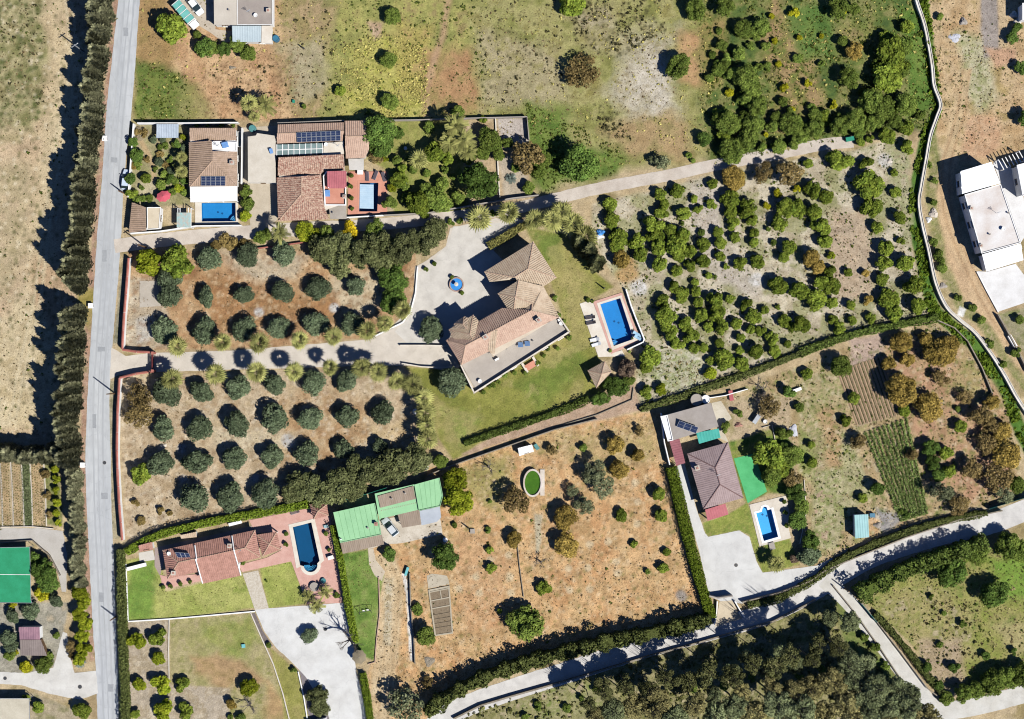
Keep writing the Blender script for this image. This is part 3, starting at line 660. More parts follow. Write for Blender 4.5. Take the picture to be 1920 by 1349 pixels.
sheet('courtyard', [(782,515),(838,462),(850,425),(905,422),(985,412),(960,440),(925,470),(1000,545),(960,600),(860,640),(845,650),(770,650),(740,622),(768,595)], mat('courtyard_screed', '#d8d1c5', '#cac3b7', 0.4, 0.06, 0.9, 6, cracks=0.16), 0.052, 0.06)
sheet('driveway', jitter([(478,1143),(640,1131),(650,1131),(662,1200),(668,1260),(690,1349),(700,1420),(640,1420),(612,1330),(572,1268),(545,1240),(518,1215),(496,1185)], 8, 0.4), M_DRIVE2, 0.04, 0.07)
sheet('garden_path', [(455,1076),(484,1070),(504,1141),(478,1144)], mat('pebble_path', '#d9cfbd', '#bfb29c', 2.5, 0.16, 0.9, 9), 0.055, 0.08)
sheet('driveway', jitter([(1266,876),(1283,868),(1293,905),(1304,950),(1322,1000),(1328,1007),(1386,995),(1405,1007),(1418,1052),(1430,1074),(1532,1061),(1560,1046),(1564,1056),(1520,1088),(1462,1110),(1392,1132),(1352,1128),(1330,1118),(1310,1030)], 8, 0.4), mat('silver_drive', '#dddbd5', '#d0cdc7', 0.22, 0.05, 0.9, 5, cracks=0.14), 0.04, 0.07)
sheet('gate_ramp', [(1349,1128),(1374,1126),(1384,1150),(1392,1160),(1340,1176),(1344,1158)], mat('ramp_concrete', '#d9c8ab', '#c9b89c', 0.4, 0.08, 0.9, 5), 0.06, 0.09)
sheet('yard', [(690,1030),(720,1022),(757,1018),(830,1002),(822,955),(712,975)], mat('yard_slab', '#d8cdbb', '#c6b9a4', 0.5, 0.09, 0.9, 5, cracks=0.3), 0.04, 0.07, jit=0.5)
sheet('yard', [(446,240),(520,236),(520,412),(500,430),(470,432),(462,345),(448,345)], mat('house_yard', '#cfc0a8', '#bdae96', 0.5, 0.08, 0.9, 5), 0.05, 0.07, jit=0.4)
sheet('yard', [(324,0),(330,-40),(410,-40),(402,10),(404,55),(440,60),(440,78),(420,80),(395,62),(372,48),(350,20)], mat('north_yard', '#cfc0ab', '#bcae9a', 0.5, 0.08, 0.9, 5), 0.04, 0.07, jit=0.5)
sheet('terrace', [(1832,509),(1850,510),(1904,495),(1945,550),(1945,560),(1871,585)], mat('white_slab', '#eeebe6', '#dcd8d2', 0.4, 0.05, 0.9, 5), 0.12, 0.16)
sheet('yard', [(1334,756),(1352,752),(1372,785),(1352,800),(1366,830),(1349,822)], mat('garden_yard', '#d8cdb8', '#c4b89f', 0.5, 0.08, 0.9, 5), 0.05, 0.07, jit=0.4)
sheet('slab', [(262,527),(293,527),(304,574),(262,577)], mat('bare_slab', '#c4b9a9', '#b3a898', 0.5, 0.06, 0.9, 5), 0.06, 0.09)
sheet('artificial_turf', [(1376,860),(1414,851),(1438,922),(1402,944)], mat('green_turf', '#5fc07c', '#4fae6c', 0.5, 0.08, 0.95, 8), 0.04, 0.06)
sheet('path', [(690,1030),(700,1028),(704,1050),(722,1072),(716,1090),(703,1080),(692,1058)], mat('pale_path', '#d5c6ae', '#c5b59c', 0.5, 0.08, 0.9, 6), 0.045, 0.06, jit=0.4)

# ---------------------------------------------------------------- pools
def inset(poly, k):
    cx = sum(p[0] for p in poly) / len(poly); cy = sum(p[1] for p in poly) / len(poly)
    return [(cx + (x - cx) * k, cy + (y - cy) * k) for x, y in poly]
def pool(water, coping, floor_hex, tint, label, depth=1.5, top=0.16, coping_mat=None, cat='pool', name='swimming_pool', level=0.10, steps=None):
    c = np.mean(np.array(water), 0)
    t = empty(name, U(c[0], c[1], 0), label, cat)
    HOLES.append(water)
    w = px2(water); n = len(w)
    fl = MB()
    fl.v = [(x, y, -depth) for x, y in w] + [(x, y, top - 0.005) for x, y in w]
    ar = sum(w[i][0]*w[(i+1) % n][1] - w[(i+1) % n][0]*w[i][1] for i in range(n))
    fl.f.append(tuple(range(n)) if ar > 0 else tuple(reversed(range(n))))
    for i in range(n):
        a, b = i, (i + 1) % n
        fl.f.append((b, a, a + n, b + n) if ar > 0 else (a, b, b + n, a + n))
    fm = mat('basin_' + floor_hex, '#' + floor_hex, None, 0.35, 0.07, 0.5, 9)
    fl.build('basin', fm, t)
    ws = MB(); ws.poly([(x, y, top - level) for x, y in (w if ar > 0 else w[::-1])])
    ws.build('water', water_mat('water_' + floor_hex, tint), t)
    cp = MB(); cp.prism(px2(coping), 0.0, top, [px2(inset(water, 0.995))])
    cp.build('coping', coping_mat or M_CREAM, t)
    for k in (-1, 1):
        dr = MB(); p = U(c[0] + k * 4, c[1] + k * 1.2, 0); dr.lathe(Vector((p.x, p.y, -depth)), [(0.22, 0.002), (0.2, 0.05)], 12); dr.build('drain', mat('drain_grate', '#1f5f96', None, 2, 0.1, 0.4), t)
    for i, s in enumerate(steps or []):
        st = MB(); st.prism(px2(s), -depth + 0.02, top - 0.35 - 0.2 * i)
        st.build('step', mat('step_' + floor_hex, '#' + floor_hex, '#7fb8d8', 0.9, 0.08, 0.5, 9), t)
    return t
TB = (0.82, 0.97, 1.0)
# white house
W1 = [(378,381),(442,380.5),(442.5,415.5),(378.5,416)]
pool(W1, [(366,379.7),(446.5,379.7),(447,420.5),(366,421)], '2a94d8', TB, 'rectangular blue pool below the white porch roof', coping_mat=M_CREAM, steps=[[(442.2, 415.3)] + [(442.2 - r * math.cos(t), 415.3 - r * math.sin(t)) for t in np.linspace(0, math.pi / 2, 8)] for r in (5, 8.5, 12)])
# terracotta house, with floating cover
W2 = [(674.4,343.2),(709.7,343.2),(707.6,397.2),(673.3,397.2)]
pool(W2, [(670.5,339.5),(714,339.5),(711.5,401),(669.5,401)], '3f78b0', TB, 'pool with a floating pale cover on terracotta paving', coping_mat=M_TERRA, level=0.3)
pc = MB(); pc.prism(px2([(674.6,345.5),(700.5,346.5),(700.5,392),(674,391)]), -0.135, -0.1)
for i in range(12):
    y = 347 + i * 3.7
    pc.box(U(687.4, y, 0) + Vector((0, 0, -0.09)), (2.75, 0.1, 0.03))
tag(pc.build('pool_cover', mat('pool_cover', '#c5dcea', '#b4cfe2', 0.8, 0.03, 0.5, 3)), 'pale blue slatted cover floating on the terracotta pool', 'pool cover')
sheet('pool_deck', [(653.6,322),(725,322),(726,402),(652,404)], M_TERRA, 0.12, 0.14, holes=[inset(W2, 1.05)])
# villa pool
W3 = [(1125.4,570.8),(1162.8,559.3),(1188,636.2),(1150.8,649.5)]
C3 = [(1119,569),(1165,554),(1195.5,638),(1148,657)]
pool(W3, C3, '2090dc', TB, 'large rectangular blue pool beside the gazebo', steps=[[(1151, 649)] + [(1151 + r * math.cos(t), 649 + r * math.sin(t)) for t in np.linspace(-1.85, -0.35, 7)] for r in (5, 8, 11)])
sheet('pool_deck', [(1112,566),(1166,549),(1202,640),(1146,664)], M_PINK, 0.13, 0.15, holes=[inset(W3, 1.04)])
sheet('pool_terrace', [(1087,570),(1110,562),(1146,663),(1166,657),(1172,668),(1122,670)], M_CREAM, 0.10, 0.13)
# south-west house pool with round steps
arc = [(582.5 + 13 * math.cos(t), 1060 + 13 * math.sin(t)) for t in np.linspace(-0.25, math.pi - 0.15, 12)]
W4 = [(549,988.5),(584,979.5),(599.5,1052)] + arc + [(562.7,1060)]
arc2 = [(582.5 + 19 * math.cos(t), 1061 + 18 * math.sin(t)) for t in np.linspace(-0.2, math.pi - 0.1, 12)]
C4 = [(541,984),(590,972.5),(608,1051)] + arc2 + [(556,1066)]
pool(W4, C4, '1a5a84', (0.55, 0.88, 0.97), 'dark blue pool with round steps on pink paving', depth=1.7,
     steps=[[(582.5 + (12.6 - 2.5 * i) * math.cos(t), 1060.5 + (12.6 - 2.5 * i) * math.sin(t)) for t in np.linspace(0, math.pi, 12)] + [(582.5 + (10.3 - 2.5 * i) * math.cos(t), 1060.5 + (10.3 - 2.5 * i) * math.sin(t)) for t in np.linspace(math.pi, 0, 12)] for i in range(4)])
sheet('pool_deck', [(467,976),(575,954),(600,946),(620,972),(644,1119),(641,1131),(576,1133),(546,1053),(454,1073),(448,1060),(500,1046),(527,1032),(518,998),(480,1000)], M_PINK, 0.1, 0.13, holes=[inset(W4, 1.05)])
sheet('porch_terrace', [(300,1078),(306,1105),(380,1089),(378,1076),(316,1082)], M_PINK, 0.11, 0.13)
sheet('house_patio', [(290,1028),(305,1024),(480,985),(476,1000),(312,1035),(300,1080),(290,1062)], mat('taupe_paving', '#b5a298', '#a49188', 0.5, 0.08, 0.9, 6), 0.06, 0.08)  # greyer and darker than the pink terrace paving
# south-east pool
W5 = [(1417.6,962.6),(1428,959.8),(1430,952),(1434,950),(1437.5,951.5),(1439,956.7),(1446,954.7),(1459,1007),(1432,1015)]
C5 = [(1413,960),(1424.5,957),(1427,949),(1434,946),(1441,948.5),(1443,953),(1449.5,951),(1464,1009.5),(1429,1019.5)]
pool(W5, C5, '4cbcff', TB, 'small light blue pool with rounded step bay', coping_mat=M_WHITE)
sheet('pool_deck', [(1404.8,946.7),(1473.4,929.5),(1480,962),(1477,985),(1483,1009),(1424,1025)], mat('pale_deck', '#e6dccb', '#d6cab8', 0.6, 0.05, 0.9, 6), 0.12, 0.14, holes=[inset(W5, 1.04)])
# raised oval pond with green water
P6 = circ(998.8, 906, 15, 23, 20); P6o = circ(998.8, 906, 18, 26.5, 20)
t = empty('pond', U(998.8, 906, 0), 'oval white walled pond full of green water', 'pond')
mb = MB(); mb.prism(px2(P6o, 1.0), 0, 1.05, [px2(P6, 1.0)]); mb.build('wall', M_DIRTY, t)
mb = MB(); mb.prism(px2(inset(P6, 1.01), 1.0), 0.1, 0.72); mb.build('water', mat('algae_water', '#527c22', '#446c1c', 0.8, 0.08, 0.12, 3, spec=0.5), t)
mb = MB(); mb.box(U(1017, 905, 0) + Vector((0, 0, 0.15)), (0.9, 5.4, 0.3)); mb.build('step', M_DIRTY, t)
# courtyard fountain
t = empty('fountain', U(856, 534, 0), 'round courtyard fountain with blue basin', 'fountain')
mb = MB(); mb.lathe(U(856, 534, 0), [(1.55, 0), (1.55, 0.5), (1.5, 0.56), (1.28, 0.56), (1.26, 0.5)], 28); mb.f.pop(); mb.build('rim', mat('fountain_rim', '#c4a898', '#a88e80', 0.8, 0.08), t, False)
mb = MB(); mb.lathe(U(856, 534, 0), [(1.3, 0.02), (1.3, 0.36)], 28); mb.build('basin', mat('fountain_blue', '#4f9fe6', '#3f8fd8', 0.8, 0.05, 0.2, 3), t)
mb = MB(); mb.lathe(U(856, 534, 0), [(0.3, 0.3), (0.22, 0.7), (0.16, 1.3), (0.42, 1.4), (0.1, 1.5)], 14); mb.build('spout', M_CREAM, t)

# ================================================================ BUILDINGS
M_TILE = mat('roof_tile_pink', '#d4b49c', '#c09e88', 1.2, 0.13, 0.85, 4)
M_TILE_B = mat('roof_tile_beige', '#d4bea2', '#bfa68a', 1.2, 0.13, 0.85, 4)  # on the villa, the tone of side-lit tile ribs is put into this colour
M_TILE_R = mat('roof_tile_red', '#c89684', '#ac7e6e', 1.2, 0.13, 0.85, 4)
M_TILE_H = mat('roof_tile_brown', '#c2a690', '#aa9078', 1.2, 0.13, 0.85, 4)
M_TILE_M = mat('roof_tile_mottled', '#dcc0a6', '#8e5446', 2.6, 0.25, 0.85, 5)
M_TILE_P = mat('roof_tile_mauve', '#b09a96', '#a08a86', 0.8, 0.08, 0.85, 4)
M_RIDGE = mat('ridge_tile', '#d2b296', '#b8967c', 1.5, 0.12, 0.85, 4)
M_FRAME = mat('window_frame', '#8a6a50', '#745840', 2, 0.08, 0.6, 8)
M_PANE = mat('window_pane', '#39444c', '#2c363e', 1, 0.04, 0.08, 3, spec=0.6)
M_PV = mat('photovoltaic', '#2b3550', '#343f5e', 1.5, 0.06, 0.15, 3, spec=0.6)
M_ALU = mat('aluminium', '#c9ccce', '#b5b8ba', 1.5, 0.05, 0.4, 3, metal=0.3)
M_GREY = mat('grey_render', '#b5aca0', '#a59b90', 0.4, 0.06, 0.9, 5)
M_CHIM = mat('chimney_render', '#d8cdbd', '#c0b3a2', 1.0, 0.08, 0.85, 4)
M_WOOD = mat('timber', '#8a6a4a', '#6f5238', 1.2, 0.12, 0.8, 6)
M_DARKM = mat('dark_metal', '#4a4c50', '#3c3e42', 1, 0.06, 0.5, 5)

def v3(p): return U(p[0], p[1], p[2])
def roof(parent, faces, m, spacing=0.40, rib=0.11, thick=0.14, ribs=True, ridge=M_RIDGE, name='roof', axis=None):
    """pitched roof: faces are lists of (x, y, z); rows of half-round tiles run down every slope, ridge tiles cover shared edges"""
    V, F, key = [], [], {}
    def vid(p):
        k = (round(p[0], 1), round(p[1], 1), round(p[2], 2))
        if k not in key: key[k] = len(V); V.append(v3(p))
        return key[k]
    for f in faces:
        ids = [vid(p) for p in f]
        n = (V[ids[1]] - V[ids[0]]).cross(V[ids[2]] - V[ids[0]])
        if n.z < 0: ids = ids[::-1]
        F.append(ids)
    o = from_data(name, V, F, m, parent)
    md = o.modifiers.new('thickness', 'SOLIDIFY'); md.thickness = thick; md.offset = -1
    if ribs:
        mb = MB(); rng = random.Random(len(V) * 7 + int(V[0].x * 10))
        for ids in F:
            P = [V[i] for i in ids]
            n = Vector((0, 0, 0))
            for i in range(1, len(P) - 1): n += (P[i] - P[0]).cross(P[i+1] - P[0])
            n.normalize()
            d = Vector((0, 0, -1)) - n * (-n.z)
            if d.length < 0.02: d = Vector(axis or (0, 1, 0)); d -= n * d.dot(n)
            d.normalize(); l = n.cross(d)
            q = [((p - P[0]).dot(l), (p - P[0]).dot(d)) for p in P]
            lo, hi = min(a for a, b in q), max(a for a, b in q)
            x = lo + spacing * 0.5
            while x < hi:
                cr = []
                for i in range(len(q)):
                    (a1, b1), (a2, b2) = q[i], q[(i + 1) % len(q)]
                    if (a1 > x) != (a2 > x): cr.append(b1 + (x - a1) / (a2 - a1) * (b2 - b1))
                cr.sort()
                for s0, s1 in zip(cr[::2], cr[1::2]):
                    if s1 - s0 < 0.15: continue
                    hw = spacing * 0.27; h = rib * rng.uniform(0.85, 1.15)
                    nn = len(mb.v)
                    for s_ in (s0 + 0.02, s1 - 0.02):
                        b = P[0] + l * x + d * s_ - n * 0.01
                        mb.v += [tuple(b - l * hw), tuple(b - l * hw * 0.55 + n * h), tuple(b + l * hw * 0.55 + n * h), tuple(b + l * hw)]
                    mb.f += [(nn, nn+1, nn+5, nn+4), (nn+1, nn+2, nn+6, nn+5), (nn+2, nn+3, nn+7, nn+6), (nn, nn+3, nn+2, nn+1), (nn+4, nn+5, nn+6, nn+7)]
                x += spacing
        if mb.v:
            t = mb.build('tile_row', m, o); t['kind'] = 'stuff'
    ec = {}
    for ids in F:
        for i in range(len(ids)):
            e = tuple(sorted((ids[i], ids[(i+1) % len(ids)]))); ec[e] = ec.get(e, 0) + 1
    if ridge:
        for (a, b), c in ec.items():
            if c == 2 and (V[a] - V[b]).length > 0.5:
                # only convex edges carry a cap
                mb = MB(); up = Vector((0, 0, 0.05))
                mb.tube([V[a] + up, V[b] + up], 0.11, 7)
                mb.build('ridge_tile', ridge, o)
    return o
def walls(parent, pts, ztop, m, zref=None, windows=(), z0=0.0, name='wall', win_h=1.2, sill=1.0, storeys=1, door=None):
    """upright walls under an outline read at height zref; windows on the listed edges"""
    zr = ztop if zref is None else zref
    w = px2(pts, zr)
    mb = MB(); mb.prism(w, z0, ztop); o = mb.build(name, m, parent)
    c = Vector((sum(p[0] for p in w) / len(w), sum(p[1] for p in w) / len(w), 0))
    for e in windows:
        a = Vector((*w[e], 0)); b = Vector((*w[(e + 1) % len(w)], 0))
        L = (b - a).length; d = (b - a).normalized(); n = Vector((d.y, -d.x, 0))
        if (a + b).dot(n) / 2 < c.dot(n): n = -n
        k = max(1, int(L / 3.4)); rz = math.atan2(d.y, d.x)
        for st in range(storeys):
            for i in range(k):
                p = a + d * L * (i + 0.5) / k + Vector((0, 0, sill + win_h / 2 + st * 2.8))
                if door is not None and e == door and i == k // 2 and st == 0:
                    dm = MB(); dm.box(p + n * 0.03 - Vector((0, 0, p.z - 1.05)), (1.0, 0.08, 2.1), rz)
                    dd = dm.build('door', M_WOOD, parent)
                    hm = MB(); hm.box(p + n * 0.1 + d * 0.38 - Vector((0, 0, p.z - 1.05)), (0.04, 0.06, 0.16), rz); hm.build('handle', M_ALU, dd)
                    continue
                fm = MB()
                for sx, sz, w_, h_ in ((-0.6, 0, 0.09, win_h + 0.1), (0.6, 0, 0.09, win_h + 0.1), (0, win_h / 2, 1.11, 0.09), (0, 0, 0.06, win_h - 0.1)):
                    fm.box(p + n * 0.035 + d * sx + Vector((0, 0, sz)), (w_, 0.09, h_), rz)
                fo = fm.build('window', M_FRAME, parent)
                pm = MB(); pm.box(p + n * 0.012, (1.1, 0.05, win_h - 0.06), rz); pm.build('pane', M_PANE, fo)
                sm = MB(); sm.box(p + n * 0.09 - Vector((0, 0, win_h / 2 + 0.05)), (1.4, 0.22, 0.07), rz); sm.build('sill', M_WHITE, fo)
    return o
def slab_roof(parent, pts, z, m, parapet=None, ph=0.35, pw=2.2, thick=0.2, name='roof'):
    mb = MB(); mb.prism(px2(pts, z), z - thick, z); o = mb.build(name, m, parent)
    if parapet:
        mb = MB(); mb.prism(px2(pts, z), z + 0.002, z + ph, [px2(inset_px(pts, pw), z)]); mb.build('parapet', parapet, o)
    return o
def inset_px(poly, w):
    """outline moved inwards by w picture units"""
    n = len(poly); ar = sum(poly[i][0]*poly[(i+1) % n][1] - poly[(i+1) % n][0]*poly[i][1] for i in range(n)); sg = 1 if ar > 0 else -1
    out = []
    for i in range(n):
        p0, p1, p2 = (np.array(poly[j % n], float) for j in (i - 1, i, i + 1))
        d1 = (p1 - p0) / np.linalg.norm(p1 - p0); d2 = (p2 - p1) / np.linalg.norm(p2 - p1)
        n1 = np.array([-d1[1], d1[0]]) * sg; n2 = np.array([-d2[1], d2[0]]) * sg
        b = n1 + n2; b /= max(np.dot(b, b) / 2, 0.4)
        out.append(tuple(p1 + b * w))
    return out
def chimney(parent, x, y, z0, h=1.1, w=0.7, rz=0.0, m=None):
    p = U(x, y, z0 + h)
    mb = MB(); mb.box(Vector((p.x, p.y, z0 + h / 2 - 0.3)), (w, w, h + 0.6), rz); mb.box(Vector((p.x, p.y, z0 + h)), (w + 0.2, w + 0.2, 0.1), rz)
    o = mb.build('chimney', m or M_CHIM, parent)
    mb = MB(); mb.box(Vector((p.x, p.y, z0 + h + 0.12)), (w * 0.55, w * 0.55, 0.14), rz); mb.build('flue_cap', M_TILE_R, o)
    return o
def panels(parent, corners, nu, nv, name='solar_panel', lift=0.32):
    """a field of separate framed panels over four (x, y, z) corners"""
    A, B, C, D = (v3(p) for p in corners)
    n = (B - A).cross(D - A).normalized(); n = n if n.z > 0 else -n
    up = n * lift
    for i in range(nu):
        for j in range(nv):
            def q(s, t): return A.lerp(B, s).lerp(D.lerp(C, s), t) + up
            g = 0.04
            s0, s1, t0, t1 = (i + g) / nu, (i + 1 - g) / nu, (j + g) / nv, (j + 1 - g) / nv
            p = [q(s0, t0), q(s1, t0), q(s1, t1), q(s0, t1)]
            mb = MB(); mb.poly(p if (p[1]-p[0]).cross(p[3]-p[0]).z > 0 else p[::-1])
            for k in range(4): mb.poly([p[k], p[(k+1) % 4], p[(k+1) % 4] - n * 0.05, p[k] - n * 0.05])
            o = mb.build(name, M_PV, parent)
            fm = MB()
            for k in range(4): fm.tube([p[k] + n * 0.01, p[(k+1) % 4] + n * 0.01], 0.03, 4)
            if nv > 1 or True:
                fm.tube([(p[0]+p[3])/2 + n*0.006, (p[1]+p[2])/2 + n*0.006], 0.012, 4)
            fm.build('frame', M_ALU, o)
def building(label, x, y, name='house', cat='house'):
    return empty(name, U(x, y, 0), label, cat)

# ---------------------------------------------------------------- villa
v = building('large villa with pink tiled hip roofs and a grey roof terrace', 950, 610, 'villa', 'villa')
E, RZ, T = 5.5, 7.3, 3.4
M_VW = mat('villa_wall', '#e6d6bd', '#d6c4aa', 0.5, 0.05, 0.85, 5)
A, B, C, D4, W4_ = (908,510), (1000,453), (1043.5,521), (1020,537), (918,529)
walls(v, [(912,511.5),(999,457.5),(1039,520.5),(1018,533.5),(970,524),(921,527.5)], E, M_VW, windows=(0, 1), storeys=2)
R1, R2 = (990.2,504.1), (964.6,520.1)
roof(v, [[(*A,E),(*B,E),(*R1,RZ),(*R2,RZ)], [(*B,E),(*C,E),(*R1,RZ)], [(*R1,RZ),(*C,E),(*D4,E),(971,527.5,RZ-0.6),(*R2,RZ)], [(*A,E),(*R2,RZ),(*W4_,E)]], M_TILE_B)
# middle wing
F_, G_ = (972.4,525.7), (966.4,557.9); E_, H_, J_ = (933.4,550.8), (961.2,593.5), (998,569)
mid = [(933.4,550.8),(972.4,525.7),(1018,536),(1048,593.5),(961.2,600)]
walls(v, inset_px([(936,551),(972,528),(1016,538),(1044,592),(962,598)], 3), E, M_VW, windows=(2, 4), storeys=2)
roof(v, [[(*E_,E+0.05),(*F_,E+1.7),(*G_,E+1.75)], [(*E_,E+0.05),(*G_,E+1.75),(*H_,E+0.05)], [(*G_,E+1.75),(*J_,E+1.2),(*H_,E+0.05)], [(*F_,E+1.7),(*J_,E+1.2),(*G_,E+1.75)]], M_TILE_B)
roof(v, [[(*F_,E+1.6),(1019,537,E+0.8),(1048.2,594,E),(996.8,582.4,E+1.75),(*J_,E+1.15)], [(*J_,E+1.15),(996.8,582.4,E+1.75),(950,600,E+0.6),(*H_,E+0.02)]], M_TILE_B)
# main body
K, L_ = (873,648), (996.8,582.4)
walls(v, [(840,639),(852,615),(897,604),(941,579),(996,584),(1046,594.5),(926,668),(914,656),(866,683)], E, M_VW, windows=(0, 2), storeys=2)
roof(v, [[(836.5,638.8,E),(873,648,RZ),(865,685,E)],
         [(873,648,RZ),(996.8,582.4,RZ),(1048.2,595.2,E),(865,685,E)],
         [(836.5,638.8,E),(941.2,578,E),(996.8,582.4,RZ),(873,648,RZ)]], M_TILE)
# stair tower roofs
walls(v, inset_px([(841.8,618.3),(887,590.7),(897,601.4),(888,638),(862,640)], 3), E + 0.4, M_VW)
roof(v, [[(841.8,618.3,E+0.4),(887.2,590.7,E+0.4),(881,627.2,RZ)], [(841.8,618.3,E+0.4),(881,627.2,RZ),(888.1,637.9,RZ-0.3),(850,636,E+0.3)], [(887.2,590.7,E+0.4),(897,601.4,E+0.4),(888.1,637.9,RZ-0.3),(881,627.2,RZ)]], M_TILE_B)
roof(v, [[(851.6,606.7,E+0.9),(869.4,594.3,E+0.9),(868,608,RZ+0.3)], [(851.6,606.7,E+0.9),(868,608,RZ+0.3),(876,618,RZ),(854,616,E+0.9)], [(869.4,594.3,E+0.9),(878,597,E+0.9),(876,618,RZ),(868,608,RZ+0.3)]], M_TILE_B)
# gable over the terrace door
roof(v, [[(920,621,RZ+0.08),(933,619.5,RZ+0.08),(926,671,E-0.3),(914.5,655.5,E+0.25)]], M_TILE_B)
# roof terrace
TP = [(865,683),(891.6,730.4),(1065,624.5),(1046,593)]
walls(v, [(866,684),(890,736),(1066.5,625.5),(1045,592)], T - 0.2, M_VW, zref=T, windows=(0, 1, 2), door=1)
slab_roof(v, TP, T, mat('terrace_screed', '#c3b8aa', '#b2a79a', 0.35, 0.06, 0.9, 5), name='roof_terrace')
for a, b in (((888,737.5),(1068.5,621.5)), ((864,684),(889,736)), ((1067,622),(1048,595))):
    mb = MB(); pa, pb = U(*a, T), U(*b, T); d = (pb - pa)
    mb.box((pa + pb) / 2 + Vector((0, 0, 0.35)), (d.length, 0.28, 1.1), math.atan2(d.y, d.x)); mb.build('parapet', M_CREAM, v)
for x, y, z, r in ((1010,600.5,E+1.1,0.56), (910,632.5,E+1.3,0.56)): chimney(v, x, y, z, 1.1, 0.8, r)
ch = MB(); ch.box(U(931.7,674,T) + Vector((0,0,0.4)), (0.9,0.4,0.8), 0.5); ch.build('air_conditioner', M_WHITE, v)
ch = MB(); ch.box(U(1049,600,T) + Vector((0,0,0.3)), (0.7,0.5,0.6), 0.5); ch.build('air_conditioner', M_WHITE, v)
for x, y in ((976,646.8),(988.6,644.5)):
    p = U(x, y, T)
    mb = MB(); mb.box(p + Vector((0,0,0.62)), (1.05,1.15,0.07), 0.08, -0.55); o = mb.build('solar_collector', mat('collector_glass', '#7ea6d6', '#6a92c4', 1.5, 0.06, 0.15, 4, spec=0.6), v)
    mb = MB(); mb.tube([p + Vector((-0.55,-0.5,0.3)), p + Vector((-0.5,0.5,0.95)), p + Vector((0.5,0.5,0.95)), p + Vector((0.5,-0.5,0.3))], 0.035, 5); mb.build('stand', M_ALU, o)
mb = MB()
for i in range(4): mb.box(U(993 + i * 1.2, 683 + i * 2.0, 0) + Vector((0, 0, 0.36 - i * 0.09)), (2.3, 0.5, 0.72 - i * 0.18), 0.55)
mb.build('entrance_steps', M_TERRA, v)
mb = MB()
for i in range(2): mb.box(U(984 + i * 20, 690 - i * 12, 0) + Vector((0, 0, 0.35)), (0.5, 2.2, 0.7), 0.55)
mb.build('planter_wall', M_CREAM, v)

# ---------------------------------------------------------------- gazebos
def gazebo(corners, apex, label, zc=2.4, za=3.5, m=M_TILE_B):
    g = building(label, apex[0], apex[1], 'gazebo', 'gazebo')
    roof(g, [[(*corners[i], zc), (*corners[(i+1) % 4], zc), (*apex, za)] for i in range(4)], m, 0.34)
    for x, y in inset(corners, 0.86):
        p = U(x, y, zc); mb = MB(); mb.tube([(p.x, p.y, 0), (p.x, p.y, zc + 0.05)], 0.13, 8); mb.build('post', M_CREAM, g)
    c = inset(corners, 0.86); mb = MB()
    for i in range(4):
        a, b = U(*c[i], zc), U(*c[(i+1) % 4], zc); d = b - a
        mb.box((a + b) / 2 + Vector((0, 0, -0.06)), (d.length, 0.14, 0.18), math.atan2(d.y, d.x))
    mb.build('beam', M_WOOD, g)
    return g
gazebo([(1102,695),(1134,677.6),(1147,697),(1118,728)], (1128,701.6), 'square tiled gazebo beside the villa pool')
gazebo([(580.5,946),(613,946),(616,967),(588,974)], (596,959), 'tiled gazebo by the dark blue pool', m=M_TILE_R)

# ---------------------------------------------------------------- white house with pool
h = building('white house with tiled roof and white porch above a pool', 400, 310)
walls(h, [(357,243),(441,243),(443,348),(357,348)], 2.9, M_WHITE, windows=(1, 3))
z1 = 3.0
roof(h, [[(355.6,240.5,z1+1.2),(442.8,240.5,z1+1.2),(441.8,263.3,z1-0.1),(355.6,264.4,z1-0.1)]], M_TILE_H)
roof(h, [[(354.6,266.4,z1),(396.7,264.8,z1+1.5),(398.2,301.7,z1+1.5),(357,350,z1),(354.6,349,z1)], [(398.2,301.7,z1+1.5),(357,350,z1),(444,349.5,z1)], [(398.2,284,z1+1.5),(445,285,z1),(445,349.5,z1),(398.2,301.7,z1+1.5)]], M_TILE_H)
slab_roof(h, [(397.5,265),(445,266.5),(445,284.7),(398.5,284)], z1 + 0.3, M_WHITE, M_WHITE, 0.2)
slab_roof(h, [(356,350.5),(445,349.5),(445,377.5),(357,379.5)], 2.75, M_WHITE, None, name='porch_roof')
for x in (358.5, 386, 415, 443):
    p = U(x, 376.5, 2.75); mb = MB(); mb.tube([(p.x, p.y, 0), (p.x, p.y, 2.6)], 0.14, 8); mb.build('column', M_WHITE, h)
panels(h, [(377.4,330.4,z1+0.55),(423,330.4,z1+0.55),(423,348.4,z1+0.05),(377.4,348.4,z1+0.05)], 5, 2)
chimney(h, 434.5, 305, z1 + 0.4)
mb = MB(); mb.box(U(422,272,z1+0.8), (1.3,1.2,0.08), 0.25, 0.4); mb.build('solar_collector', MATS['collector_glass'], h)
# garage beside the road, patio, blue pergola
g = building('tile roofed garage beside the pale road', 257, 410, 'garage', 'garage')
walls(g, [(250,384),(271,391),(272,431),(244,434)], 2.5, M_WHITE, windows=(3,), door=3)
roof(g, [[(247.6,379.6,2.6),(272.6,389,3.2),(273.6,432.5,3.2),(241.4,436.7,2.6)]], M_TILE_H, axis=(1, 0, 0))
g = building('flat beige roofed annex beside the tiled garage', 290, 410, 'annex', 'annex')
walls(g, [(276.5,390),(301,390),(298.5,428.5),(276.5,430)], 2.6, M_WHITE, windows=(1,))
slab_roof(g, [(275.7,389),(302,389),(299,429.5),(276,431)], 2.8, mat('beige_slab', '#e0d0b4', '#d0bfa2', 0.5, 0.06, 0.9, 5), M_WHITE, 0.15, 1.2)
g = building('pale turquoise pergola with slatted roof beside the pool', 345, 410, 'pergola', 'pergola')
mp = mat('turquoise_sheet', '#9fd0cc', '#c9b8a8', 1.6, 0.06, 0.6, 4)
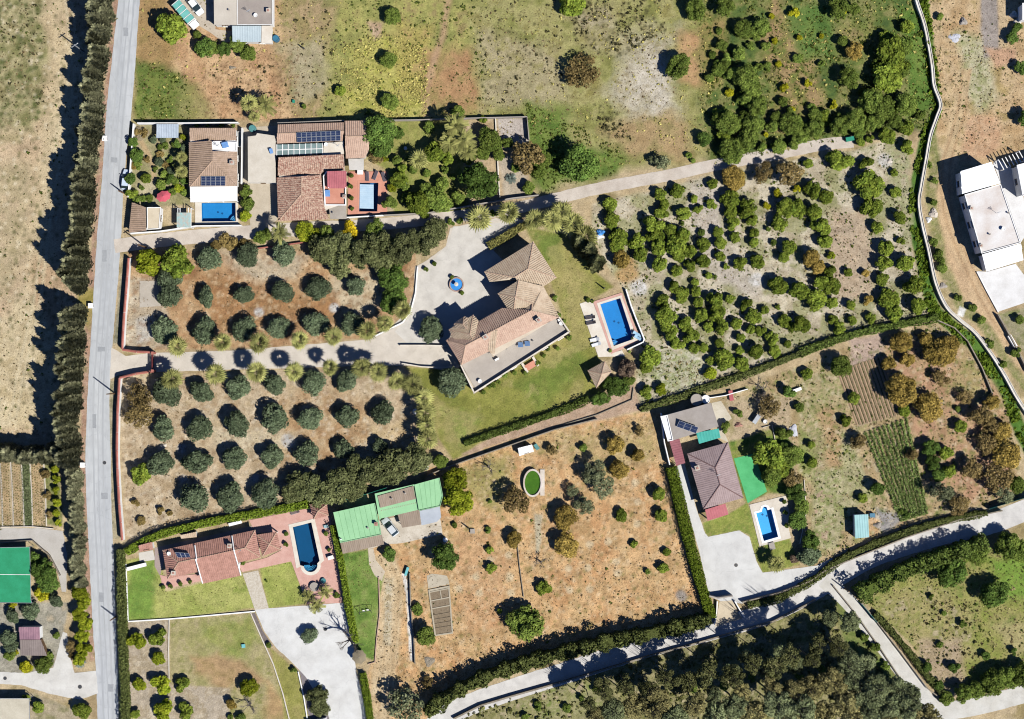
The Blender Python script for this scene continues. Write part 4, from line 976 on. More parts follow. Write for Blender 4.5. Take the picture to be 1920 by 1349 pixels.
for i in range(8):
    mb = MB(); a = U(333 + i * 3.3, 399, 2.6); b = U(333 + i * 3.3, 427, 2.4)
    mb.box((a + b) / 2, (0.345, (a - b).length, 0.05)); mb.build('roof_sheet', mp, g)
for x in (333.2, 337.5, 353, 358):
    a, b = U(x, 390, 2.55), U(x, 427.5, 2.55); mb = MB(); mb.box((a + b) / 2 - Vector((0, 0, 0.14)), (0.12, (a - b).length, 0.14)); mb.build('rafter', M_WHITE, g)
for x, y in ((333,391),(358,391),(333,427),(358,427)):
    p = U(x, y, 2.5); mb = MB(); mb.box(Vector((p.x, p.y, 1.2)), (0.14, 0.14, 2.4)); mb.build('post', M_WHITE, g)
g = building('corrugated grey metal canopy in the corner of the white house garden', 314, 246, 'canopy', 'canopy')
mg = mat('galvanised_sheet', '#c2ccd4', '#aab6c0', 0.7, 0.06, 0.5, 5)
roof(g, [[(294,233,2.4),(335,233,2.4),(334.5,259,2.2),(292.5,259,2.2)]], mg, 0.5, 0.05, 0.05, ridge=None)
for x, y in ((295,235),(334,235),(333,258),(294,258)):
    p = U(x, y, 2.3); mb = MB(); mb.tube([(p.x, p.y, 0), (p.x, p.y, 2.25)], 0.06, 6); mb.build('post', M_DARKM, g)
mb = MB(); mb.prism(px2([(446.5,248),(453.5,248),(453.5,276.5),(446.5,276.5)]), 0.05, 0.7, [px2([(447.5,249),(452.5,249),(452.5,275.5),(447.5,275.5)])])
t = empty('water_trough', U(450, 262, 0), 'long narrow water trough beside the white house', 'trough'); mb.build('wall', M_WHITE, t)
mb = MB(); mb.prism(px2([(447.5,249),(452.5,249),(452.5,275.5),(447.5,275.5)]), 0.06, 0.5); mb.build('water', mat('dark_water', '#2e5568', '#274a5c', 1, 0.04, 0.1, 3, spec=0.5), t)
g = building('flat roofed concrete garage between the two tiled houses', 490, 300, 'garage', 'garage')
walls(g, [(466,258),(516,256),(516,342),(466,342)], 2.5, M_WHITE, door=2, windows=(2,))
slab_roof(g, [(464.6,256.5),(480,254.5),(482,250),(516.5,255),(517,343),(465,343)], 2.7, mat('pale_roof', '#e0d6c4', '#d0c5b2', 0.4, 0.06, 0.9, 5), None)
mb = MB(); mb.box(U(509,284,2.7) + Vector((0,0,0.45)), (0.7,1.1,0.08), 0.2, 0.5); mb.build('solar_collector', MATS['collector_glass'], g)

# ---------------------------------------------------------------- terracotta house
h = building('rambling house with mottled red tiles and a row of solar panels', 590, 320)
walls(h, [(523,237),(643,233),(643,262),(523,268)], 3.0, M_CREAM, windows=(3,))
z1 = 3.0
roof(h, [[(520.8,234,z1),(644.3,230,z1),(644.3,246,z1+0.9),(519.7,251,z1+0.9)], [(519.7,251,z1+0.9),(644.3,246,z1+0.9),(643.5,264.4,z1),(519,269.5,z1)]], M_TILE)
panels(h, [(556,248.2,z1+1.05),(638.7,244,z1+1.05),(639,263.3,z1+0.1),(557,266.4,z1+0.1)], 9, 2)
walls(h, [(649,229),(688,229),(689,282),(682,295),(650,296)], 3.2, M_CREAM, windows=(1,))
roof(h, [[(646.4,227,3.3),(690,226.6,3.3),(691,255.3,4.3),(647,256.5,4.3)], [(647,256.5,4.3),(691,255.3,4.3),(692,280,3.5),(684,296.5,3.2),(648.4,297.6,3.2)]], M_TILE)
walls(h, [(523,297),(643,292),(644,318),(603,321),(600,330),(563,332),(610,360),(638,355),(640,384),(562,410),(524,412)], 2.9, M_CREAM, windows=(10,))
roof(h, [[(521.8,295.5,4.2),(644.3,289.7,4.2),(645.3,319.4,3.1),(604.8,322.5,3.1),(601.7,327.7,3.0),(520.8,329.8,3.0)]], M_TILE_M, 0.42, 0.13)
z2 = 2.95
roof(h, [[(518.7,333,z2),(565.4,330.8,z2+1.5),(565.4,364,z2+1.5),(521.8,414.9,z2)], [(565.4,364,z2+1.5),(521.8,414.9,z2),(617,411.5,z2)], [(565.4,330.8,z2+1.5),(602,328.7,z2+0.5),(607.5,386,z2+0.3),(617,411.5,z2),(565.4,364,z2+1.5)]], M_TILE_M, 0.42, 0.13)
slab_roof(h, [(606,331),(612,322),(649,321),(649.5,386),(609,386)], 3.0, M_TERRA, M_WHITE, 0.45, 2.0, name='roof_terrace')
roof(h, [[(613,321.5,4.6),(649.5,320.5,4.6),(649.5,353.6,4.4),(614,353.6,4.4)]], mat('red_sheet', '#c87478', '#b4646a', 0.8, 0.07, 0.6, 4), 0.36, 0.05, 0.05, ridge=None)
for x, y in ((615,324),(648,323),(648,352),(616,352)):
    p = U(x, y, 4.5); mb = MB(); mb.box(Vector((p.x, p.y, 3.7)), (0.16, 0.16, 1.6)); mb.build('post', M_WHITE, h)
slab_roof(h, [(617,388),(649,386),(650,411),(619,411)], 2.7, mat('grey_slab', '#b8aea0', '#a69c8e', 0.4, 0.07, 0.9, 5), None)
slab_roof(h, [(607,268.5),(644.5,265.5),(645,289),(606,291)], 2.9, M_CREAM, None)
slab_roof(h, [(653,298),(682,298),(682,319),(655,319)], 2.6, mat('pale_slab', '#dcd6cc', '#cbc4b8', 0.4, 0.05, 0.9, 5), None, name='porch_roof')
# glazed veranda: separate panes between white bars
for i in range(8):
    for j in range(2):
        a0, a1 = 519.5 + i * 10.7, 519.5 + (i + 1) * 10.7 - 1.0
        b0, b1 = 271.5 - i * 0.35 + j * 10.5, 271.5 - i * 0.35 + j * 10.5 + 9.6
        mb = MB(); mb.prism(px2([(a0, b0), (a1, b0), (a1, b1), (a0, b1)], 2.9), 2.88, 2.905); mb.build('pane', mat('veranda_glass', '#93a6a2', '#7f928e', 1.2, 0.08, 0.1, 4, spec=0.6), h)
for i in range(9):
    a, b = U(519 + i * 10.7, 271.3 - i * 0.35, 2.95), U(519 + i * 10.7, 292.5 - i * 0.2, 2.95)
    mb = MB(); mb.box((a + b) / 2, (0.13, (a - b).length, 0.12)); mb.build('glazing_bar', M_WHITE, h)
a, b = U(519, 281.8, 2.96), U(606, 279, 2.96); mb = MB(); mb.box((a + b) / 2, ((a - b).length, 0.14, 0.12), 0.03); mb.build('glazing_bar', M_WHITE, h)
chimney(h, 646, 369, 3.0, 0.8, 0.6)
mb = MB(); mb.box(U(614.5,363,3.0) + Vector((0,0,0.35)), (1.0,1.4,0.08), 0, 0.4); mb.build('solar_collector', MATS['collector_glass'], h)

# ---------------------------------------------------------------- south-west house
h = building('long pink tiled house with a pink terrace and lawn in front', 400, 1045)
z1 = 2.9
walls(h, inset_px([(305,1032),(478.6,994),(488.7,1045.6),(450,1056),(448,1078),(381,1092),(377,1072),(314,1086)], 4), 2.85, M_WHITE, windows=(0, 3, 4, 6))
NWc, NEc, SEc, SWc = (305,1032,z1), (478.6,994,z1), (488.7,1045.6,z1), (314,1086,z1)
ra, rb = (335,1054.5,z1+1.4), (459.6,1027.7,z1+1.4)
roof(h, [[NWc, NEc, rb, ra], [NEc, SEc, rb], [ra, rb, SEc, SWc], [NWc, ra, SWc]], M_TILE_R)
roof(h, [[(366.6,1047.8,z1+1.55),(438,1031.5,z1+1.55),(450.6,1080,z1-0.1),(380,1094.9,z1-0.1)]], M_TILE_R)
roof(h, [[(481,1003,2.6),(519,997.4,2.6),(505,1021,3.4)], [(519,997.4,2.6),(526.8,1031,2.6),(505,1021,3.4)], [(526.8,1031,2.6),(492,1043.3,2.6),(505,1021,3.4)], [(492,1043.3,2.6),(481,1003,2.6),(505,1021,3.4)]], M_TILE_R)
for x, y in ((517,1000),(524,1030)):
    p = U(x, y, 2.5); mb = MB(); mb.tube([(p.x, p.y, 0), (p.x, p.y, 2.55)], 0.15, 8); mb.build('column', M_WHITE, h)
for a, b in (((365.5,1023,z1+0.5),(369,1050,z1+1.55)), ((435,1005,z1+0.3),(438.5,1031,z1+1.6)), ((438.5,1031,z1+1.6),(452,1079,z1)), ((366.6,1048,z1+1.6),(380,1094,z1))):
    mb = MB(); mb.tube([v3(a) + Vector((0,0,0.12)), v3(b) + Vector((0,0,0.12))], 0.13, 6); mb.build('verge', M_WHITE, h)
chimney(h, 430.4, 1024, z1 + 0.9); chimney(h, 325, 1075, z1 + 0.3)
panels(h, [(329,1033,z1+1.1),(355,1035,z1+1.1),(360,1047,z1+0.6),(334,1043,z1+0.6)], 3, 1, 'solar_collector', 0.5)
g = building('small beige tiled outbuilding against the hedge by the pink house', 353, 1004, 'outbuilding', 'outbuilding')
walls(g, [(340,1004),(366,998.5),(367,1007),(341,1009)], 2.0, M_WHITE)
roof(g, [[(337.5,1004,2.3),(367.7,997.4,2.3),(369,1007.5,2.0),(339.7,1010.5,2.0)]], M_TILE_B)
g = building('small red tiled shed in the corner by the hedge', 273, 1026, 'shed', 'shed')
walls(g, [(262,1024.5),(284,1018.5),(286,1029),(263,1033)], 2.0, M_WHITE, windows=(2,))
roof(g, [[(260,1023,2.3),(285,1016.5,2.3),(287,1031,2.0),(261.4,1035.5,2.0)]], M_TILE_R)
sheet('garden_path', [(260,1037),(287,1032),(291,1050),(262,1054)], M_CONC, 0.05, 0.07)

# ---------------------------------------------------------------- green roofed house
h = building('long building with bright green flat roofs and brown lean-tos', 725, 960)
M_GRN = mat('green_roof_paint', '#a6d8a2', '#98ca96', 0.4, 0.04, 0.8, 4)
M_BRN = mat('brown_sheet', '#a89684', '#94826f', 0.5, 0.08, 0.8, 4, stretch=(3, 0.6, 1))
g1 = [(625,961),(702.8,943.4),(714.9,1002.7),(638,1018.4)]
walls(h, inset_px(g1, 2), 2.9, M_GRN, windows=(2,)); slab_roof(h, g1, 3.1, M_GRN, M_GRN, 0.15, 1.0)
roof(h, [[(638,1018.4,2.75),(714.9,1002.7,2.75),(720.4,1021.2,2.3),(642.6,1038.8,2.3)]], M_BRN, 0.4, 0.04, 0.06, ridge=None, name='lean_to_roof')
for x, y in ((645,1036),(681,1028),(717,1020)):
    p = U(x, y, 2.2); mb = MB(); mb.tube([(p.x, p.y, 0), (p.x, p.y, 2.25)], 0.07, 6); mb.build('post', M_WHITE, h)
g2 = [(703,926),(777,909),(824,896),(830.7,930.4),(826,949),(786,958),(713,975)]
walls(h, inset_px(g2, 2), 2.5, M_GRN, windows=(5,))
slab_roof(h, [(777,909),(824,896),(830.7,930.4),(825.5,949.5),(785.5,958)], 2.8, M_GRN, M_GRN, 0.18, 1.0)
slab_roof(h, [(702.5,926),(777,908.5),(777.5,911.5),(708,929.5),(714.5,974),(711,975)], 2.9, M_GRN, None)
roof(h, [[(708.4,930.4,3.1),(775,911.5,3.1),(778.8,936,2.7),(713,952.6,2.7)]], M_BRN, 0.4, 0.04, 0.06, ridge=None)
roof(h, [[(714,957,2.5),(781,942,2.5),(785,955,2.3),(716,970,2.3)]], M_BRN, 0.4, 0.04, 0.06, ridge=None)
roof(h, [[(745,964,2.45),(786,956,2.45),(790,984,2.2),(754,990,2.2)]], M_BRN, 0.4, 0.04, 0.06, ridge=None, name='lean_to_roof')
slab_roof(h, [(786.5,958.5),(825,950),(827,971),(819,979),(790.5,985.5)], 2.3, mat('blue_grey_sheet', '#bfc4ca', '#aeb4ba', 0.5, 0.05, 0.6, 4), None, thick=0.08, name='lean_to_roof')
for x, y in ((755,988),(789,982),(818,977),(826,968)):
    p = U(x, y, 2.1); mb = MB(); mb.tube([(p.x, p.y, 0), (p.x, p.y, 2.2)], 0.07, 6); mb.build('post', M_DARKM, h)
chimney(h, 705, 983, 3.1, 0.9, 0.5, m=M_TILE_R)
mb = MB(); mb.tube([U(640,1011,3.1), U(640,1011,3.1) + Vector((0,0,0.8))], 0.12, 8); mb.build('vent_pipe', M_WHITE, h)

# ---------------------------------------------------------------- south-east house
h = building('mauve tiled hip roofed house beside green artificial turf', 1340, 890)
z1 = 3.3
q = [(1288.5,851,z1),(1365,829.4,z1),(1393.7,934,z1),(1318.8,954.7,z1)]
walls(h, inset_px([p[:2] for p in q], 4), 3.2, M_WHITE, windows=(0, 1, 2, 3), door=1)
a_, b_ = (1341,877.2,z1+1.6), (1350,909,z1+1.6)
roof(h, [[q[0], q[1], a_], [q[1], q[2], b_, a_], [q[2], q[3], b_], [q[3], q[0], a_, b_]], M_TILE_P, 0.42, 0.05, ridge=mat('mauve_ridge', '#8a6c68', '#7a5e5a', 1, 0.08))
chimney(h, 1307.6, 878, z1 + 0.5, 1.0, 0.8, 0.27)
roof(h, [[(1322,956,2.7),(1360,944.5,2.7),(1366,965,2.5),(1326.8,977,2.5)]], mat('red_felt', '#c8767a', '#b8686c', 0.6, 0.05, 0.8, 4), 0.5, 0.03, 0.08, ridge=None, name='porch_roof')
for x, y in ((1328,974),(1364,963)):
    p = U(x, y, 2.5); mb = MB(); mb.tube([(p.x, p.y, 0), (p.x, p.y, 2.5)], 0.14, 8); mb.build('column', M_WHITE, h)
g = building('grey flat roofed annex with white parapet above the mauve house', 1300, 790, 'annex', 'annex')
g3 = [(1252,778),(1333,755.5),(1347.5,800),(1263,825.6)]
walls(g, inset_px([(1238,780),(1333,755.5),(1347.5,800),(1252,828)], 2), 2.9, M_WHITE, windows=(1,))
slab_roof(g, g3, 3.1, mat('grey_roof', '#b0a69c', '#a0968c', 0.35, 0.05, 0.9, 5), None)
slab_roof(g, [(1238,781),(1251.5,778.2),(1262.5,826),(1252,828)], 3.0, M_WHITE, M_WHITE, 0.25, 1.6, name='roof_walk')
panels(g, [(1274,788,3.95),(1310,801,3.95),(1305,813,3.35),(1268,800,3.35)], 3, 1, 'solar_panel', 0.15)
roof(g, [[(1305.4,812,2.9),(1347.5,804,2.9),(1350.7,821,2.5),(1310.8,832.6,2.5)]], mat('teal_awning', '#3fae9e', '#35a090', 0.6, 0.04, 0.7, 4), 0.6, 0.02, 0.05, ridge=None, name='awning')
g = building('maroon corrugated carport along the white wall', 1270, 848, 'carport', 'carport')
roof(g, [[(1255,827,2.6),(1274,823,2.7),(1285,868.6,2.7),(1268,873.4,2.6)]], mat('maroon_sheet', '#a8686e', '#985a60', 0.6, 0.06, 0.7, 4), 0.5, 0.04, 0.06, ridge=None, axis=(1, 0, 0))
for x, y in ((1257,829),(1273,825),(1283,866),(1269,871)):
    p = U(x, y, 2.6); mb = MB(); mb.tube([(p.x, p.y, 0), (p.x, p.y, 2.55)], 0.07, 6); mb.build('post', M_WHITE, g)

# ---------------------------------------------------------------- white block on the east edge
h = building('long white building with flat stained roof on the eastern track', 1860, 410)
z1 = 5.0
mr = mat('stained_roof', '#f0ece6', '#d6c8bc', 0.22, 0.05, 0.9, 4)
g4 = [(1808,365.4),(1876,345.4),(1913.5,456),(1840,476)]
walls(h, inset_px(g4, 1.5), z1 - 0.15, M_WHITE, windows=(3,), storeys=2)
slab_roof(h, g4, z1, mr, M_WHITE, 0.2, 1.5)
walls(h, [(1803,323),(1858,306),(1875,343),(1806,363)], z1 - 0.4, M_WHITE, windows=(3,))
roof(h, [[(1801.4,321.4,z1+0.3),(1858.8,304,z1+0.3),(1876,344,z1),(1804,364,z1)]], mat('white_sheet', '#f4f4f4', '#e6e8ea', 0.4, 0.03, 0.6, 4, k=1.3), 0.6, 0.03, 0.08, ridge=None)
walls(h, [(1843,479),(1912,459),(1917,486),(1851,507)], 3.2, M_WHITE)
roof(h, [[(1841.4,477.5,3.8),(1913.5,457,3.8),(1919,488,3.4),(1849.4,509.5,3.4)]], MATS['white_sheet'], 0.6, 0.03, 0.08, ridge=None)
chimney(h, 1822, 391, z1, 0.6, 0.5); chimney(h, 1840, 461, z1, 0.5, 0.5)
g = building('white roofed house cut by the eastern picture edge', 1925, 340)
walls(g, [(1908,312),(1960,298),(1975,350),(1918,366)], 4.2, M_WHITE, windows=(3,))
slab_roof(g, [(1906,310),(1962,295),(1978,352),(1917,368)], 4.4, M_WHITE, M_WHITE, 0.2, 1.6)
g = building('narrow white pergola with open beams north of the white block', 1898, 290, 'pergola', 'pergola')
for i in range(7):
    a, b = U(1872 + i * 6.5, 300 - i * 2.6, 2.6), U(1882 + i * 6.5, 318 - i * 2.6, 2.6); d = b - a
    mb = MB(); mb.box((a + b) / 2, (d.length, 0.16, 0.16), math.atan2(d.y, d.x)); mb.build('beam', M_WHITE, g)
for x, y in ((1872,300),(1882,318),(1911,284),(1921,302)):
    p = U(x, y, 2.6); mb = MB(); mb.box(Vector((p.x, p.y, 1.28)), (0.2, 0.2, 2.5)); mb.build('post', M_WHITE, g)
g = building('white building corner at the northern end of the eastern edge', 1945, 20)
walls(g, [(1918,8),(1970,4),(1972,34),(1918,36)], 3.4, M_WHITE); slab_roof(g, [(1917,6),(1972,2),(1974,36),(1917,38)], 3.6, M_WHITE)

# ---------------------------------------------------------------- north building
h = building('flat roofed northern building, half beige and half grey', 455, 30)
walls(h, [(402,-40),(510,-40),(510,45),(402,45)], 3.4, M_WHITE, windows=(2,))
slab_roof(h, [(400.5,-42),(444.5,-42),(444.5,47),(401.5,47)], 3.6, mat('beige_roof', '#d9cebd', '#cabfae', 0.35, 0.06, 0.9, 5), None)
slab_roof(h, [(444.6,-42),(511,-42),(511,47),(444.6,47)], 3.61, mat('taupe_roof', '#b0a498', '#a0948a', 0.35, 0.06, 0.9, 5), M_WHITE, 0.12, 0.9)
roof(h, [[(435,48.6,3.0),(490,48.6,3.0),(489,79,2.7),(436,79,2.7)]], mat('pale_blue_sheet', '#c3d0d2', '#b4c2c5', 0.4, 0.05, 0.6, 4), 0.5, 0.03, 0.06, ridge=None, name='porch_roof')
slab_roof(h, [(490.5,48.5),(511,48.5),(509.5,82),(490,81)], 2.9, M_CREAM, None, name='porch_roof')
walls(h, [(437,50),(508,50),(508,79),(437,77)], 2.6, M_WHITE, windows=(2,))
chimney(h, 503, 20, 3.6, 0.9, 0.7); 

# ---------------------------------------------------------------- small sheds
def shed(corners, z0, z1, label, m, x, y, wm=None, spacing=0.5, name='shed'):
    g = building(label, x, y, name, 'shed')
    walls(g, inset_px([c[:2] for c in corners], 1.2), min(z0, z1) - 0.1, wm or M_WHITE, door=2, windows=(2,), win_h=0.7, sill=1.1)
    roof(g, [[(*corners[0], z0), (*corners[1], z0), (*corners[2], z1), (*corners[3], z1)]], m, spacing, 0.04, 0.06, ridge=None)
    return g
shed([(971,840.5),(997.5,834),(1001,847),(973.6,855.6)], 2.2, 2.0, 'small white shed near the oval green pond', M_WHITE, 985, 845)
shed([(1602,966),(1628,964.5),(1629,1007.7),(1603.5,1010)], 2.6, 2.4, 'turquoise roofed shed beside the vegetable field', mat('turquoise_roof', '#a5d0ce', '#94c2c0', 0.5, 0.05, 0.6, 4), 1615, 988)
shed([(35.7,1176),(74,1176),(75,1199.5),(37,1199.5)], 2.6, 2.7, 'mauve and brown sheet roofed shed among bushes', mat('mauve_sheet', '#b08690', '#94707c', 0.6, 0.06, 0.7, 4), 55, 1188)
g = building('brown corrugated lean-to against the mauve roofed shed', 57, 1215, 'lean_to', 'shed')
walls(g, [(38.5,1201),(75,1201),(87,1229),(40,1228)], 2.0, M_WOOD); roof(g, [[(37,1200,2.5),(76,1200,2.5),(88,1230,2.2),(38.5,1229.5,2.2)]], mat('brown_roof', '#93857e', '#82746e', 0.6, 0.07, 0.8, 4), 0.45, 0.04, 0.06, ridge=None)
# shade net houses
def net_house(poly, z, hexa, hexb, label, x, y, bars=()):
    g = building(label, x, y, 'net_house', 'net house')
    mb = MB(); mb.prism(px2(poly, z), z - 0.04, z); mb.build('net_roof', mat('net_' + hexa, '#' + hexa, '#' + hexb, 0.5, 0.1, 0.9, 7), g)
    n = len(poly)
    for i in range(n):
        a, b = U(*poly[i], z), U(*poly[(i+1) % n], z)
        d = b - a; mb = MB(); mb.box((a + b) / 2 + Vector((0, 0, 0.04)), (d.length, 0.08, 0.08), math.atan2(d.y, d.x)); mb.build('rail', M_ALU, g)
        mb = MB(); mb.tube([(a.x, a.y, 0), (a.x, a.y, z)], 0.06, 6); mb.build('post', M_ALU, g)
    for a, b in bars:
        a, b = U(*a, z), U(*b, z); d = b - a
        mb = MB(); mb.box((a + b) / 2 + Vector((0, 0, 0.05)), (d.length, 0.1, 0.06), math.atan2(d.y, d.x)); mb.build('rail', M_WHITE, g)
net_house([(-40,1028),(56,1026),(58,1125),(60,1131),(-40,1130)], 2.6, '2fa070', '259060', 'green shade net house beside the western lane', 20, 1080, [((-40,1077),(57,1078))])
net_house([(-40,1310),(55,1310),(56,1380),(-40,1380)], 2.6, 'd5cbb4', 'c3b9a2', 'pale beige covered net house at the south-west corner', 20, 1345)

# ================================================================ VEGETATION
def leaf_cloud(rs, pos, nrm, size, asp=1.0, rnd=0.7):
    """pointed leaf clumps (rhombus faces) at pos, facing roughly along nrm"""
    n = len(pos)
    nn = nrm + rs.normal(0, rnd, (n, 3)); nn /= np.linalg.norm(nn, axis=1)[:, None] + 1e-9
    a = np.cross(nn, rs.normal(0, 1, (n, 3))); a /= np.linalg.norm(a, axis=1)[:, None] + 1e-9
    b = np.cross(nn, a)
    s = size * rs.uniform(0.55, 1.35, (n, 1))
    v = np.stack([pos + a * s, pos + b * s * 0.62 * asp + nn * s * 0.12, pos - a * s * 0.9, pos - b * s * 0.62 * asp + nn * s * 0.12], 1)
    return v.reshape(-1, 3), np.repeat(rs.rand(n), 4)
def leaf_mesh(name, v, lv, core=None):
    nv = len(v); k = nv // 4
    if core is not None:
        cv, cf = core
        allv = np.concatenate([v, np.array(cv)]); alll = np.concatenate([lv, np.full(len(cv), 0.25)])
    else: allv, alll = v, lv
    me = bpy.data.meshes.new(name)
    faces = [(4*i, 4*i+1, 4*i+2, 4*i+3) for i in range(k)]
    if core is not None: faces += [tuple(nv + j for j in f) for f in cf]
    me.from_pydata(allv.tolist(), [], faces)
    at = me.attributes.new('lv', 'FLOAT', 'POINT'); at.data.foreach_set('value', alll.astype(np.float32))
    me.materials.append(leaf_mat('leaf_default', (0.08, 0.1, 0.04)))
    me.update()
    return me
def ball_core(cs, rad, seg=7, ring=4):
    V, F = [], []
    for c, r in zip(cs, rad):
        n0 = len(V)
        for i in range(ring + 1):
            ph = math.pi * i / ring
            for k in range(seg):
                t = 2 * math.pi * k / seg + i * 0.4
                V.append((c[0] + r * math.sin(ph) * math.cos(t), c[1] + r * math.sin(ph) * math.sin(t), c[2] + r * math.cos(ph)))
        for i in range(ring):
            for k in range(seg): F.append((n0 + i*seg + k, n0 + i*seg + (k+1) % seg, n0 + (i+1)*seg + (k+1) % seg, n0 + (i+1)*seg + k))
    return V, F
def crown(name, seed, n, lumps, leaf, lr=(0.3, 0.5), spread=0.62, flat=0.7, dens_core=0.72, ragged=0.12):
    """unit crown (radius about 1, centre at the origin) made of leaf clumps around uneven lobes"""
    rs = np.random.RandomState(seed)
    lumps = int(lumps * rs.uniform(0.65, 1.25)); spread *= rs.uniform(0.94, 1.14); dens_core *= rs.uniform(0.8, 1.0)
    lop = rs.uniform(-0.16, 0.16, 3) * np.array([1, 1, 0.3]) * (0.35 if 'olive' in name else 1.0)
    cs, rad = [np.array([0, 0, 0.0])], [rs.uniform(0.42, 0.55)]
    for i in range(lumps):
        t = 2 * math.pi * (i + rs.uniform(-0.4, 0.4)) / lumps * 2.4; u = rs.uniform(-0.35, 0.95)
        h = math.sqrt(max(0, 1 - u * u)); k = spread * rs.uniform(0.75, 1.12)
        cs.append(np.array([math.cos(t) * h * k, math.sin(t) * h * k, u * k * flat]) + lop); rad.append(rs.uniform(lr[0] * 0.75, lr[1] * 1.08))
    cs = np.array(cs); rad = np.array(rad)
    idx = rs.choice(len(cs), int(n * 1.9), p=rad ** 2 / (rad ** 2).sum())
    d = rs.normal(0, 1, (len(idx), 3)); d[:, 2] += 0.25; d /= np.linalg.norm(d, axis=1)[:, None]
    pos = cs[idx] + d * (rad[idx] * rs.uniform(0.82, 1.0 + ragged, len(idx)))[:, None] * np.array([1, 1, flat + 0.15])
    dist = np.linalg.norm(pos[:, None, :] - cs[None], axis=2) / rad[None]
    keep = (dist.min(1) > 0.74)
    pos, d = pos[keep][:n], d[keep][:n]
    v, lv = leaf_cloud(rs, pos, d + np.array([0, 0, 0.35]), leaf, 1.0, 0.5)
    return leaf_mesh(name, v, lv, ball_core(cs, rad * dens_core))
def conifer(name, seed, n, leaf, taper=0.6):
    """unit conifer: height 1, base radius 1 in x and y"""
    rs = np.random.RandomState(seed)
    z = rs.rand(n) ** 0.85; t = rs.rand(n) * 2 * math.pi
    rr = (1 - z) ** taper * (0.8 + 0.28 * np.sin(t * 3 + seed) * rs.rand(n)) + 0.05
    rr *= rs.uniform(0.7, 1.12, n) * np.clip(z / 0.06, 0.5, 1)
    pos = np.stack([rr * np.cos(t), rr * np.sin(t), z * 1.0], 1)
    nrm = np.stack([np.cos(t), np.sin(t), np.full(n, 0.5)], 1)
    # leaf sprays point up and outwards; drawn in a space where z is compressed by the tree's slenderness
    a = np.stack([np.cos(t) * 0.55, np.sin(t) * 0.55, np.full(n, 0.16)], 1) + rs.normal(0, 0.13, (n, 3)) * np.array([1, 1, 0.2])
    b = np.stack([-np.sin(t), np.cos(t), np.zeros(n)], 1)
    s = leaf * rs.uniform(0.6, 1.4, (n, 1))
    v = np.stack([pos - a * s * 0.3, pos + b * s * 0.4 + a * s * 0.4, pos + a * s * 1.3, pos - b * s * 0.4 + a * s * 0.4], 1).reshape(-1, 3)
    lv = np.repeat(rs.rand(n), 4)
    V, F = [], []
    prof = [(0.5, 0.02), (0.72, 0.12), (0.55, 0.4), (0.28, 0.75), (0.03, 0.96)]
    for r, zz in prof:
        for k in range(8): V.append((r * math.cos(k * math.pi / 4), r * math.sin(k * math.pi / 4), zz))
    for i in range(len(prof) - 1):
        for k in range(8): F.append((i*8 + k, i*8 + (k+1) % 8, (i+1)*8 + (k+1) % 8, (i+1)*8 + k))
    return leaf_mesh(name, v, lv, (V, F))
def trunk_mesh(name, seed, limbs=5, bare=False):
    """unit trunk: foot at z=0, fork at z=1, limbs reach z=1.7"""
    rng = random.Random(seed); mb = MB()
    j = lambda a: rng.uniform(-a, a)
    mb.tube([(0, 0, 0), (j(.05), j(.05), 0.35), (j(.07), j(.07), 0.75), (0, 0, 1.0)], [0.16, 0.12, 0.1, 0.1], 7)
    def branch(p, d, L, r, depth):
        e = p + d * L; m_ = p + d * L * 0.5 + Vector((j(.1), j(.1), j(.05))) * L
        mb.tube([p, m_, e], [r, r * 0.75, r * 0.45], 5 if depth else 6, False)
        if depth < (3 if bare else 1):
            for _ in range(3 if bare else 2):
                nd = (d + Vector((rng.uniform(-.8, .8), rng.uniform(-.8, .8), rng.uniform(-.25, .45)))).normalized()
                branch(m_.lerp(e, rng.uniform(0.2, 1)), nd, L * rng.uniform(.5, .75), r * 0.5, depth + 1)
    for i in range(limbs):
        t = 2 * math.pi * (i + rng.uniform(-.3, .3)) / limbs
        branch(Vector((0, 0, 0.95)), Vector((math.cos(t), math.sin(t), rng.uniform(0.5, 1.1))).normalized(), rng.uniform(0.5, 0.8), 0.06, 0)
    me = bpy.data.meshes.new(name); me.from_pydata(mb.v, [], mb.f); me.materials.append(mat('bark', '#7a6a58', '#5c4e40', 3, 0.15, 0.95, 9)); me.update()
    return me
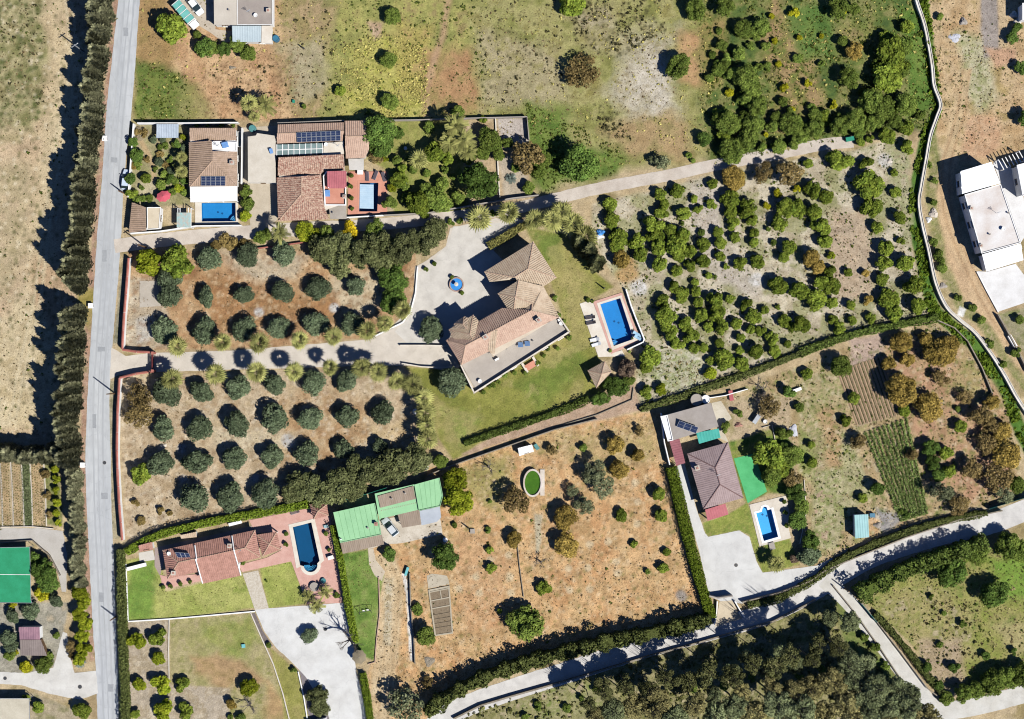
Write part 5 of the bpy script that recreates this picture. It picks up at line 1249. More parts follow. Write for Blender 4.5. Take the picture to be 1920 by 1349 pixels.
def palm_mesh(name, seed, n=30, fan=True):
    """unit palm crown: fronds of length 1 around the origin"""
    rs = np.random.RandomState(seed); V, F, LV = [], [], []
    def add(pts, lv):
        n0 = len(V); V.extend([tuple(p) for p in pts]); LV.extend([lv] * len(pts)); F.append(tuple(range(n0, n0 + len(pts))))
    for i in range(n):
        t = i * 2.39996 + rs.uniform(-.2, .2); el = rs.uniform(-0.3, 0.85) if i > 2 else 1.25; lv = rs.rand()
        d = np.array([math.cos(t) * math.cos(el), math.sin(t) * math.cos(el), math.sin(el)]); sd = np.array([-math.sin(t), math.cos(t), 0]); up = np.cross(d, sd) * -1
        if fan:
            st = 0.26; p0 = d * st
            add([(0, 0, 0), sd * 0.02 + p0, p0 + up * 0.02, -sd * 0.02 + p0], lv)
            for k in range(9):
                a = (k - 4) / 4 * 1.15; dd = d * math.cos(a) + sd * math.sin(a); L = 0.78 * (1 - 0.18 * abs(a)) * rs.uniform(.85, 1.1)
                q = np.array([-dd[1], dd[0], 0]) * 0.07
                tip = p0 + dd * L - np.array([0, 0, 0.16 * rs.uniform(.5, 1.3)])
                add([p0, p0 + dd * L * 0.5 + q, tip, p0 + dd * L * 0.5 - q], lv)
        else:
            pts = [d * s + np.array([0, 0, -0.55 * s * s]) for s in np.linspace(0, 1.0, 7)]
            for a, b in zip(pts[:-1], pts[1:]):
                w = 0.02
                add([a - sd * w, a + sd * w, b + sd * w, b - sd * w], lv * 0.6)
            for s in np.linspace(0.15, 1.0, 13):
                p = d * s + np.array([0, 0, -0.55 * s * s])
                for sg in (-1, 1):
                    L = 0.3 * (1.05 - s * 0.6); e = p + (sd * sg * 0.8 + d * 0.5) * L - np.array([0, 0, 0.1 * L])
                    m_ = (p + e) / 2; w = d * 0.035
                    add([p, m_ + w, e, m_ - w], lv)
    me = bpy.data.meshes.new(name); me.from_pydata(V, [], F)
    at = me.attributes.new('lv', 'FLOAT', 'POINT'); at.data.foreach_set('value', np.array(LV, np.float32))
    me.materials.append(leaf_mat('leaf_default', (0.08, 0.1, 0.04))); me.update()
    return me
SHAPES = {
    'small': [crown('crown_small', 100 + i, 620, 8, 0.17, (0.32, 0.5)) for i in range(6)],
    'round': [crown('crown_round', 120 + i, 1300, 13, 0.115, (0.3, 0.46)) for i in range(9)],
    'olive': [crown('crown_olive', 140 + i, 2000, 20, 0.09, (0.32, 0.44), 0.62, 0.62, 0.8, 0.16) for i in range(7)],
    'big':   [crown('crown_big', 160 + i, 2600, 24, 0.075, (0.22, 0.36), 0.7, 0.62, 0.7, 0.18) for i in range(7)],
    'loose': [crown('crown_loose', 180 + i, 1500, 14, 0.085, (0.18, 0.34), 0.78, 0.7, 0.45, 0.3) for i in range(5)],
    'conifer': [conifer('crown_conifer', 200 + i, 1500, 0.30) for i in range(4)],
    'fan': [palm_mesh('crown_fan', 220 + i, 20, True) for i in range(3)],
    'date': [palm_mesh('crown_date', 230 + i, 26, False) for i in range(2)],
}
TRUNKS = [trunk_mesh('trunk', 300 + i) for i in range(4)]
BARE = [trunk_mesh('bare_trunk', 320 + i, 6, True) for i in range(2)]
_pt = MB(); _pt.tube([(0, 0, 0), (0.03, 0.02, 0.3), (0.02, -0.02, 0.7), (0, 0, 1.0)], [0.22, 0.16, 0.14, 0.17], 8)
PALM_T = bpy.data.meshes.new('palm_trunk'); PALM_T.from_pydata(_pt.v, [], _pt.f); PALM_T.materials.append(mat('palm_bark', '#8a7a64', '#6a5c4a', 2, 0.15, 0.95, 9)); PALM_T.update()
#          shape, leaf material, vertical/horizontal, centre height in radii, name, colour words
SPEC = {
    'olive':  ('olive', leaf_mat('leaf_olive', (0.066, 0.092, 0.054), (0.104, 0.134, 0.082)), 0.72, 0.78, 'olive_tree', 'grey-green olive tree'),
    'silver': ('big', leaf_mat('leaf_silver', (0.078, 0.094, 0.040), (0.140, 0.155, 0.072)), 0.72, 0.9, 'olive_tree', 'large silver-green olive tree'),
    'citrus': ('round', leaf_mat('leaf_citrus', (0.055, 0.085, 0.014), (0.120, 0.150, 0.024)), 0.78, 0.72, 'citrus_tree', 'green citrus tree'),
    'lime':   ('round', leaf_mat('leaf_lime', (0.105, 0.145, 0.012), (0.200, 0.225, 0.022)), 0.78, 0.72, 'citrus_tree', 'bright green citrus tree'),
    'dark':   ('big', leaf_mat('leaf_dark', (0.035, 0.065, 0.016), (0.080, 0.125, 0.028)), 0.75, 0.85, 'broadleaf_tree', 'dark green broadleaf tree'),
    'green':  ('big', leaf_mat('leaf_green', (0.055, 0.085, 0.018), (0.110, 0.145, 0.032)), 0.75, 0.85, 'broadleaf_tree', 'mid green broadleaf tree'),
    'bright': ('big', leaf_mat('leaf_bright', (0.110, 0.150, 0.012), (0.215, 0.235, 0.022)), 0.75, 0.8, 'broadleaf_tree', 'bright yellow-green tree'),
    'ochre':  ('big', leaf_mat('leaf_ochre', (0.130, 0.098, 0.026), (0.270, 0.200, 0.058)), 0.72, 0.85, 'ochre_tree', 'ochre leaved tree'),
    'brown':  ('loose', leaf_mat('leaf_brown', (0.082, 0.064, 0.028), (0.145, 0.110, 0.048)), 0.7, 0.85, 'brown_tree', 'brownish half-bare tree'),
    'yellow': ('round', leaf_mat('leaf_yellow', (0.220, 0.170, 0.010), (0.360, 0.280, 0.016)), 0.75, 0.85, 'flowering_tree', 'yellow flowering tree'),
    'sun':    ('small', leaf_mat('leaf_sun', (0.210, 0.220, 0.012), (0.330, 0.320, 0.024)), 0.8, 0.8, 'shrub', 'yellow-green shrub'),
    'shrub':  ('small', leaf_mat('leaf_shrub', (0.045, 0.075, 0.016), (0.105, 0.140, 0.030)), 0.75, 0.72, 'shrub', 'rounded green shrub'),
    'dry':    ('small', leaf_mat('leaf_dry', (0.130, 0.100, 0.038), (0.230, 0.175, 0.070)), 0.65, 0.6, 'shrub', 'dry brown shrub'),
    'euc':    ('loose', leaf_mat('leaf_euc', (0.090, 0.105, 0.055), (0.160, 0.180, 0.110)), 0.75, 1.3, 'eucalyptus_tree', 'blue-green eucalyptus'),
    'wood':   ('big', leaf_mat('leaf_wood', (0.080, 0.078, 0.036), (0.165, 0.150, 0.068)), 0.75, 1.9, 'eucalyptus_tree', 'tall olive-brown eucalyptus'),
    'woodg':  ('big', leaf_mat('leaf_woodg', (0.056, 0.070, 0.038), (0.112, 0.130, 0.068)), 0.75, 1.9, 'eucalyptus_tree', 'tall green eucalyptus'),
    'plum':   ('big', leaf_mat('leaf_plum', (0.080, 0.060, 0.045), (0.120, 0.090, 0.070)), 0.8, 0.9, 'plum_tree', 'purple-brown leaved tree'),
}
PLANTS = []          # (root, x, y, r, spec key, zone)
_tr = random.Random(77)
def local(name, me, parent, m=None, scale=(1, 1, 1), loc=(0, 0, 0), rot=(0, 0, 0)):
    o = bpy.data.objects.new(name, me); COL.objects.link(o); o.parent = parent
    o.scale = scale; o.location = loc; o.rotation_euler = rot
    if m is not None:
        o.material_slots[0].link = 'OBJECT'; o.material_slots[0].material = m
    return o
def tree(x, y, r, key, zone, hk=1.0):
    shape, m, vs, zc, name, words = SPEC[key]
    rm = r * S * _tr.uniform(0.96, 1.06) * (0.98 if zone == 'eastern orchard' else 1.0); zc = rm * zc * hk * _tr.uniform(0.92, 1.1) + 0.15
    p = U(x, y, zc)
    root = bpy.data.objects.new(name, None); root.empty_display_size = 0.3; root.location = (p.x, p.y, 0); COL.objects.link(root)
    me = SHAPES['small' if r < 9 and shape in ('round', 'big', 'loose') else ('round' if r < 15 and shape == 'big' else shape)]
    th = max(0.25, zc - rm * vs * 0.45)
    local('trunk', _tr.choice(TRUNKS), root, None, (rm * 0.42, rm * 0.42, th), rot=(0, 0, _tr.uniform(0, 6.28)))
    local('crown', _tr.choice(me), root, m, (rm * _tr.uniform(0.9, 1.12), rm * _tr.uniform(0.9, 1.12), rm * vs / 0.72 * _tr.uniform(0.85, 1.15)), (0, 0, zc), (_tr.uniform(-.12, .12), _tr.uniform(-.12, .12), _tr.uniform(0, 6.28)))
    PLANTS.append((root, x, y, r, words, zone))
    return root
def conifer_tree(x, y, r, h, zone, m, words, name='cypress_tree', base=True):
    p = U(x, y, 0 if base else h * 0.5); rm = r * S
    root = bpy.data.objects.new(name, None); root.empty_display_size = 0.3; root.location = (p.x, p.y, 0); COL.objects.link(root)
    local('trunk', PALM_T, root, mat('bark', '#7a6a58'), (1, 1, 0.9))
    local('crown', _tr.choice(SHAPES['conifer']), root, m, (rm, rm, h - 0.3), (0, 0, 0.3), (_tr.uniform(-.03, .03), _tr.uniform(-.03, .03), _tr.uniform(0, 6.28)))
    PLANTS.append((root, x, y, r, words, zone))
def palm(x, y, r, h, zone, kind='fan', m=None, words='fan palm'):
    p = U(x, y, h); rm = r * S * 1.28
    root = bpy.data.objects.new('palm_tree', None); root.empty_display_size = 0.3; root.location = (p.x, p.y, 0); COL.objects.link(root)
    local('trunk', PALM_T, root, None, (1, 1, h))
    local('crown', _tr.choice(SHAPES[kind]), root, m or leaf_mat('leaf_palm', (0.190, 0.205, 0.070), (0.300, 0.300, 0.120), 0.35), (rm, rm, rm), (0, 0, h), (0, 0, _tr.uniform(0, 6.28)))
    PLANTS.append((root, x, y, r, words, zone))
def bare_tree(x, y, r, h, zone, words='leafless grey tree'):
    p = U(x, y, h * 0.5); root = bpy.data.objects.new('bare_tree', None); root.location = (p.x, p.y, 0); COL.objects.link(root)
    local('trunk', _tr.choice(BARE), root, mat('grey_bark', '#8a8074', '#6c6258', 3, 0.1, 0.95, 9), (r * S * 0.9, r * S * 0.9, h / 1.9), rot=(0, 0, _tr.uniform(0, 6.28)))
    PLANTS.append((root, x, y, r, words, zone))

def many(key, zone, pts, hk=1.0):
    for p in pts: tree(p[0], p[1], p[2], key, zone, p[3] if len(p) > 3 else hk)
Z = 'northern olive grove'
many('olive', Z, [(392,486,21),(464,481,22),(320,522,22),(320,553,22),(388,556,19),(458,552,19),(310,621,25),(384,621,24),(458,617,22),(529,547,20),(598,540,21),(667,538,21),(522,617,19),(592,609,22),(662,609,22),(533,478,22)])
many('dark', Z, [(733,522,27),(738,562,26)])
many('lime', Z, [(277,492,26)]); many('citrus', Z, [(336,492,32)])
many('silver', Z, [(604,470,28),(640,478,30),(678,470,32),(716,462,33),(754,458,32),(792,448,30),(640,504,20),(716,490,24),(820,432,22),(750,480,22)])
many('yellow', 'lane verge', [(655,436,20)])
many('bright', 'lane verge', [(570,430,17),(588,442,14)]); many('green', 'lane verge', [(610,440,17),(500,438,12),(486,446,14),(700,432,20)])
many('dry', 'lane verge', [(425,455,15),(405,460,10),(455,456,12)])
Z = 'southern olive grove'
many('olive', Z, [(311,734,27),(378,733,24),(445,727,24),(516,721,22),(589,716,23),(653,713,22),(307,804,24),(374,804,25),(443,796,25),(513,787,24),(581,787,23),(652,780,22),(718,774,22),(303,871,24),(368,865,27),(439,861,25),(509,857,23),(576,851,23),(645,844,20),(367,934,29),(434,932,27),(500,924,26),(713,839,17)])
many('citrus', Z, [(265,891,21)]); many('brown', Z, [(262,742,22),(260,778,23)])
many('silver', Z, [(566,908,28),(602,918,30),(638,905,32),(680,878,32),(708,890,30),(738,872,32),(776,862,28),(548,925,20),(660,915,22)])
many('dry', Z, [(254,942,8),(300,958,8),(262,975,9),(318,963,6)])
for i, (x, y, r) in enumerate([(333,650,17),(418,641,16),(486,644,18),(562,639,16),(625,631,16),(689,620,17),(721,608,15),(755,581,16)]): palm(x, y, r, 5.2, 'north side of the villa driveway')
for i, (x, y, r) in enumerate([(322,712,18),(404,702,18),(481,697,18),(551,697,16),(619,690,14),(678,690,17),(709,698,17)]): palm(x, y, r, 5.6, 'south side of the villa driveway')
for x, y, r in ((744,716,16),(773,721,18),(794,745,17),(798,773,18),(800,797,17),(801,823,18)): palm(x, y, r, 4.6, 'western edge of the villa lawn')
for x, y, r in ((898,409,22),(953,398,19),(1002,413,18),(1036,413,20),(1053,398,20),(1075,420,20),(1098,443,20)): palm(x, y, r, 4.6, 'north of the villa courtyard')
palm(525, 437, 16, 6.0, 'lane verge', 'date', words='tall date palm'); palm(466,194,15,4.5,'northern dry field'); palm(497,198,17,4.0,'northern dry field','date',words='date palm'); palm(476,219,10,2.5,'northern dry field')
palm(1456,1058,15,3.0,'south-east house garden'); palm(785,300,17,4.0,'palm garden'); palm(853,235,20,6.0,'palm garden','date',words='date palm'); palm(868,262,20,6.0,'palm garden','date',words='date palm'); palm(846,265,18,5.5,'palm garden','date',words='date palm'); palm(878,285,14,5.0,'palm garden','date',words='date palm')
palm(610,1110,11,2.2,'pink house garden','date',words='banana-like palm'); palm(593,1136,13,2.8,'pink house garden','date',words='banana-like palm'); palm(577,1118,10,2.0,'pink house garden','date',words='banana-like palm')
palm(340,295,10,3.0,'white house garden'); palm(340,322,11,3.4,'white house garden'); palm(745,580,6,1.0,'northern olive grove','fan',words='young fan palm')
palm(150,1243,9,0.5,'roadside bushes','date',leaf_mat('leaf_agave', (0.12,0.16,0.15), (0.2,0.25,0.24)),'blue-grey agave')
palm(958,335,9,0.5,'palm garden','date',MATS['leaf_agave'],'pale agave')
# villa surroundings
many('olive', 'villa garden', [(806,620,22,1.2),(847,717,27,1.1)])
for x, y, r, h in ((1104,470,17,8.5),(1118,492,17,9),(1086,452,15,7)): conifer_tree(x, y, r, h, 'villa garden', leaf_mat('leaf_cypress', (0.055, 0.062, 0.030), (0.095, 0.100, 0.050)), 'tall dark cypress', base=False)
many('plum', 'villa garden', [(1176,690,18)]); many('dark', 'villa garden', [(1152,725,19),(1130,745,16),(1166,728,16),(1118,752,12)]); many('green', 'villa garden', [(1176,712,14)])
many('shrub', 'villa garden', [(1103,561,5),(1111,566,4),(1143,657,4),(1181,659,3),(923,722,8),(948,704,7),(1028,654,5),(1067,634,6),(1008,681,5),(985,698,5),(1046,592,6),(1040,560,6),(1057,602,4)])
many('green', 'villa garden', [(828,868,14)])
# roadside cypress screen
for i, (y0, y1, h0, h1, step) in enumerate([(-30, 230, 8.5, 9.5, 12.5), (230, 545, 11, 12, 12.5), (585, 868, 11.5, 11.5, 12.5), (880, 1100, 4.6, 4.2, 11)]):
    y = y0; 
    xs_ = np.array([198, 190, 182, 172, 164, 157, 150, 144, 139, 138, 146, 149, 151]); ys_ = np.array([0, 100, 200, 300, 400, 500, 600, 700, 800, 860, 900, 1000, 1100])
    while y < y1:
        x = np.interp(y, ys_, xs_) + _tr.uniform(-8, 6)
        conifer_tree(x, y, _tr.uniform(12, 19) if i < 3 else _tr.uniform(11, 13), (h0 + (h1 - h0) * (y - y0) / (y1 - y0)) * _tr.uniform(0.66, 1.15), 'roadside cypress screen', leaf_mat('leaf_screen', (0.056, 0.060, 0.036), (0.098, 0.100, 0.064)), 'dark cypress')
        y += step * _tr.uniform(0.6, 1.25)
for x, y in ((132,640),(122,690),(124,745),(118,790),(120,830),(150,250),(150,300),(142,330),(140,650)):
    conifer_tree(x + 8, y, 13, _tr.uniform(4.5, 6), 'roadside cypress screen', MATS['leaf_screen'], 'low dark cypress')
for x in range(-20, 125, 16): conifer_tree(x, 850 + _tr.uniform(-5, 5), 17, _tr.uniform(6.5, 8), 'cypress screen turning west', MATS['leaf_screen'], 'dark cypress')
# roadside bushes, south-west corner
many('bright', 'roadside bushes', [(150,1112,15),(158,1130,15),(152,1152,15),(160,1172,14),(154,1195,15),(158,1216,14),(148,1238,14)], 1.6)
many('brown', 'roadside bushes', [(133,1213,10),(135,1230,9)])
Z = 'south-western plot'
many('dark', Z, [(82,1068,22),(90,1092,22),(66,1050,14)]); many('sun', Z, [(79,1115,13),(49,1250,13),(24,1134,7),(28,1222,7)]); many('olive', Z, [(105,1125,14),(58,1146,17),(24,1154,15),(16,1195,16),(20,1212,14)])
many('green', Z, [(81,1246,16),(18,1230,12),(94,1232,9),(106,1192,8)]); many('citrus', Z, [(71,1325,12),(154,1336,16),(48,1312,9)])
many('bright', Z, [(103,880,7),(106,900,8),(104,920,8),(106,942,9),(108,962,8),(109,980,7)], 1.5); many('brown', Z, [(85,890,8),(90,930,8),(94,965,7)])
# north-west
Z = 'northern dry field'
many('citrus', Z, [(319,58,31,1.1)]); many('green', Z, [(372,66,9),(398,88,16),(442,84,15),(466,100,17),(735,31,16),(728,112,16),(735,192,15),(857,207,13)]); many('dark', Z, [(384,92,20),(420,95,15)])
many('citrus', Z, [(638,170,10),(1074,14,25)]); many('brown', Z, [(1092,136,27,0.7)]); many('green', Z, [(1270,131,22,1.2)]); many('dark', Z, [(1087,312,36),(1040,300,14)])
many('euc', Z, [(1240,305,15,0.7),(1226,300,11,0.6)]); many('shrub', Z, [(1291,292,6),(1300,300,5),(570,200,6),(690,212,5)])
# white house garden
Z = 'white house garden'
many('dark', Z, [(252,268,11),(253,291,14),(242,335,12)]); many('citrus', Z, [(273,333,12),(246,364,11)]); many('green', Z, [(304,346,11),(460,358,12),(465,384,14),(320,300,7),(310,325,8),(330,340,9),(258,310,8)]); many('lime', Z, [(462,406,12),(334,354,9),(344,258,7)]); many('shrub', Z, [(300,276,6),(312,274,6),(326,272,6),(265,352,6),(280,372,7),(266,374,7),(290,318,6),(438,232,6),(415,233,6),(390,234,5),(367,235,5)]); many('ochre', Z, [(250,312,7)]); many('olive', Z, [(298,304,9),(322,320,9),(345,280,8),(288,262,8),(305,262,7)]); many('dark', Z, [(318,335,10),(345,340,8),(332,270,8),(262,300,8)]); many('dry', Z, [(300,290,7),(312,310,6),(275,300,7)]); many('green', Z, [(345,362,8),(322,360,9),(255,376,8)])
many('dry', Z, [(270,250,9),(258,246,7)])
# garden east of the terracotta pool
Z = 'palm garden'
many('dark', Z, [(716,247,31,1.1),(716,274,26),(893,342,35,1.2),(748,250,10)]); many('brown', Z, [(704,293,15),(985,291,27,1.2)]); many('citrus', Z, [(811,285,25),(747,334,18),(778,382,25)]); many('green', Z, [(804,238,12),(920,262,24,1.1),(938,292,13),(1013,298,20),(818,376,24),(730,382,13,1.5),(991,351,12),(760,350,9),(1010,322,14),(905,285,14)])
many('green', Z, [(835,262,11),(826,345,14),(800,352,13),(770,300,10),(880,300,12),(862,372,12),(762,372,11),(950,268,12),(742,300,11),(968,315,10)]); many('citrus', Z, [(840,300,13),(795,395,12),(755,318,10),(905,225,9)])
many('shrub', Z, [(845,418,8),(830,425,9),(926,402,8),(862,415,7),(775,318,9),(800,325,8),(835,320,8),(848,330,6)]); many('bright', Z, [(735,352,9),(722,300,7)])
# east orchard
Z = 'eastern orchard'
many('citrus', Z, [(1147,384,13),(1150,413,16),(1157,445,18),(1156,466,14),(1193,452,17),(1202,479,16),(1233,496,17),(1224,421,19),(1228,444,18),(1240,396,15),(1237,365,13),(1248,384,12),(1269,357,15),(1280,400,14),(1257,429,15),(1265,456,21),(1282,446,16),(1274,477,14),(1294,473,13),(1236,466,16),(1303,371,8),(1308,393,9),(1335,383,11),(1334,344,12),(1365,373,18),(1399,390,19),(1370,399,13),(1375,421,12),(1377,446,12),(1348,434,11),(1350,454,12),(1321,461,14),(1320,490,13),(1292,499,13),(1351,481,11),(1361,500,6),(1388,496,14),(1421,491,14),(1410,415,13),(1413,438,10),(1415,456,12),(1267,510,12),(1301,527,8),(1330,515,7),(1265,540,13),(1282,548,10),(1303,548,11)])
many('citrus', Z, [(1572,302,22),(1515,305,10),(1614,265,10),(1631,260,9),(1663,257,16),(1699,244,15),(1700,276,14),(1625,305,13),(1631,346,25),(1635,388,19),(1676,327,8),(1679,360,12),(1687,406,14),(1643,429,13),(1690,451,8),(1552,369,15),(1657,467,17),(1657,496,16),(1654,522,14),(1666,557,20),(1676,589,19),(1700,496,18),(1712,533,18),(1722,571,18),(1591,512,9),(1596,571,10),(1599,603,10),(1631,597,11)])
many('citrus', Z, [(1521,357,18),(1478,389,20),(1500,392,17),(1463,418,16),(1530,398,18),(1538,427,17),(1478,461,16),(1472,484,13),(1544,455,16),(1556,510,13),(1559,536,18),(1541,531,15),(1460,536,20),(1495,542,20),(1533,565,20),(1559,571,12),(1471,603,14),(1498,612,19),(1433,583,9),(1458,577,6),(1562,600,10),(1572,614,13),(1245,566,15),(1250,598,20),(1257,623,18),(1268,644,15),(1278,558,13),(1310,566,11),(1314,593,14),(1328,614,10),(1339,564,16),(1344,589,16),(1353,612,16),(1287,609,13),(1296,632,15),(1303,653,11),(1321,651,10),(1369,559,10),(1399,570,13),(1413,591,15),(1383,607,13),(1390,632,10),(1406,619,10),(1424,621,11),(1445,635,13),(1452,660,13),(1420,660,16),(1360,678,19),(1392,683,15),(1351,644,11),(1388,657,9),(1330,676,9),(1478,646,9),(1211,735,13),(1220,665,22),(1209,688,15)])
many('lime', Z, [(1332,703,12),(1241,731,11),(1559,479,8)]); many('sun', Z, [(1456,363,8),(1437,386,8),(1495,354,8)])
many('ochre', Z, [(1166,488,18),(1371,330,20),(1521,482,18),(1537,502,14),(1622,513,9),(1628,564,10),(1375,350,14)]); many('brown', Z, [(1427,326,20,1.1),(1484,325,26,1.1)]); many('shrub', Z, [(1313,438,8),(1440,430,6),(1450,455,6),(1280,420,5),(1340,520,5)])
# north-east meadow
Z = 'north-eastern meadow'
many('green', Z, [(1306,23,20),(1361,16,18),(1574,18,19),(1600,18,12),(1392,55,17),(1426,55,18),(1434,88,9),(1353,86,12),(1387,102,14),(1358,125,12),(1402,146,24),(1405,177,18),(1418,198,20),(1329,148,10),(1595,146,20),(1632,188,25),(1658,204,24),(1702,198,22),(1605,221,20),(1572,234,20),(1525,240,20),(1478,234,20),(1410,234,22),(1366,234,22),(1368,279,22),(1402,258,20),(1501,260,16),(1723,216,12),(1445,240,14),(1640,228,16),(1680,225,16)])
many('dark', Z, [(1322,263,14)]); many('citrus', Z, [(1668,100,29),(1665,146,27),(1686,122,20)]); many('ochre', Z, [(1600,94,18)])
many('sun', Z, [(1488,23,10),(1447,31,7),(1497,70,6),(1540,68,5),(1452,77,6),(1462,120,7),(1470,163,8),(1514,156,8),(1371,175,8),(1483,206,7),(1436,253,5),(1564,197,9),(1582,24,6)]); many('shrub', Z, [(1499,112,9),(1522,203,9),(1640,120,9),(1350,60,7),(1540,120,7)])
mr = random.Random(21)
for poly, n, keys in (([(1335, 190), (1440, 170), (1560, 215), (1700, 190), (1715, 232), (1590, 255), (1340, 295)], 34, ('green', 'green', 'citrus', 'shrub')), ([(1335, 40), (1440, 40), (1440, 190), (1340, 190)], 16, ('green', 'shrub', 'shrub')), ([(1560, 60), (1710, 50), (1725, 190), (1600, 190)], 14, ('green', 'citrus', 'shrub'))):
    k = 0
    while k < n:
        x, y = mr.uniform(1330, 1730), mr.uniform(30, 300)
        if sdist(poly, np.array([x]), np.array([y]))[0] > 0: tree(x, y, mr.uniform(7, 14), mr.choice(keys), Z); k += 1
# central dry field
Z = 'central dry field'
many('bright', Z, [(854,903,25),(856,940,25)]); many('dark', Z, [(830,1043,28),(731,1040,14)]); many('brown', Z, [(966,935,28,1.1),(1034,843,11),(1198,810,10)]); many('ochre', Z, [(963,1010,15),(1059,968,21),(1064,1022,21),(1156,837,17),(1159,881,18),(1195,856,14)])
many('euc', Z, [(1108,886,22),(1130,914,21),(1097,952,17),(1074,921,11)]); many('citrus', Z, [(1238,926,15),(1241,968,13),(1163,968,12),(1189,1020,8),(1250,1035,8),(1243,1065,11),(921,1067,10),(918,1030,7),(1019,1105,13),(937,1146,6)]); many('shrub', Z, [(1213,1072,5),(917,940,4),(916,995,6),(1093,840,9),(782,1143,11),(852,985,5)])
many('green', Z, [(988,1167,31,1.0),(797,1192,18)]); many('euc', Z, [(760,1322,30,0.8)]); many('brown', Z, [(800,1282,12)]); bare_tree(1014,1055,14,2.5,Z); bare_tree(916,876,16,3.0,Z,'leafless spreading tree')
# pink house gardens
Z = 'south-western citrus plot'
many('lime', Z, [(257,1201,17),(299,1237,14),(262,1281,14),(304,1284,19),(306,1332,21)]); many('citrus', Z, [(295,1194,17),(342,1285,14),(349,1334,16),(256,1340,10)]); many('ochre', Z, [(434,1323,11)]); many('bright', Z, [(467,1288,17)]); bare_tree(467,1322,20,3.0,Z); many('shrub', Z, [(503,1212,6),(550,1256,7),(432,1345,6),(455,1346,9)])
many('olive', 'pink house garden', [(579,1191,15)]); many('silver', 'pink house garden', [(594,1308,22,0.6),(600,1330,16,0.6)]); many('shrub', 'pink house garden', [(456,1056,5),(500,1090,2.5),(631,1117,6)]); bare_tree(655, 1200, 26, 7.5, 'pink house garden', 'tall leafless tree')
# east field
Z = 'eastern field'
many('ochre', Z, [(1688,724,31,1.2),(1744,764,28),(1757,665,29),(1778,648,20),(1737,636,16),(1694,639,18),(1668,680,14),(1702,674,14),(1858,758,17),(1879,807,18),(1888,850,27)]); many('brown', Z, [(1763,706,15),(1809,746,13),(1841,778,22),(1847,830,20),(1824,879,22),(1873,896,26),(1801,946,20),(1711,853,13),(1610,827,15),(1860,800,18)])
many('euc', Z, [(1884,932,18),(1769,926,20)]); many('citrus', Z, [(1775,847,14),(1780,882,13),(1798,798,13),(1697,769,12),(1598,749,12),(1584,789,12),(1511,700,12),(1522,833,9),(1522,870,12),(1618,934,10)]); many('dark', Z, [(1746,842,15),(1751,868,15),(1757,893,14),(1647,919,14),(1699,966,7)]); many('green', Z, [(1575,686,21,1.1),(1907,908,16)]); many('shrub', Z, [(1796,765,6),(1690,960,5)])
# south-east house garden
Z = 'south-east house garden'
many('brown', Z, [(1443,764,20,1.1),(1484,897,18)]); many('green', Z, [(1497,763,10),(1469,813,14),(1481,857,19),(1504,950,16),(1360,800,10),(1385,775,9),(1449,893,18,1.2)]); many('dark', Z, [(1494,975,19),(1516,1014,18),(1495,925,17),(1478,735,14),(1470,840,13)]); many('olive', Z, [(1516,1042,19)]); many('citrus', Z, [(1438,855,30,1.2),(1465,880,18)]); many('plum', Z, [(1488,1049,9)]); bare_tree(1430,728,18,2.5,Z,'leafless twisting pale tree')
# southern wood
Z = 'southern wood'
wr = random.Random(9)
WOODT = [(1150,1330,22),(1185,1322,24),(1225,1325,26),(1262,1342,24),(1300,1318,22),(1340,1338,26),(1380,1322,26),(1420,1335,26),(1460,1318,26),(1500,1330,28),(1540,1340,28),(1580,1318,28),(1620,1330,30),(1660,1318,30),(1700,1332,28),(1740,1345,24),(1520,1290,24),(1560,1282,26),(1600,1275,24),(1640,1292,26),(1590,1245,24),(1620,1252,22),(1490,1300,22),(1680,1290,22),(1395,1298,18),(1445,1292,20),(1340,1305,16),(1710,1305,20),(1120,1345,18),(1600,1345,26),(1480,1352,26),(1660,1352,26)]
for i, (x, y, r) in enumerate(WOODT): tree(x, y, r, 'wood' if wr.random() < 0.45 else 'woodg', Z, 55.0 / r * 0.95)
many('woodg', Z, [(1590,1165,22,1.1),(1555,1160,17,1.2),(1320,1272,15,2.2),(1370,1262,15,2.2),(1430,1255,16,2.2),(1490,1245,17,2.2),(1270,1285,14,2.2),(1210,1290,14,2.0),(1540,1230,16,2.0),(1400,1230,12,2.4),(1460,1220,12,2.4)])
SPEC['woodd'] = ('loose', leaf_mat('leaf_woodd', (0.050, 0.056, 0.024), (0.100, 0.105, 0.045)), 0.8, 1.9, 'eucalyptus_tree', 'sparse dark eucalyptus')
for x, y, r in ((1130,1296,18),(1170,1286,19),(1215,1292,18),(1250,1270,20),(1292,1276,19),(1330,1258,20),(1372,1266,18),(1408,1246,20),(1452,1252,19),(1480,1228,20),(1520,1236,18),(1535,1204,18),(1570,1214,18),(1105,1318,15)): tree(x, y, r, 'woodd', Z, 56.0 / r)
many('shrub', Z, [(1060,1330,9),(1010,1325,8),(1120,1290,9),(1300,1290,10),(1360,1290,9),(1450,1265,8),(1540,1255,10),(1640,1215,9),(1620,1195,9),(1660,1250,9),(985,1345,8),(1090,1310,7),(1250,1300,8),(1410,1270,8),(1500,1270,9)])
# lower meadow
Z = 'south-eastern meadow'
many('dark', Z, [(1864,1116,27),(1784,1070,27),(1740,1250,11),(1790,1251,12),(1762,1284,10),(1900,1222,8),(1848,1230,8)]); many('green', Z, [(1830,1035,22),(1895,1018,28),(1858,1281,24),(1886,1272,22),(1914,1265,22),(1808,1302,19),(1774,1309,14),(1920,1040,18),(1830,1295,16)]); many('shrub', Z, [(1805,1170,8),(1760,1210,7),(1770,1150,5),(1745,1120,6)])
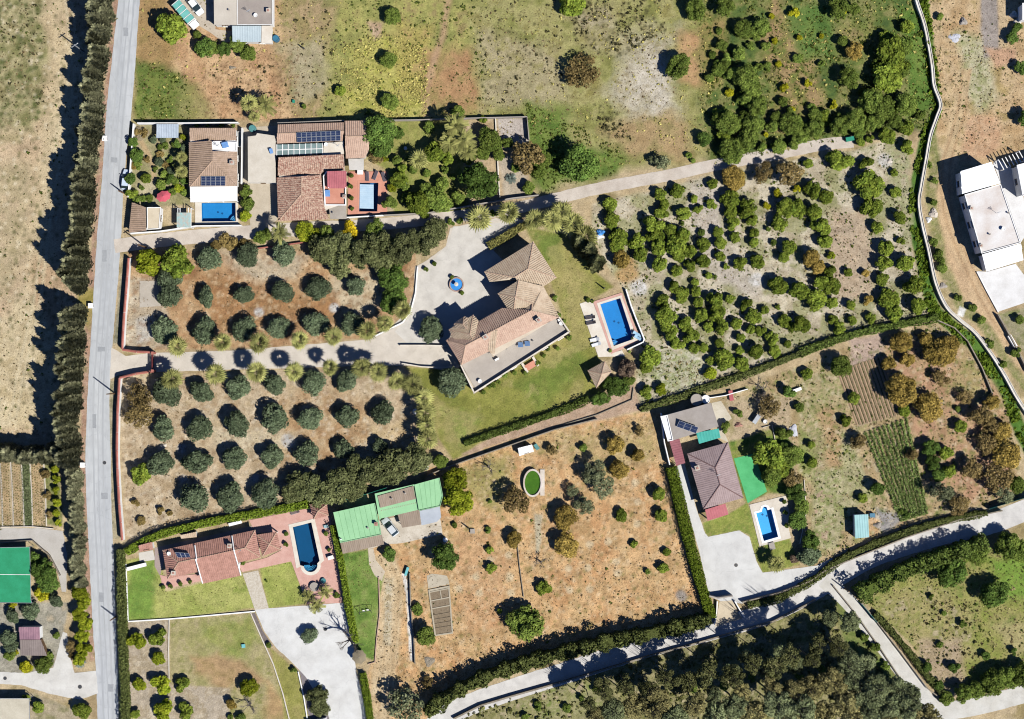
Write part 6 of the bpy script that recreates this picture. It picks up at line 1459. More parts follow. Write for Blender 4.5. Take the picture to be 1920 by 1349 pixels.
# east edge
Z = 'eastern track'
many('dark', Z, [(1912,128,12),(1925,225,16),(1900,70,12),(1908,50,9)]); many('green', Z, [(1752,455,10),(1760,480,12),(1765,505,10),(1750,380,8),(1795,560,7),(1822,578,9),(1840,600,8),(1855,645,9),(1880,685,9),(1742,310,7),(1752,340,7),(1765,30,7),(1742,80,6),(1912,600,9),(1905,660,10),(1800,640,5)])

# --- labels that single out every plant: zone, kind, place in its row
def label_plants():
    zones = {}
    for p in PLANTS: zones.setdefault((p[5], p[4]), []).append(p)
    for (zone, words), L in zones.items():
        L.sort(key=lambda p: p[2])
        rows, band = [], 26.0
        if zone == 'roadside cypress screen':
            for i, p in enumerate(L):
                p[0]['label'] = '%s, %s from the north in the roadside screen' % (words, ord_(i)); p[0]['group'] = words + ' trees of the roadside screen'; p[0]['category'] = 'tree'
            continue
        for p in L:
            if rows and p[2] - rows[-1][0][2] < band: rows[-1].append(p)
            else: rows.append([p])
        for ri, row in enumerate(rows):
            row.sort(key=lambda p: p[1])
            for i, p in enumerate(row):
                root = p[0]
                if len(L) == 1: t = '%s in the %s' % (words, zone) if 'side' not in zone[:11] else '%s on the %s' % (words, zone)
                elif len(rows) == 1: t = '%s, %s from the west in the %s' % (words, ord_(i), zone)
                elif len(row) == 1: t = '%s, the only one of %s row from north, %s' % (words, ord_(ri), zone)
                else: t = '%s, %s from west, %s row from north, %s' % (words, ord_(i), ord_(ri), zone)
                root['label'] = t; root['group'] = words + ' of the ' + zone
                root['category'] = 'palm' if 'palm' in words else ('plant' if 'agave' in words else ('shrub' if 'shrub' in words else 'tree'))
label_plants()

# ---------------------------------------------------------------- hedges
def hedge(line, w, h, label, m, seed, leaf=0.2, dens=26, k=6, wob=0.18):
    """clipped or loose hedge along a line: leaf clumps over a solid twiggy core"""
    rs = np.random.RandomState(seed); pts = smooth_line(line, k)
    P = np.array([[U(x, y, h * 0.6).x, U(x, y, h * 0.6).y] for x, y in pts]); seg = np.linalg.norm(np.diff(P, axis=0), axis=1); cum = np.concatenate([[0], np.cumsum(seg)]); L = cum[-1]
    wm = w * S; n = int(L * (wm + 2 * h) * dens)
    s = rs.rand(n) * L; x = np.interp(s, cum, P[:, 0]); y = np.interp(s, cum, P[:, 1])
    i = np.clip(np.searchsorted(cum, s) - 1, 0, len(seg) - 1); d = (P[i + 1] - P[i]) / seg[i][:, None]; q = np.stack([-d[:, 1], d[:, 0]], 1)
    ht = h * (1 + wob * (vnoise(s, s * 0 + seed, 1.4, seed, 3) - 0.5) * 2 + 0.5 * (vnoise(s, s * 0 + seed, 7.0, seed + 5, 2) - 0.5)); wt = wm * (1 + wob * 1.5 * (vnoise(s, s * 0 + 9, 1.7, seed + 1, 3) - 0.5) * 2 + 0.6 * (vnoise(s, s * 0 + 3, 9.0, seed + 7, 2) - 0.5))
    u = rs.rand(n) * (wm + 2 * h)
    top = (u >= h) & (u < h + wm); left = u < h
    off = np.where(top, (u - h) / wm - 0.5, np.where(left, -0.5, 0.5)) * wt * rs.uniform(0.85, 1.12, n)
    z = np.where(top, ht * rs.uniform(0.86, 1.08, n), np.where(left, u, u - h - wm) / h * ht)
    pos = np.stack([x + q[:, 0] * off, y + q[:, 1] * off, z], 1)
    nr = np.where(top[:, None], np.array([0, 0, 1.0]), np.stack([q[:, 0] * np.sign(off), q[:, 1] * np.sign(off), np.full(n, 0.4)], 1))
    v, lv = leaf_cloud(rs, pos, nr, leaf)
    V, F = [], []
    m_ = len(P)
    for j in range(m_):
        dd = P[min(j + 1, m_ - 1)] - P[max(j - 1, 0)]; dd /= np.linalg.norm(dd); qq = np.array([-dd[1], dd[0]]) * wm * 0.36
        V += [(P[j, 0] - qq[0], P[j, 1] - qq[1], 0), (P[j, 0] - qq[0], P[j, 1] - qq[1], h * 0.74), (P[j, 0] + qq[0], P[j, 1] + qq[1], h * 0.74), (P[j, 0] + qq[0], P[j, 1] + qq[1], 0)]
    for j in range(m_ - 1):
        for a in range(3): F.append((4*j + a, 4*j + a + 1, 4*(j+1) + a + 1, 4*(j+1) + a))
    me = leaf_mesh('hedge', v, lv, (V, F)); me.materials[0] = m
    return tag(obj('hedge', me), label, 'hedge')
HG = leaf_mat('leaf_hedge', (0.070, 0.110, 0.014), (0.125, 0.170, 0.022)); HD = leaf_mat('leaf_hedge_dark', (0.050, 0.066, 0.020), (0.095, 0.110, 0.040)); HB = leaf_mat('leaf_hedge_mid', (0.055, 0.085, 0.020), (0.110, 0.150, 0.038))
hedge([(800,1336),(850,1300),(920,1266),(1000,1240),(1080,1218),(1160,1200),(1240,1184),(1332,1160)], 22, 4.3, 'tall dark hedge between the dry field and southern road', HD, 1, 0.26, 22, wob=0.6)
hedge([(1259,876),(1285,985),(1310,1080),(1334,1160)], 20, 2.0, 'bright clipped hedge along the silver driveway', HG, 2, 0.17, 30, wob=0.08)
hedge([(226,1030),(228,1120),(231,1220),(234,1300),(236,1400)], 14, 2.6, 'clipped hedge of the pink house beside the road', HD, 3, 0.18, 26, wob=0.08)
hedge([(236,1036),(300,1003),(400,978),(500,960),(616,938)], 13, 1.9, 'green hedge between southern olive grove and pink house', HG, 4, 0.18, 26)
hedge([(626,985),(640,1060),(652,1130),(666,1205)], 11, 2.1, 'narrow green hedge between the dark pool and green roofs', HG, 5, 0.17, 28, wob=0.1)
hedge([(680,1262),(690,1320),(700,1400)], 11, 1.6, 'short green hedge below the thatched parasol', HG, 6, 0.17, 28, wob=0.1)
hedge([(870,832),(930,812),(1010,786),(1070,764),(1105,748)], 12, 1.4, 'loose dark hedge below the villa lawn', HB, 7, 0.2, 20, wob=0.35)
hedge([(915,462),(945,446),(970,430),(990,420)], 14, 1.8, 'dense hedge north of the villa courtyard', leaf_mat('leaf_hedge_olive', (0.080, 0.082, 0.028), (0.130, 0.125, 0.045)), 8, 0.2, 26)
hedge([(1200,768),(1290,740),(1400,702),(1500,664),(1570,638)], 12, 1.3, 'low hedge along the south side of the citrus orchard', HD, 9, 0.2, 18, wob=0.35)
hedge([(1500,662),(1560,640),(1640,618),(1760,596)], 13, 1.6, 'green hedge between orchard and eastern field', HB, 10, 0.2, 18, wob=0.35)
hedge([(1608,1118),(1680,1078),(1760,1046),(1850,1016)], 22, 4.8, 'tall hedge between southern road and meadow', HB, 11, 0.26, 20, wob=0.6)
hedge([(1640,1150),(1690,1205),(1735,1262),(1768,1300)], 11, 1.6, 'hedge along the side lane below the meadow', HD, 12, 0.2, 20, wob=0.3)
hedge([(1402,1135),(1460,1122),(1530,1085),(1570,1055),(1640,1020),(1740,985),(1850,962)], 12, 1.5, 'dark hedge on the north bank of the southern road', HD, 13, 0.2, 20, wob=0.3)
hedge([(1140,378),(1148,420),(1158,470)], 10, 0.9, 'low green hedge behind the blue tarpaulin', HB, 14, 0.2, 20, wob=0.3)
hedge([(640,1034),(655,1026)], 6, 0.5, 'tiny clipped hedge below the brown lean-to', HG, 15, 0.14, 30, k=4)
hedge([(700,224),(700,228)], 1, 0.3, 'x', HG, 16, 0.1, 10, k=2) if False else None

# ---------------------------------------------------------------- uncountable low growth
def tufts(name, label, polys, m, seed, size=(0.12, 0.3), leaves=5, leaf=0.13):
    rs = np.random.RandomState(seed); PX = []
    for poly, dens in polys:
        xs = [p[0] for p in poly]; ys = [p[1] for p in poly]; n = int((max(xs) - min(xs)) * (max(ys) - min(ys)) * dens)
        x = rs.uniform(min(xs), max(xs), n); y = rs.uniform(min(ys), max(ys), n)
        ok = (sdist(poly, x, y) > 0) & (vnoise(x, y, 26, seed, 3) > rs.uniform(0.3, 0.62, n))
        PX.append(np.stack([x[ok], y[ok]], 1))
    PX = np.concatenate(PX); k = len(PX)
    W = np.stack([(PX[:, 0] - CX) * S, (CY - PX[:, 1]) * S], 1)
    sz = rs.uniform(size[0], size[1], k) * rs.choice([0.7, 1, 1.6], k, p=[.5, .35, .15])
    pos = np.repeat(np.concatenate([W, np.zeros((k, 1))], 1), leaves, 0); s = np.repeat(sz, leaves)[:, None]
    d = rs.normal(0, 1, pos.shape); d[:, 2] = np.abs(d[:, 2]) + 0.2; d /= np.linalg.norm(d, axis=1)[:, None]
    v, lv = leaf_cloud(rs, pos + d * s * 0.6 + np.array([0, 0, 0.02]), d, leaf, 1.0, 0.5)
    v = v.reshape(-1, 4, 3); c = v.mean(1, keepdims=True); v = c + (v - c) * (s[:, None, :] / 0.2); v[..., 2] = np.maximum(v[..., 2], 0.006)
    me = leaf_mesh(name, v.reshape(-1, 3), lv); me.materials[0] = m
    return tag(obj(name, me), label, None, None, 'stuff')
tufts('weeds', 'dark green weed tufts scattered over the dry fields', [(NE, 0.045), ([(255,110),(350,140),(360,226),(250,226)], 0.05), ([(640,0),(900,0),(920,226),(600,226)], 0.018), ([(980,190),(1180,280),(1150,330),(1020,360)], 0.06), (WF, 0.004), (CF, 0.0016), (EF, 0.014), (EO, 0.02), (SM, 0.015), ([(1716,0),(1920,0),(1920,300),(1760,250)], 0.006)],
      leaf_mat('leaf_weed', (0.05, 0.075, 0.016), (0.11, 0.135, 0.03)), 41)
tufts('weeds', 'dark clumps of dry weeds dotted over the northern field', [([(1065,0),(1240,0),(1250,60),(1165,100),(1080,90)], 0.034), ([(1110,195),(1150,190),(1185,265),(1130,265)], 0.045), ([(900,0),(1060,0),(1060,180),(900,200)], 0.009), ([(500,0),(640,0),(640,220),(500,200)], 0.006), ([(400,130),(560,110),(560,220),(400,220)], 0.008), ([(1720,1130),(1830,1120),(1850,1240),(1760,1250)], 0.012), ([(0,0),(90,0),(85,200),(0,200)], 0.012)],
      leaf_mat('leaf_weed_dark', (0.035, 0.035, 0.016), (0.06, 0.055, 0.028)), 42, (0.2, 0.36))
tufts('wild_grass', 'yellow-green wild grass in the northern fields', [([(640,90),(720,60),(800,90),(800,226),(630,226)], 0.11), ([(740,30),(810,40),(800,200),(750,160)], 0.04), (NE, 0.015), ([(870,0),(1320,0),(1320,290),(1000,330),(900,226)], 0.010), ([(262,0),(640,0),(640,226),(262,226)], 0.006)],
      leaf_mat('leaf_grass', (0.24, 0.225, 0.075), (0.36, 0.33, 0.12)), 43, (0.12, 0.3))
tufts('channel_growth', 'lush green growth in the irrigation channel strip', [(ribbon(CH, 20), 0.16)], leaf_mat('leaf_reed', (0.055, 0.095, 0.012), (0.115, 0.165, 0.022)), 44, (0.25, 0.55), 6)
tufts('undergrowth', 'undergrowth below the southern eucalyptus wood', [([(840,1349),(960,1310),(1200,1245),(1450,1180),(1555,1120),(1690,1290),(1740,1349)], 0.022)], leaf_mat('leaf_under', (0.07, 0.08, 0.028), (0.15, 0.15, 0.06)), 45, (0.2, 0.5), 6)
tufts('dry_grass', 'short dry grass on the eastern slopes', [([(1745,20),(1830,60),(1870,200),(1800,300),(1755,220)], 0.03), (EF, 0.012), (SM, 0.02), ([(1225,655),(1340,690),(1310,730),(1230,740)], 0.05), (EO, 0.006)], leaf_mat('leaf_drygrass', (0.26, 0.22, 0.11), (0.38, 0.33, 0.18)), 46, (0.1, 0.24))
tufts('stubble', 'straw coloured stubble and pale stones on the dry fields', [(CF, 0.05), (WF, 0.03), (EO, 0.03), (SO, 0.035), (NO, 0.035), (EF, 0.03), ([(262,0),(640,0),(640,226),(262,226)], 0.035), ([(870,0),(1320,0),(1320,290),(1000,330),(900,226)], 0.03), ([(1750,0),(1920,0),(1920,300),(1760,250)], 0.04), (SM, 0.02)], leaf_mat('leaf_stubble', (0.30, 0.225, 0.13), (0.46, 0.37, 0.24)), 48, (0.06, 0.15), 3)
tufts('dead_weeds', 'brown dead weeds and clods on the dry fields', [(CF, 0.018), (WF, 0.015), (EO, 0.02), (SO, 0.02), (NO, 0.025), (EF, 0.025), ([(262,0),(640,0),(640,226),(262,226)], 0.02), ([(640,0),(1320,0),(1320,290),(1000,330),(900,226),(640,226)], 0.02), ([(1750,0),(1920,0),(1920,300),(1760,250)], 0.03), (SM, 0.02)], leaf_mat('leaf_dead', (0.10, 0.072, 0.038), (0.17, 0.125, 0.07)), 49, (0.08, 0.2), 4)
tufts('lawn_grass', 'short mown grass of the lawns', [(VL, 0.05), ([(236,1050),(300,1040),(310,1110),(455,1075),(480,1140),(240,1165)], 0.05), ([(487,1066),(548,1052),(575,1133),(503,1140)], 0.05), ([(635,1040),(690,1030),(715,1080),(702,1240),(665,1225)], 0.05)], leaf_mat('leaf_lawn', (0.17, 0.18, 0.06), (0.24, 0.235, 0.09)), 47, (0.06, 0.13), 4)

# ================================================================ WALLS, FENCES, POLES
def wall_line(line, h, wpx, m, label, name='garden_wall', cat='wall', coping=None, bay=None, z0=0.0):
    """upright wall along a line; coping tiles laid bay by bay on top"""
    pts = [U(x, y, h) for x, y in line]
    t = empty(name, Vector((pts[0].x, pts[0].y, 0)), label, cat)
    o2 = ribbon([(p.x, p.y) for p in pts], wpx * S)
    mb = MB(); mb.prism(o2, z0, h); mb.build('wall', m, t)
    if coping:
        P = np.array([[p.x, p.y] for p in pts]); seg = np.linalg.norm(np.diff(P, axis=0), axis=1); cum = np.concatenate([[0], np.cumsum(seg)]); n = max(1, int(cum[-1] / (bay or 3.0)))
        for i in range(n):
            s0, s1 = cum[-1] * i / n + 0.03, cum[-1] * (i + 1) / n - 0.03
            a = Vector((np.interp(s0, cum, P[:, 0]), np.interp(s0, cum, P[:, 1]), 0)); b = Vector((np.interp(s1, cum, P[:, 0]), np.interp(s1, cum, P[:, 1]), 0)); d = (b - a); q = Vector((-d.y, d.x, 0)).normalized() * wpx * S * 0.72
            zt = h + 0.16 - 0.05 * (i % 2)
            mb = MB(); lo, hi = Vector((0, 0, h + 0.004)), Vector((0, 0, zt))
            mb.v = [tuple(p) for p in (a - q + lo, a + hi, a + q + lo, b - q + lo, b + hi, b + q + lo)]
            mb.f = [(0, 3, 4, 1), (1, 4, 5, 2), (0, 1, 2), (3, 5, 4), (0, 2, 5, 3)]
            mb.build('coping_tile', coping, t)
    return t
M_COP = mat('coping_red', '#c07a6a', '#a86456', 1.0, 0.1, 0.85, 5)
M_STONE = mat('field_stone', '#a59a88', '#887c6a', 1.2, 0.16, 0.95, 4)
wall_line([(241,484),(237,540),(232,600),(229,655)], 1.9, 3.2, M_WHITE, 'white wall with red coping west of the northern olive grove', coping=M_COP, bay=3.6)
wall_line([(229,656),(256,660),(284,661)], 1.9, 3.0, M_WHITE, 'white wall with red coping north of the driveway gate', coping=M_COP, bay=3)
wall_line([(224,709),(250,702),(284,697)], 1.9, 3.0, M_WHITE, 'white wall with red coping south of the driveway gate', coping=M_COP, bay=3)
wall_line([(224,709),(220,780),(219,860),(223,940),(229,1014)], 1.9, 3.2, M_WHITE, 'white wall with red coping west of the southern olive grove', coping=M_COP, bay=3.6)
wall_line([(257,231),(350,231),(446,230)], 2.0, 2.0, M_WHITE, 'white boundary wall north of the white house')
wall_line([(250,232),(245,300),(240,370)], 1.6, 2.0, M_WHITE, 'white roadside wall of the white house garden')
wall_line([(243,438),(300,434),(367,424),(452,423)], 1.6, 2.0, M_WHITE, 'white wall between pool terrace and lane')
wall_line([(453.5,240),(453,300),(452,345)], 1.8, 1.6, M_WHITE, 'narrow white wall beside the flat garage')
wall_line([(520,231),(645,226)], 2.2, 1.6, M_GREY, 'grey boundary wall behind the terracotta house')
wall_line([(692,226),(780,225),(870,222),(988,219),(992,262)], 1.5, 1.6, M_GREY, 'low grey wall north of the garden plots')
wall_line([(929,222),(933,300),(937,370)], 0.5, 2.2, M_CREAM, 'low pale edging wall through the bare garden plots')
wall_line([(720,404),(800,400),(880,386),(960,372),(1010,366)], 1.5, 2.0, M_GREY, 'grey wall along the lane below the palm garden')
wall_line([(650,408),(722,404)], 1.2, 2.0, M_WHITE, 'white wall south of the terracotta pool')
wall_line([(452,470),(530,460),(575,454)], 0.9, 2.0, M_COP, 'low red wall between lane and northern olive grove')
wall_line([(783,500),(779,550),(770,585),(755,605),(700,632)], 0.5, 2.4, M_WHITE, 'low white kerb wall along the curving driveway')
wall_line([(1174,543),(1184,575),(1196,606),(1208,636),(1206,642),(1176,656)], 1.1, 2.4, M_WHITE, 'low white wall around the east side of the pool')
wall_line([(750,648),(800,648),(842,649)], 0.9, 2.2, M_CREAM, 'curved ramp wall north of the garage ramp')
wall_line([(754,682),(790,688),(830,690),(866,686)], 0.9, 2.2, M_CREAM, 'curved ramp wall between driveway and lawn')
wall_line([(802,892),(830,880),(880,862),(960,834),(1040,806),(1120,786)], 1.1, 2.0, M_STONE, 'stone wall below the villa lawn path')
wall_line([(1188,728),(1185,750),(1120,778),(1060,796)], 0.4, 1.6, M_STONE, 'low stone edging by the gazebo path')
wall_line([(1240,775),(1246,830),(1256,872)], 2.0, 2.0, M_WHITE, 'white wall west of the maroon carport')
wall_line([(236,1058),(238,1110),(240,1164)], 0.3, 1.6, M_WHITE, 'white lawn edging beside the roadside hedge')
wall_line([(240,1166),(320,1161),(400,1154),(478,1147)], 0.35, 2.2, M_WHITE, 'white edging between the lawn and citrus plot')
wall_line([(317,1163),(316,1220),(317,1282)], 0.3, 1.6, M_CREAM, 'thin pale kerb beside the citrus plot')
wall_line([(470,1150),(490,1196),(512,1245),(530,1300),(545,1360)], 0.3, 1.8, M_CREAM, 'long pale kerb running down past the dry lawn')
wall_line([(559,1260),(570,1310),(578,1360)], 0.4, 1.8, M_WHITE, 'white kerb beside the gravel wedge')
wall_line([(636,1042),(652,1124),(664,1220)], 0.25, 1.2, M_CREAM, 'thin pale lawn edging below the green hedge')
wall_line([(710,1082),(712,1150),(706,1200),(703,1242),(690,1246)], 0.35, 1.6, M_TILE, 'pinkish kerb between the lawn and dirt track')
wall_line([(768,1075),(770,1140),(776,1200),(778,1246)], 0.8, 1.4, M_STONE, 'dark field boundary wall beside the white path')
wall_line([(970,1020),(974,1060),(982,1120)], 0.4, 1.2, M_STONE, 'low dark stone row in the central field')
wall_line([(850,1349),(900,1324),(960,1306),(1060,1278),(1200,1236),(1330,1200),(1450,1166),(1530,1126)], 0.9, 3.0, M_STONE, 'dark stone wall on the south side of the road')
wall_line([(1392,1130),(1462,1112),(1520,1090),(1545,1072),(1590,1052),(1700,1008),(1800,975),(1880,958)], 1.2, 2.2, M_STONE, 'stone wall on the north bank of the road')
wall_line([(1562,1098),(1604,1150),(1650,1215),(1700,1290)], 0.7, 2.0, M_STONE, 'stone wall west of the side lane')
wall_line([(1615,1130),(1640,1160),(1690,1225),(1740,1292),(1775,1318)], 0.9, 2.0, M_STONE, 'stone wall between the side lane and meadow')
wall_line([(1832,510),(1850,545),(1872,586)], 0.4, 1.5, M_WHITE, 'white edge wall of the eastern terrace')
wall_line([(1872,590),(1900,640),(1930,700)], 1.3, 2.5, M_STONE, 'dark stone wall below the eastern terrace')
wall_line([(1752,598),(1790,615),(1815,640),(1842,690),(1862,740)], 0.9, 2.0, M_STONE, 'stone field wall west of the channel strip')
wall_line([(1402,730),(1360,742),(1320,748)], 0.8, 1.6, M_WHITE, 'thin pale wall north of the south-east garden')
wall_line([(1430,802),(1448,797),(1458,850)], 0.4, 1.2, M_CREAM, 'small pale lawn edging beside the barbecue yard')
wall_line([(1508,900),(1512,960),(1500,1020)], 0.3, 1.2, M_CREAM, 'thin pale kerb east of the pool garden')
wall_line([(1330,1118),(1346,1122),(1374,1118)], 2.0, 2.4, M_GREY, 'gate wall at the bottom of the silver driveway')
wall_line([(1345,1128),(1344,1148),(1340,1172)], 0.9, 2.0, M_WHITE, 'white wing wall left of the gate ramp')
wall_line([(1378,1128),(1388,1145),(1396,1158)], 0.9, 2.0, M_WHITE, 'white wing wall right of the gate ramp')
wall_line([(0,1018),(60,1014),(92,1042),(112,1080)], 0.7, 2.0, M_STONE, 'grey wall beside the western lane')
wall_line([(0,989),(60,988),(100,992)], 0.5, 1.6, M_CREAM, 'low pale wall below the vegetable beds')
for x in (1, 21, 41, 57, 83):
    wall_line([(x - 2, 857), (x + 2, 920), (x + 4, 987)], 0.25, 1.6, M_CREAM, 'pale kerb between vegetable beds, ' + {1:'westernmost',21:'second from west',41:'middle',57:'fourth from west',83:'easternmost'}[x], 'bed_kerb', 'kerb')
# irrigation channel: pale concrete trough, two cheeks and a bed
CL = [(1714,-40),(1719,0),(1735,50),(1748,120),(1752,160),(1764,195),(1757,220),(1745,255),(1737,300),(1728,350),(1724,380),(1730,420),(1742,470),(1755,530),(1775,575),(1800,600),(1830,625),(1860,665),(1885,705),(1910,750),(1950,810)]
t = empty('irrigation_channel', U(1728, 350, 0), 'long winding pale concrete irrigation channel above the green strip', 'channel')
line = smooth_line(CL, 5)
M_CHAN = mat('channel_concrete', '#f0eadf', '#d8cdbc', 0.5, 0.1, 0.9, 5)
pm = [U(x, y, 1.1) for x, y in line]; ln = [(p.x, p.y) for p in pm]
mb = MB(); mb.prism(ribbon(ln, 0.66), 0.0, 0.95); mb.build('base', M_CHAN, t)
for sg in (-1, 1):
    off = []
    for i, p in enumerate(ln):
        a = np.array(ln[max(i-1, 0)]); b = np.array(ln[min(i+1, len(ln)-1)]); d = (b - a) / np.linalg.norm(b - a)
        off.append(tuple(np.array(p) + np.array([-d[1], d[0]]) * 0.26 * sg))
    mb = MB(); mb.prism(ribbon(off, 0.13), 0.951, 1.15); mb.build('cheek', M_CHAN, t)
# gate
t = empty('driveway_gate', U(286, 679, 0), 'dark red metal gate across the villa driveway', 'gate')
M_RED = mat('gate_red', '#7a3230', '#6a2826', 1, 0.06, 0.5, 6)
for y in (662.5, 696):
    p = U(286, y, 2.2); mb = MB(); mb.box(Vector((p.x, p.y, 1.15)), (0.45, 0.45, 2.3)); mb.box(Vector((p.x, p.y, 2.35)), (0.6, 0.6, 0.12)); mb.build('pillar', M_COP, t)
for i in range(16):
    p = U(286, 665 + i * 1.93, 1.0); mb = MB(); mb.box(Vector((p.x, p.y, 1.0)), (0.08, 0.12, 1.9)); mb.build('slat', M_RED, t)
for z in (0.3, 1.85):
    p = U(286, 679.3, z); mb = MB(); mb.box(Vector((p.x, p.y, z)), (0.14, 3.3, 0.1)); mb.build('rail', M_RED, t)
def net_fence(line, h, label, hexc):
    pts = [U(x, y, h) for x, y in line]; t = empty('net_fence', Vector((pts[0].x, pts[0].y, 0)), label, 'fence')
    mb = MB(); mb.prism(ribbon([(p.x, p.y) for p in pts], 0.05), 0.05, h); mb.build('net', mat('net_' + hexc, '#' + hexc, None, 1, 0.1, 0.9, 6), t)
    for p in pts: mb = MB(); mb.tube([(p.x, p.y, 0), (p.x, p.y, h + 0.1)], 0.04, 6); mb.build('post', M_ALU, t)
net_fence([(640,940),(690,926),(725,915)], 2.4, 'green net fence behind the green roofs', '2f9c80')
net_fence([(812,1322),(850,1295),(920,1260),(990,1236)], 1.8, 'teal net fence along the tall dark hedge', '1f6f78')
net_fence([(1616,1133),(1632,1152),(1645,1168)], 1.7, 'teal net fence at the corner of the side lane', '2f9488')
net_fence([(1855,955),(1890,944),(1935,930)], 1.8, 'teal fence above the southern road', '1f6f70')
def pole(x, y, h, label, xarm=0.0, m=None, top=None):
    t = empty('utility_pole', U(x, y, 0), label, 'pole')
    p = U(x, y, 0); mb = MB(); mb.tube([p, p + Vector((0, 0, h))], [0.17, 0.11], 9); mb.build('shaft', m or M_WOOD, t)
    if xarm:
        mb = MB(); mb.box(p + Vector((0, 0, h - 0.4)), (xarm, 0.12, 0.12), 0.6); mb.build('crossarm', m or M_WOOD, t)
        for k in (-0.4, 0, 0.4):
            mb = MB(); mb.lathe(p + Vector((k * xarm * math.cos(0.6), k * xarm * math.sin(0.6), h - 0.34)), [(0.05, 0), (0.07, 0.08), (0.03, 0.2)], 8); mb.build('insulator', top or M_WHITE, t)
    return t
pole(216, 738, 7.0, 'wooden pole throwing a shadow across the road'); pole(217, 1157, 4.6, 'wooden pole beside the road below the pink house'); pole(1584, 1104, 4.2, 'pole at the corner of the side lane')
pole(274, 464, 7.0, 'pole with blue insulators beside the lane entrance', 0.9, top=mat('blue_cap', '#3f86e0', '#3070c8', 1, 0.05)); pole(158, 98, 7.5, 'pylon pole standing in the cypress screen', 1.6, M_ALU); pole(231, 362, 4.0, 'roadside pole beside the garden hedge')
pole(302, 712, 5.5, 'lamp pole beside the driveway gate', 0, M_DARKM); pole(1132, 541, 2.6, 'slim lamp post on the villa lawn', 0, M_DARKM)
pole(878, 990, 2.2, 'thin post standing in the central field', 0, M_DARKM); pole(570, 92, 2.0, 'thin post in the northern dry field', 0, M_DARKM)
for x, y, l in ((198, 261, 'white meter box beside the road near the white house'), (172, 574, 'white meter box beside the road in the cypress gap'), (157, 872, 'white meter box beside the road near the vegetable beds')):
    t = empty('meter_box', U(x, y, 0), l, 'meter box'); p = U(x, y, 0)
    mb = MB(); mb.box(p + Vector((0, 0, 0.5)), (0.8, 0.9, 1.0)); mb.box(p + Vector((0, 0, 1.04)), (0.95, 1.05, 0.08)); mb.build('box', M_WHITE, t)
    mb = MB(); mb.box(p + Vector((0.41, 0, 0.55)), (0.03, 0.6, 0.7)); mb.build('door', M_GREY, t)

# ================================================================ VEHICLES
def loft(secs, name, m, parent):
    """body skin from cross-sections (x, half width low, half width top, z low, z mid, z top)"""
    mb = MB(); n = 8
    for x, w0, w1, z0, zm, z1 in secs:
        mb.v += [(x, -w0*0.9, z0), (x, -w0, (z0+zm)/2), (x, -w0*0.99, zm), (x, -w1, z1), (x, w1, z1), (x, w0*0.99, zm), (x, w0, (z0+zm)/2), (x, w0*0.9, z0)]
    for i in range(len(secs) - 1):
        for k in range(n): mb.f.append((i*n + k, i*n + (k+1) % n, (i+1)*n + (k+1) % n, (i+1)*n + k))
    mb.f.append(tuple(range(n))); mb.f.append(tuple((len(secs)-1)*n + k for k in reversed(range(n))))
    o = local_mesh(name, mb, m, parent); o.modifiers.new('round', 'BEVEL').width = 0.05
    return o
def local_mesh(name, mb, m, parent, smooth=False):
    me = bpy.data.meshes.new(name); me.from_pydata(mb.v, [], mb.f); me.materials.append(m); me.update()
    o = bpy.data.objects.new(name, me); COL.objects.link(o); o.parent = parent
    return o
def car(x, y, rz, label, hexc):
    t = empty('parked_car', U(x, y, 0), label, 'car', None, rz)
    paint_ = mat('car_' + hexc, '#' + hexc, None, 0.5, 0.02, 0.25, 3, spec=0.6, k=1.2)
    loft([(-2.1,.72,.6,.35,.6,.72),(-1.95,.84,.76,.25,.62,.86),(-1.2,.88,.8,.22,.66,.93),(0.7,.88,.8,.22,.66,.94),(1.5,.87,.76,.24,.62,.86),(2.0,.78,.62,.3,.56,.72),(2.12,.66,.5,.36,.5,.6)], 'body', paint_, t)
    loft([(-1.85,.74,.62,.9,.95,1.0),(-1.35,.76,.66,.9,1.2,1.38),(0.15,.76,.66,.9,1.22,1.42),(0.55,.74,.64,.9,1.1,1.28),(1.15,.7,.58,.86,.9,.94)], 'window', mat('car_glass', '#2c3a3c', None, 1, 0.03, 0.06, 3, spec=0.7), t)
    mb = MB(); mb.box((-0.6, 0, 1.43), (1.5, 1.28, 0.06)); local_mesh('roof', mb, paint_, t)
    for sx in (-1.3, 1.32):
        for sy in (-1, 1):
            mb = MB(); mb.tube([(sx, sy * 0.72, 0.31), (sx, sy * 0.9, 0.31)], 0.31, 14); w = local_mesh('wheel', mb, mat('tyre', '#2a2a2c', None, 2, 0.05, 0.9), t)
            mb = MB(); mb.tube([(sx, sy * 0.9, 0.31), (sx, sy * 0.915, 0.31)], 0.18, 10); local_mesh('rim', mb, M_ALU, w)
    for sy in (-1, 1):
        mb = MB(); mb.box((2.06, sy * 0.5, 0.58), (0.12, 0.3, 0.12)); local_mesh('headlight', mb, M_WHITE, t)
        mb = MB(); mb.box((0.75, sy * 0.95, 0.98), (0.12, 0.16, 0.12)); local_mesh('mirror', mb, paint_, t)
    return t
car(732, 988, math.radians(128), 'silver hatchback parked in the yard of the green roofed house', 'c9cccb')
car(367, 13, math.radians(-52), 'white car parked beside the northern building', 'f0f0ee')
car(238, 338, math.radians(84), 'pale blue car parked beside the garden hedge', 'c5d2de')
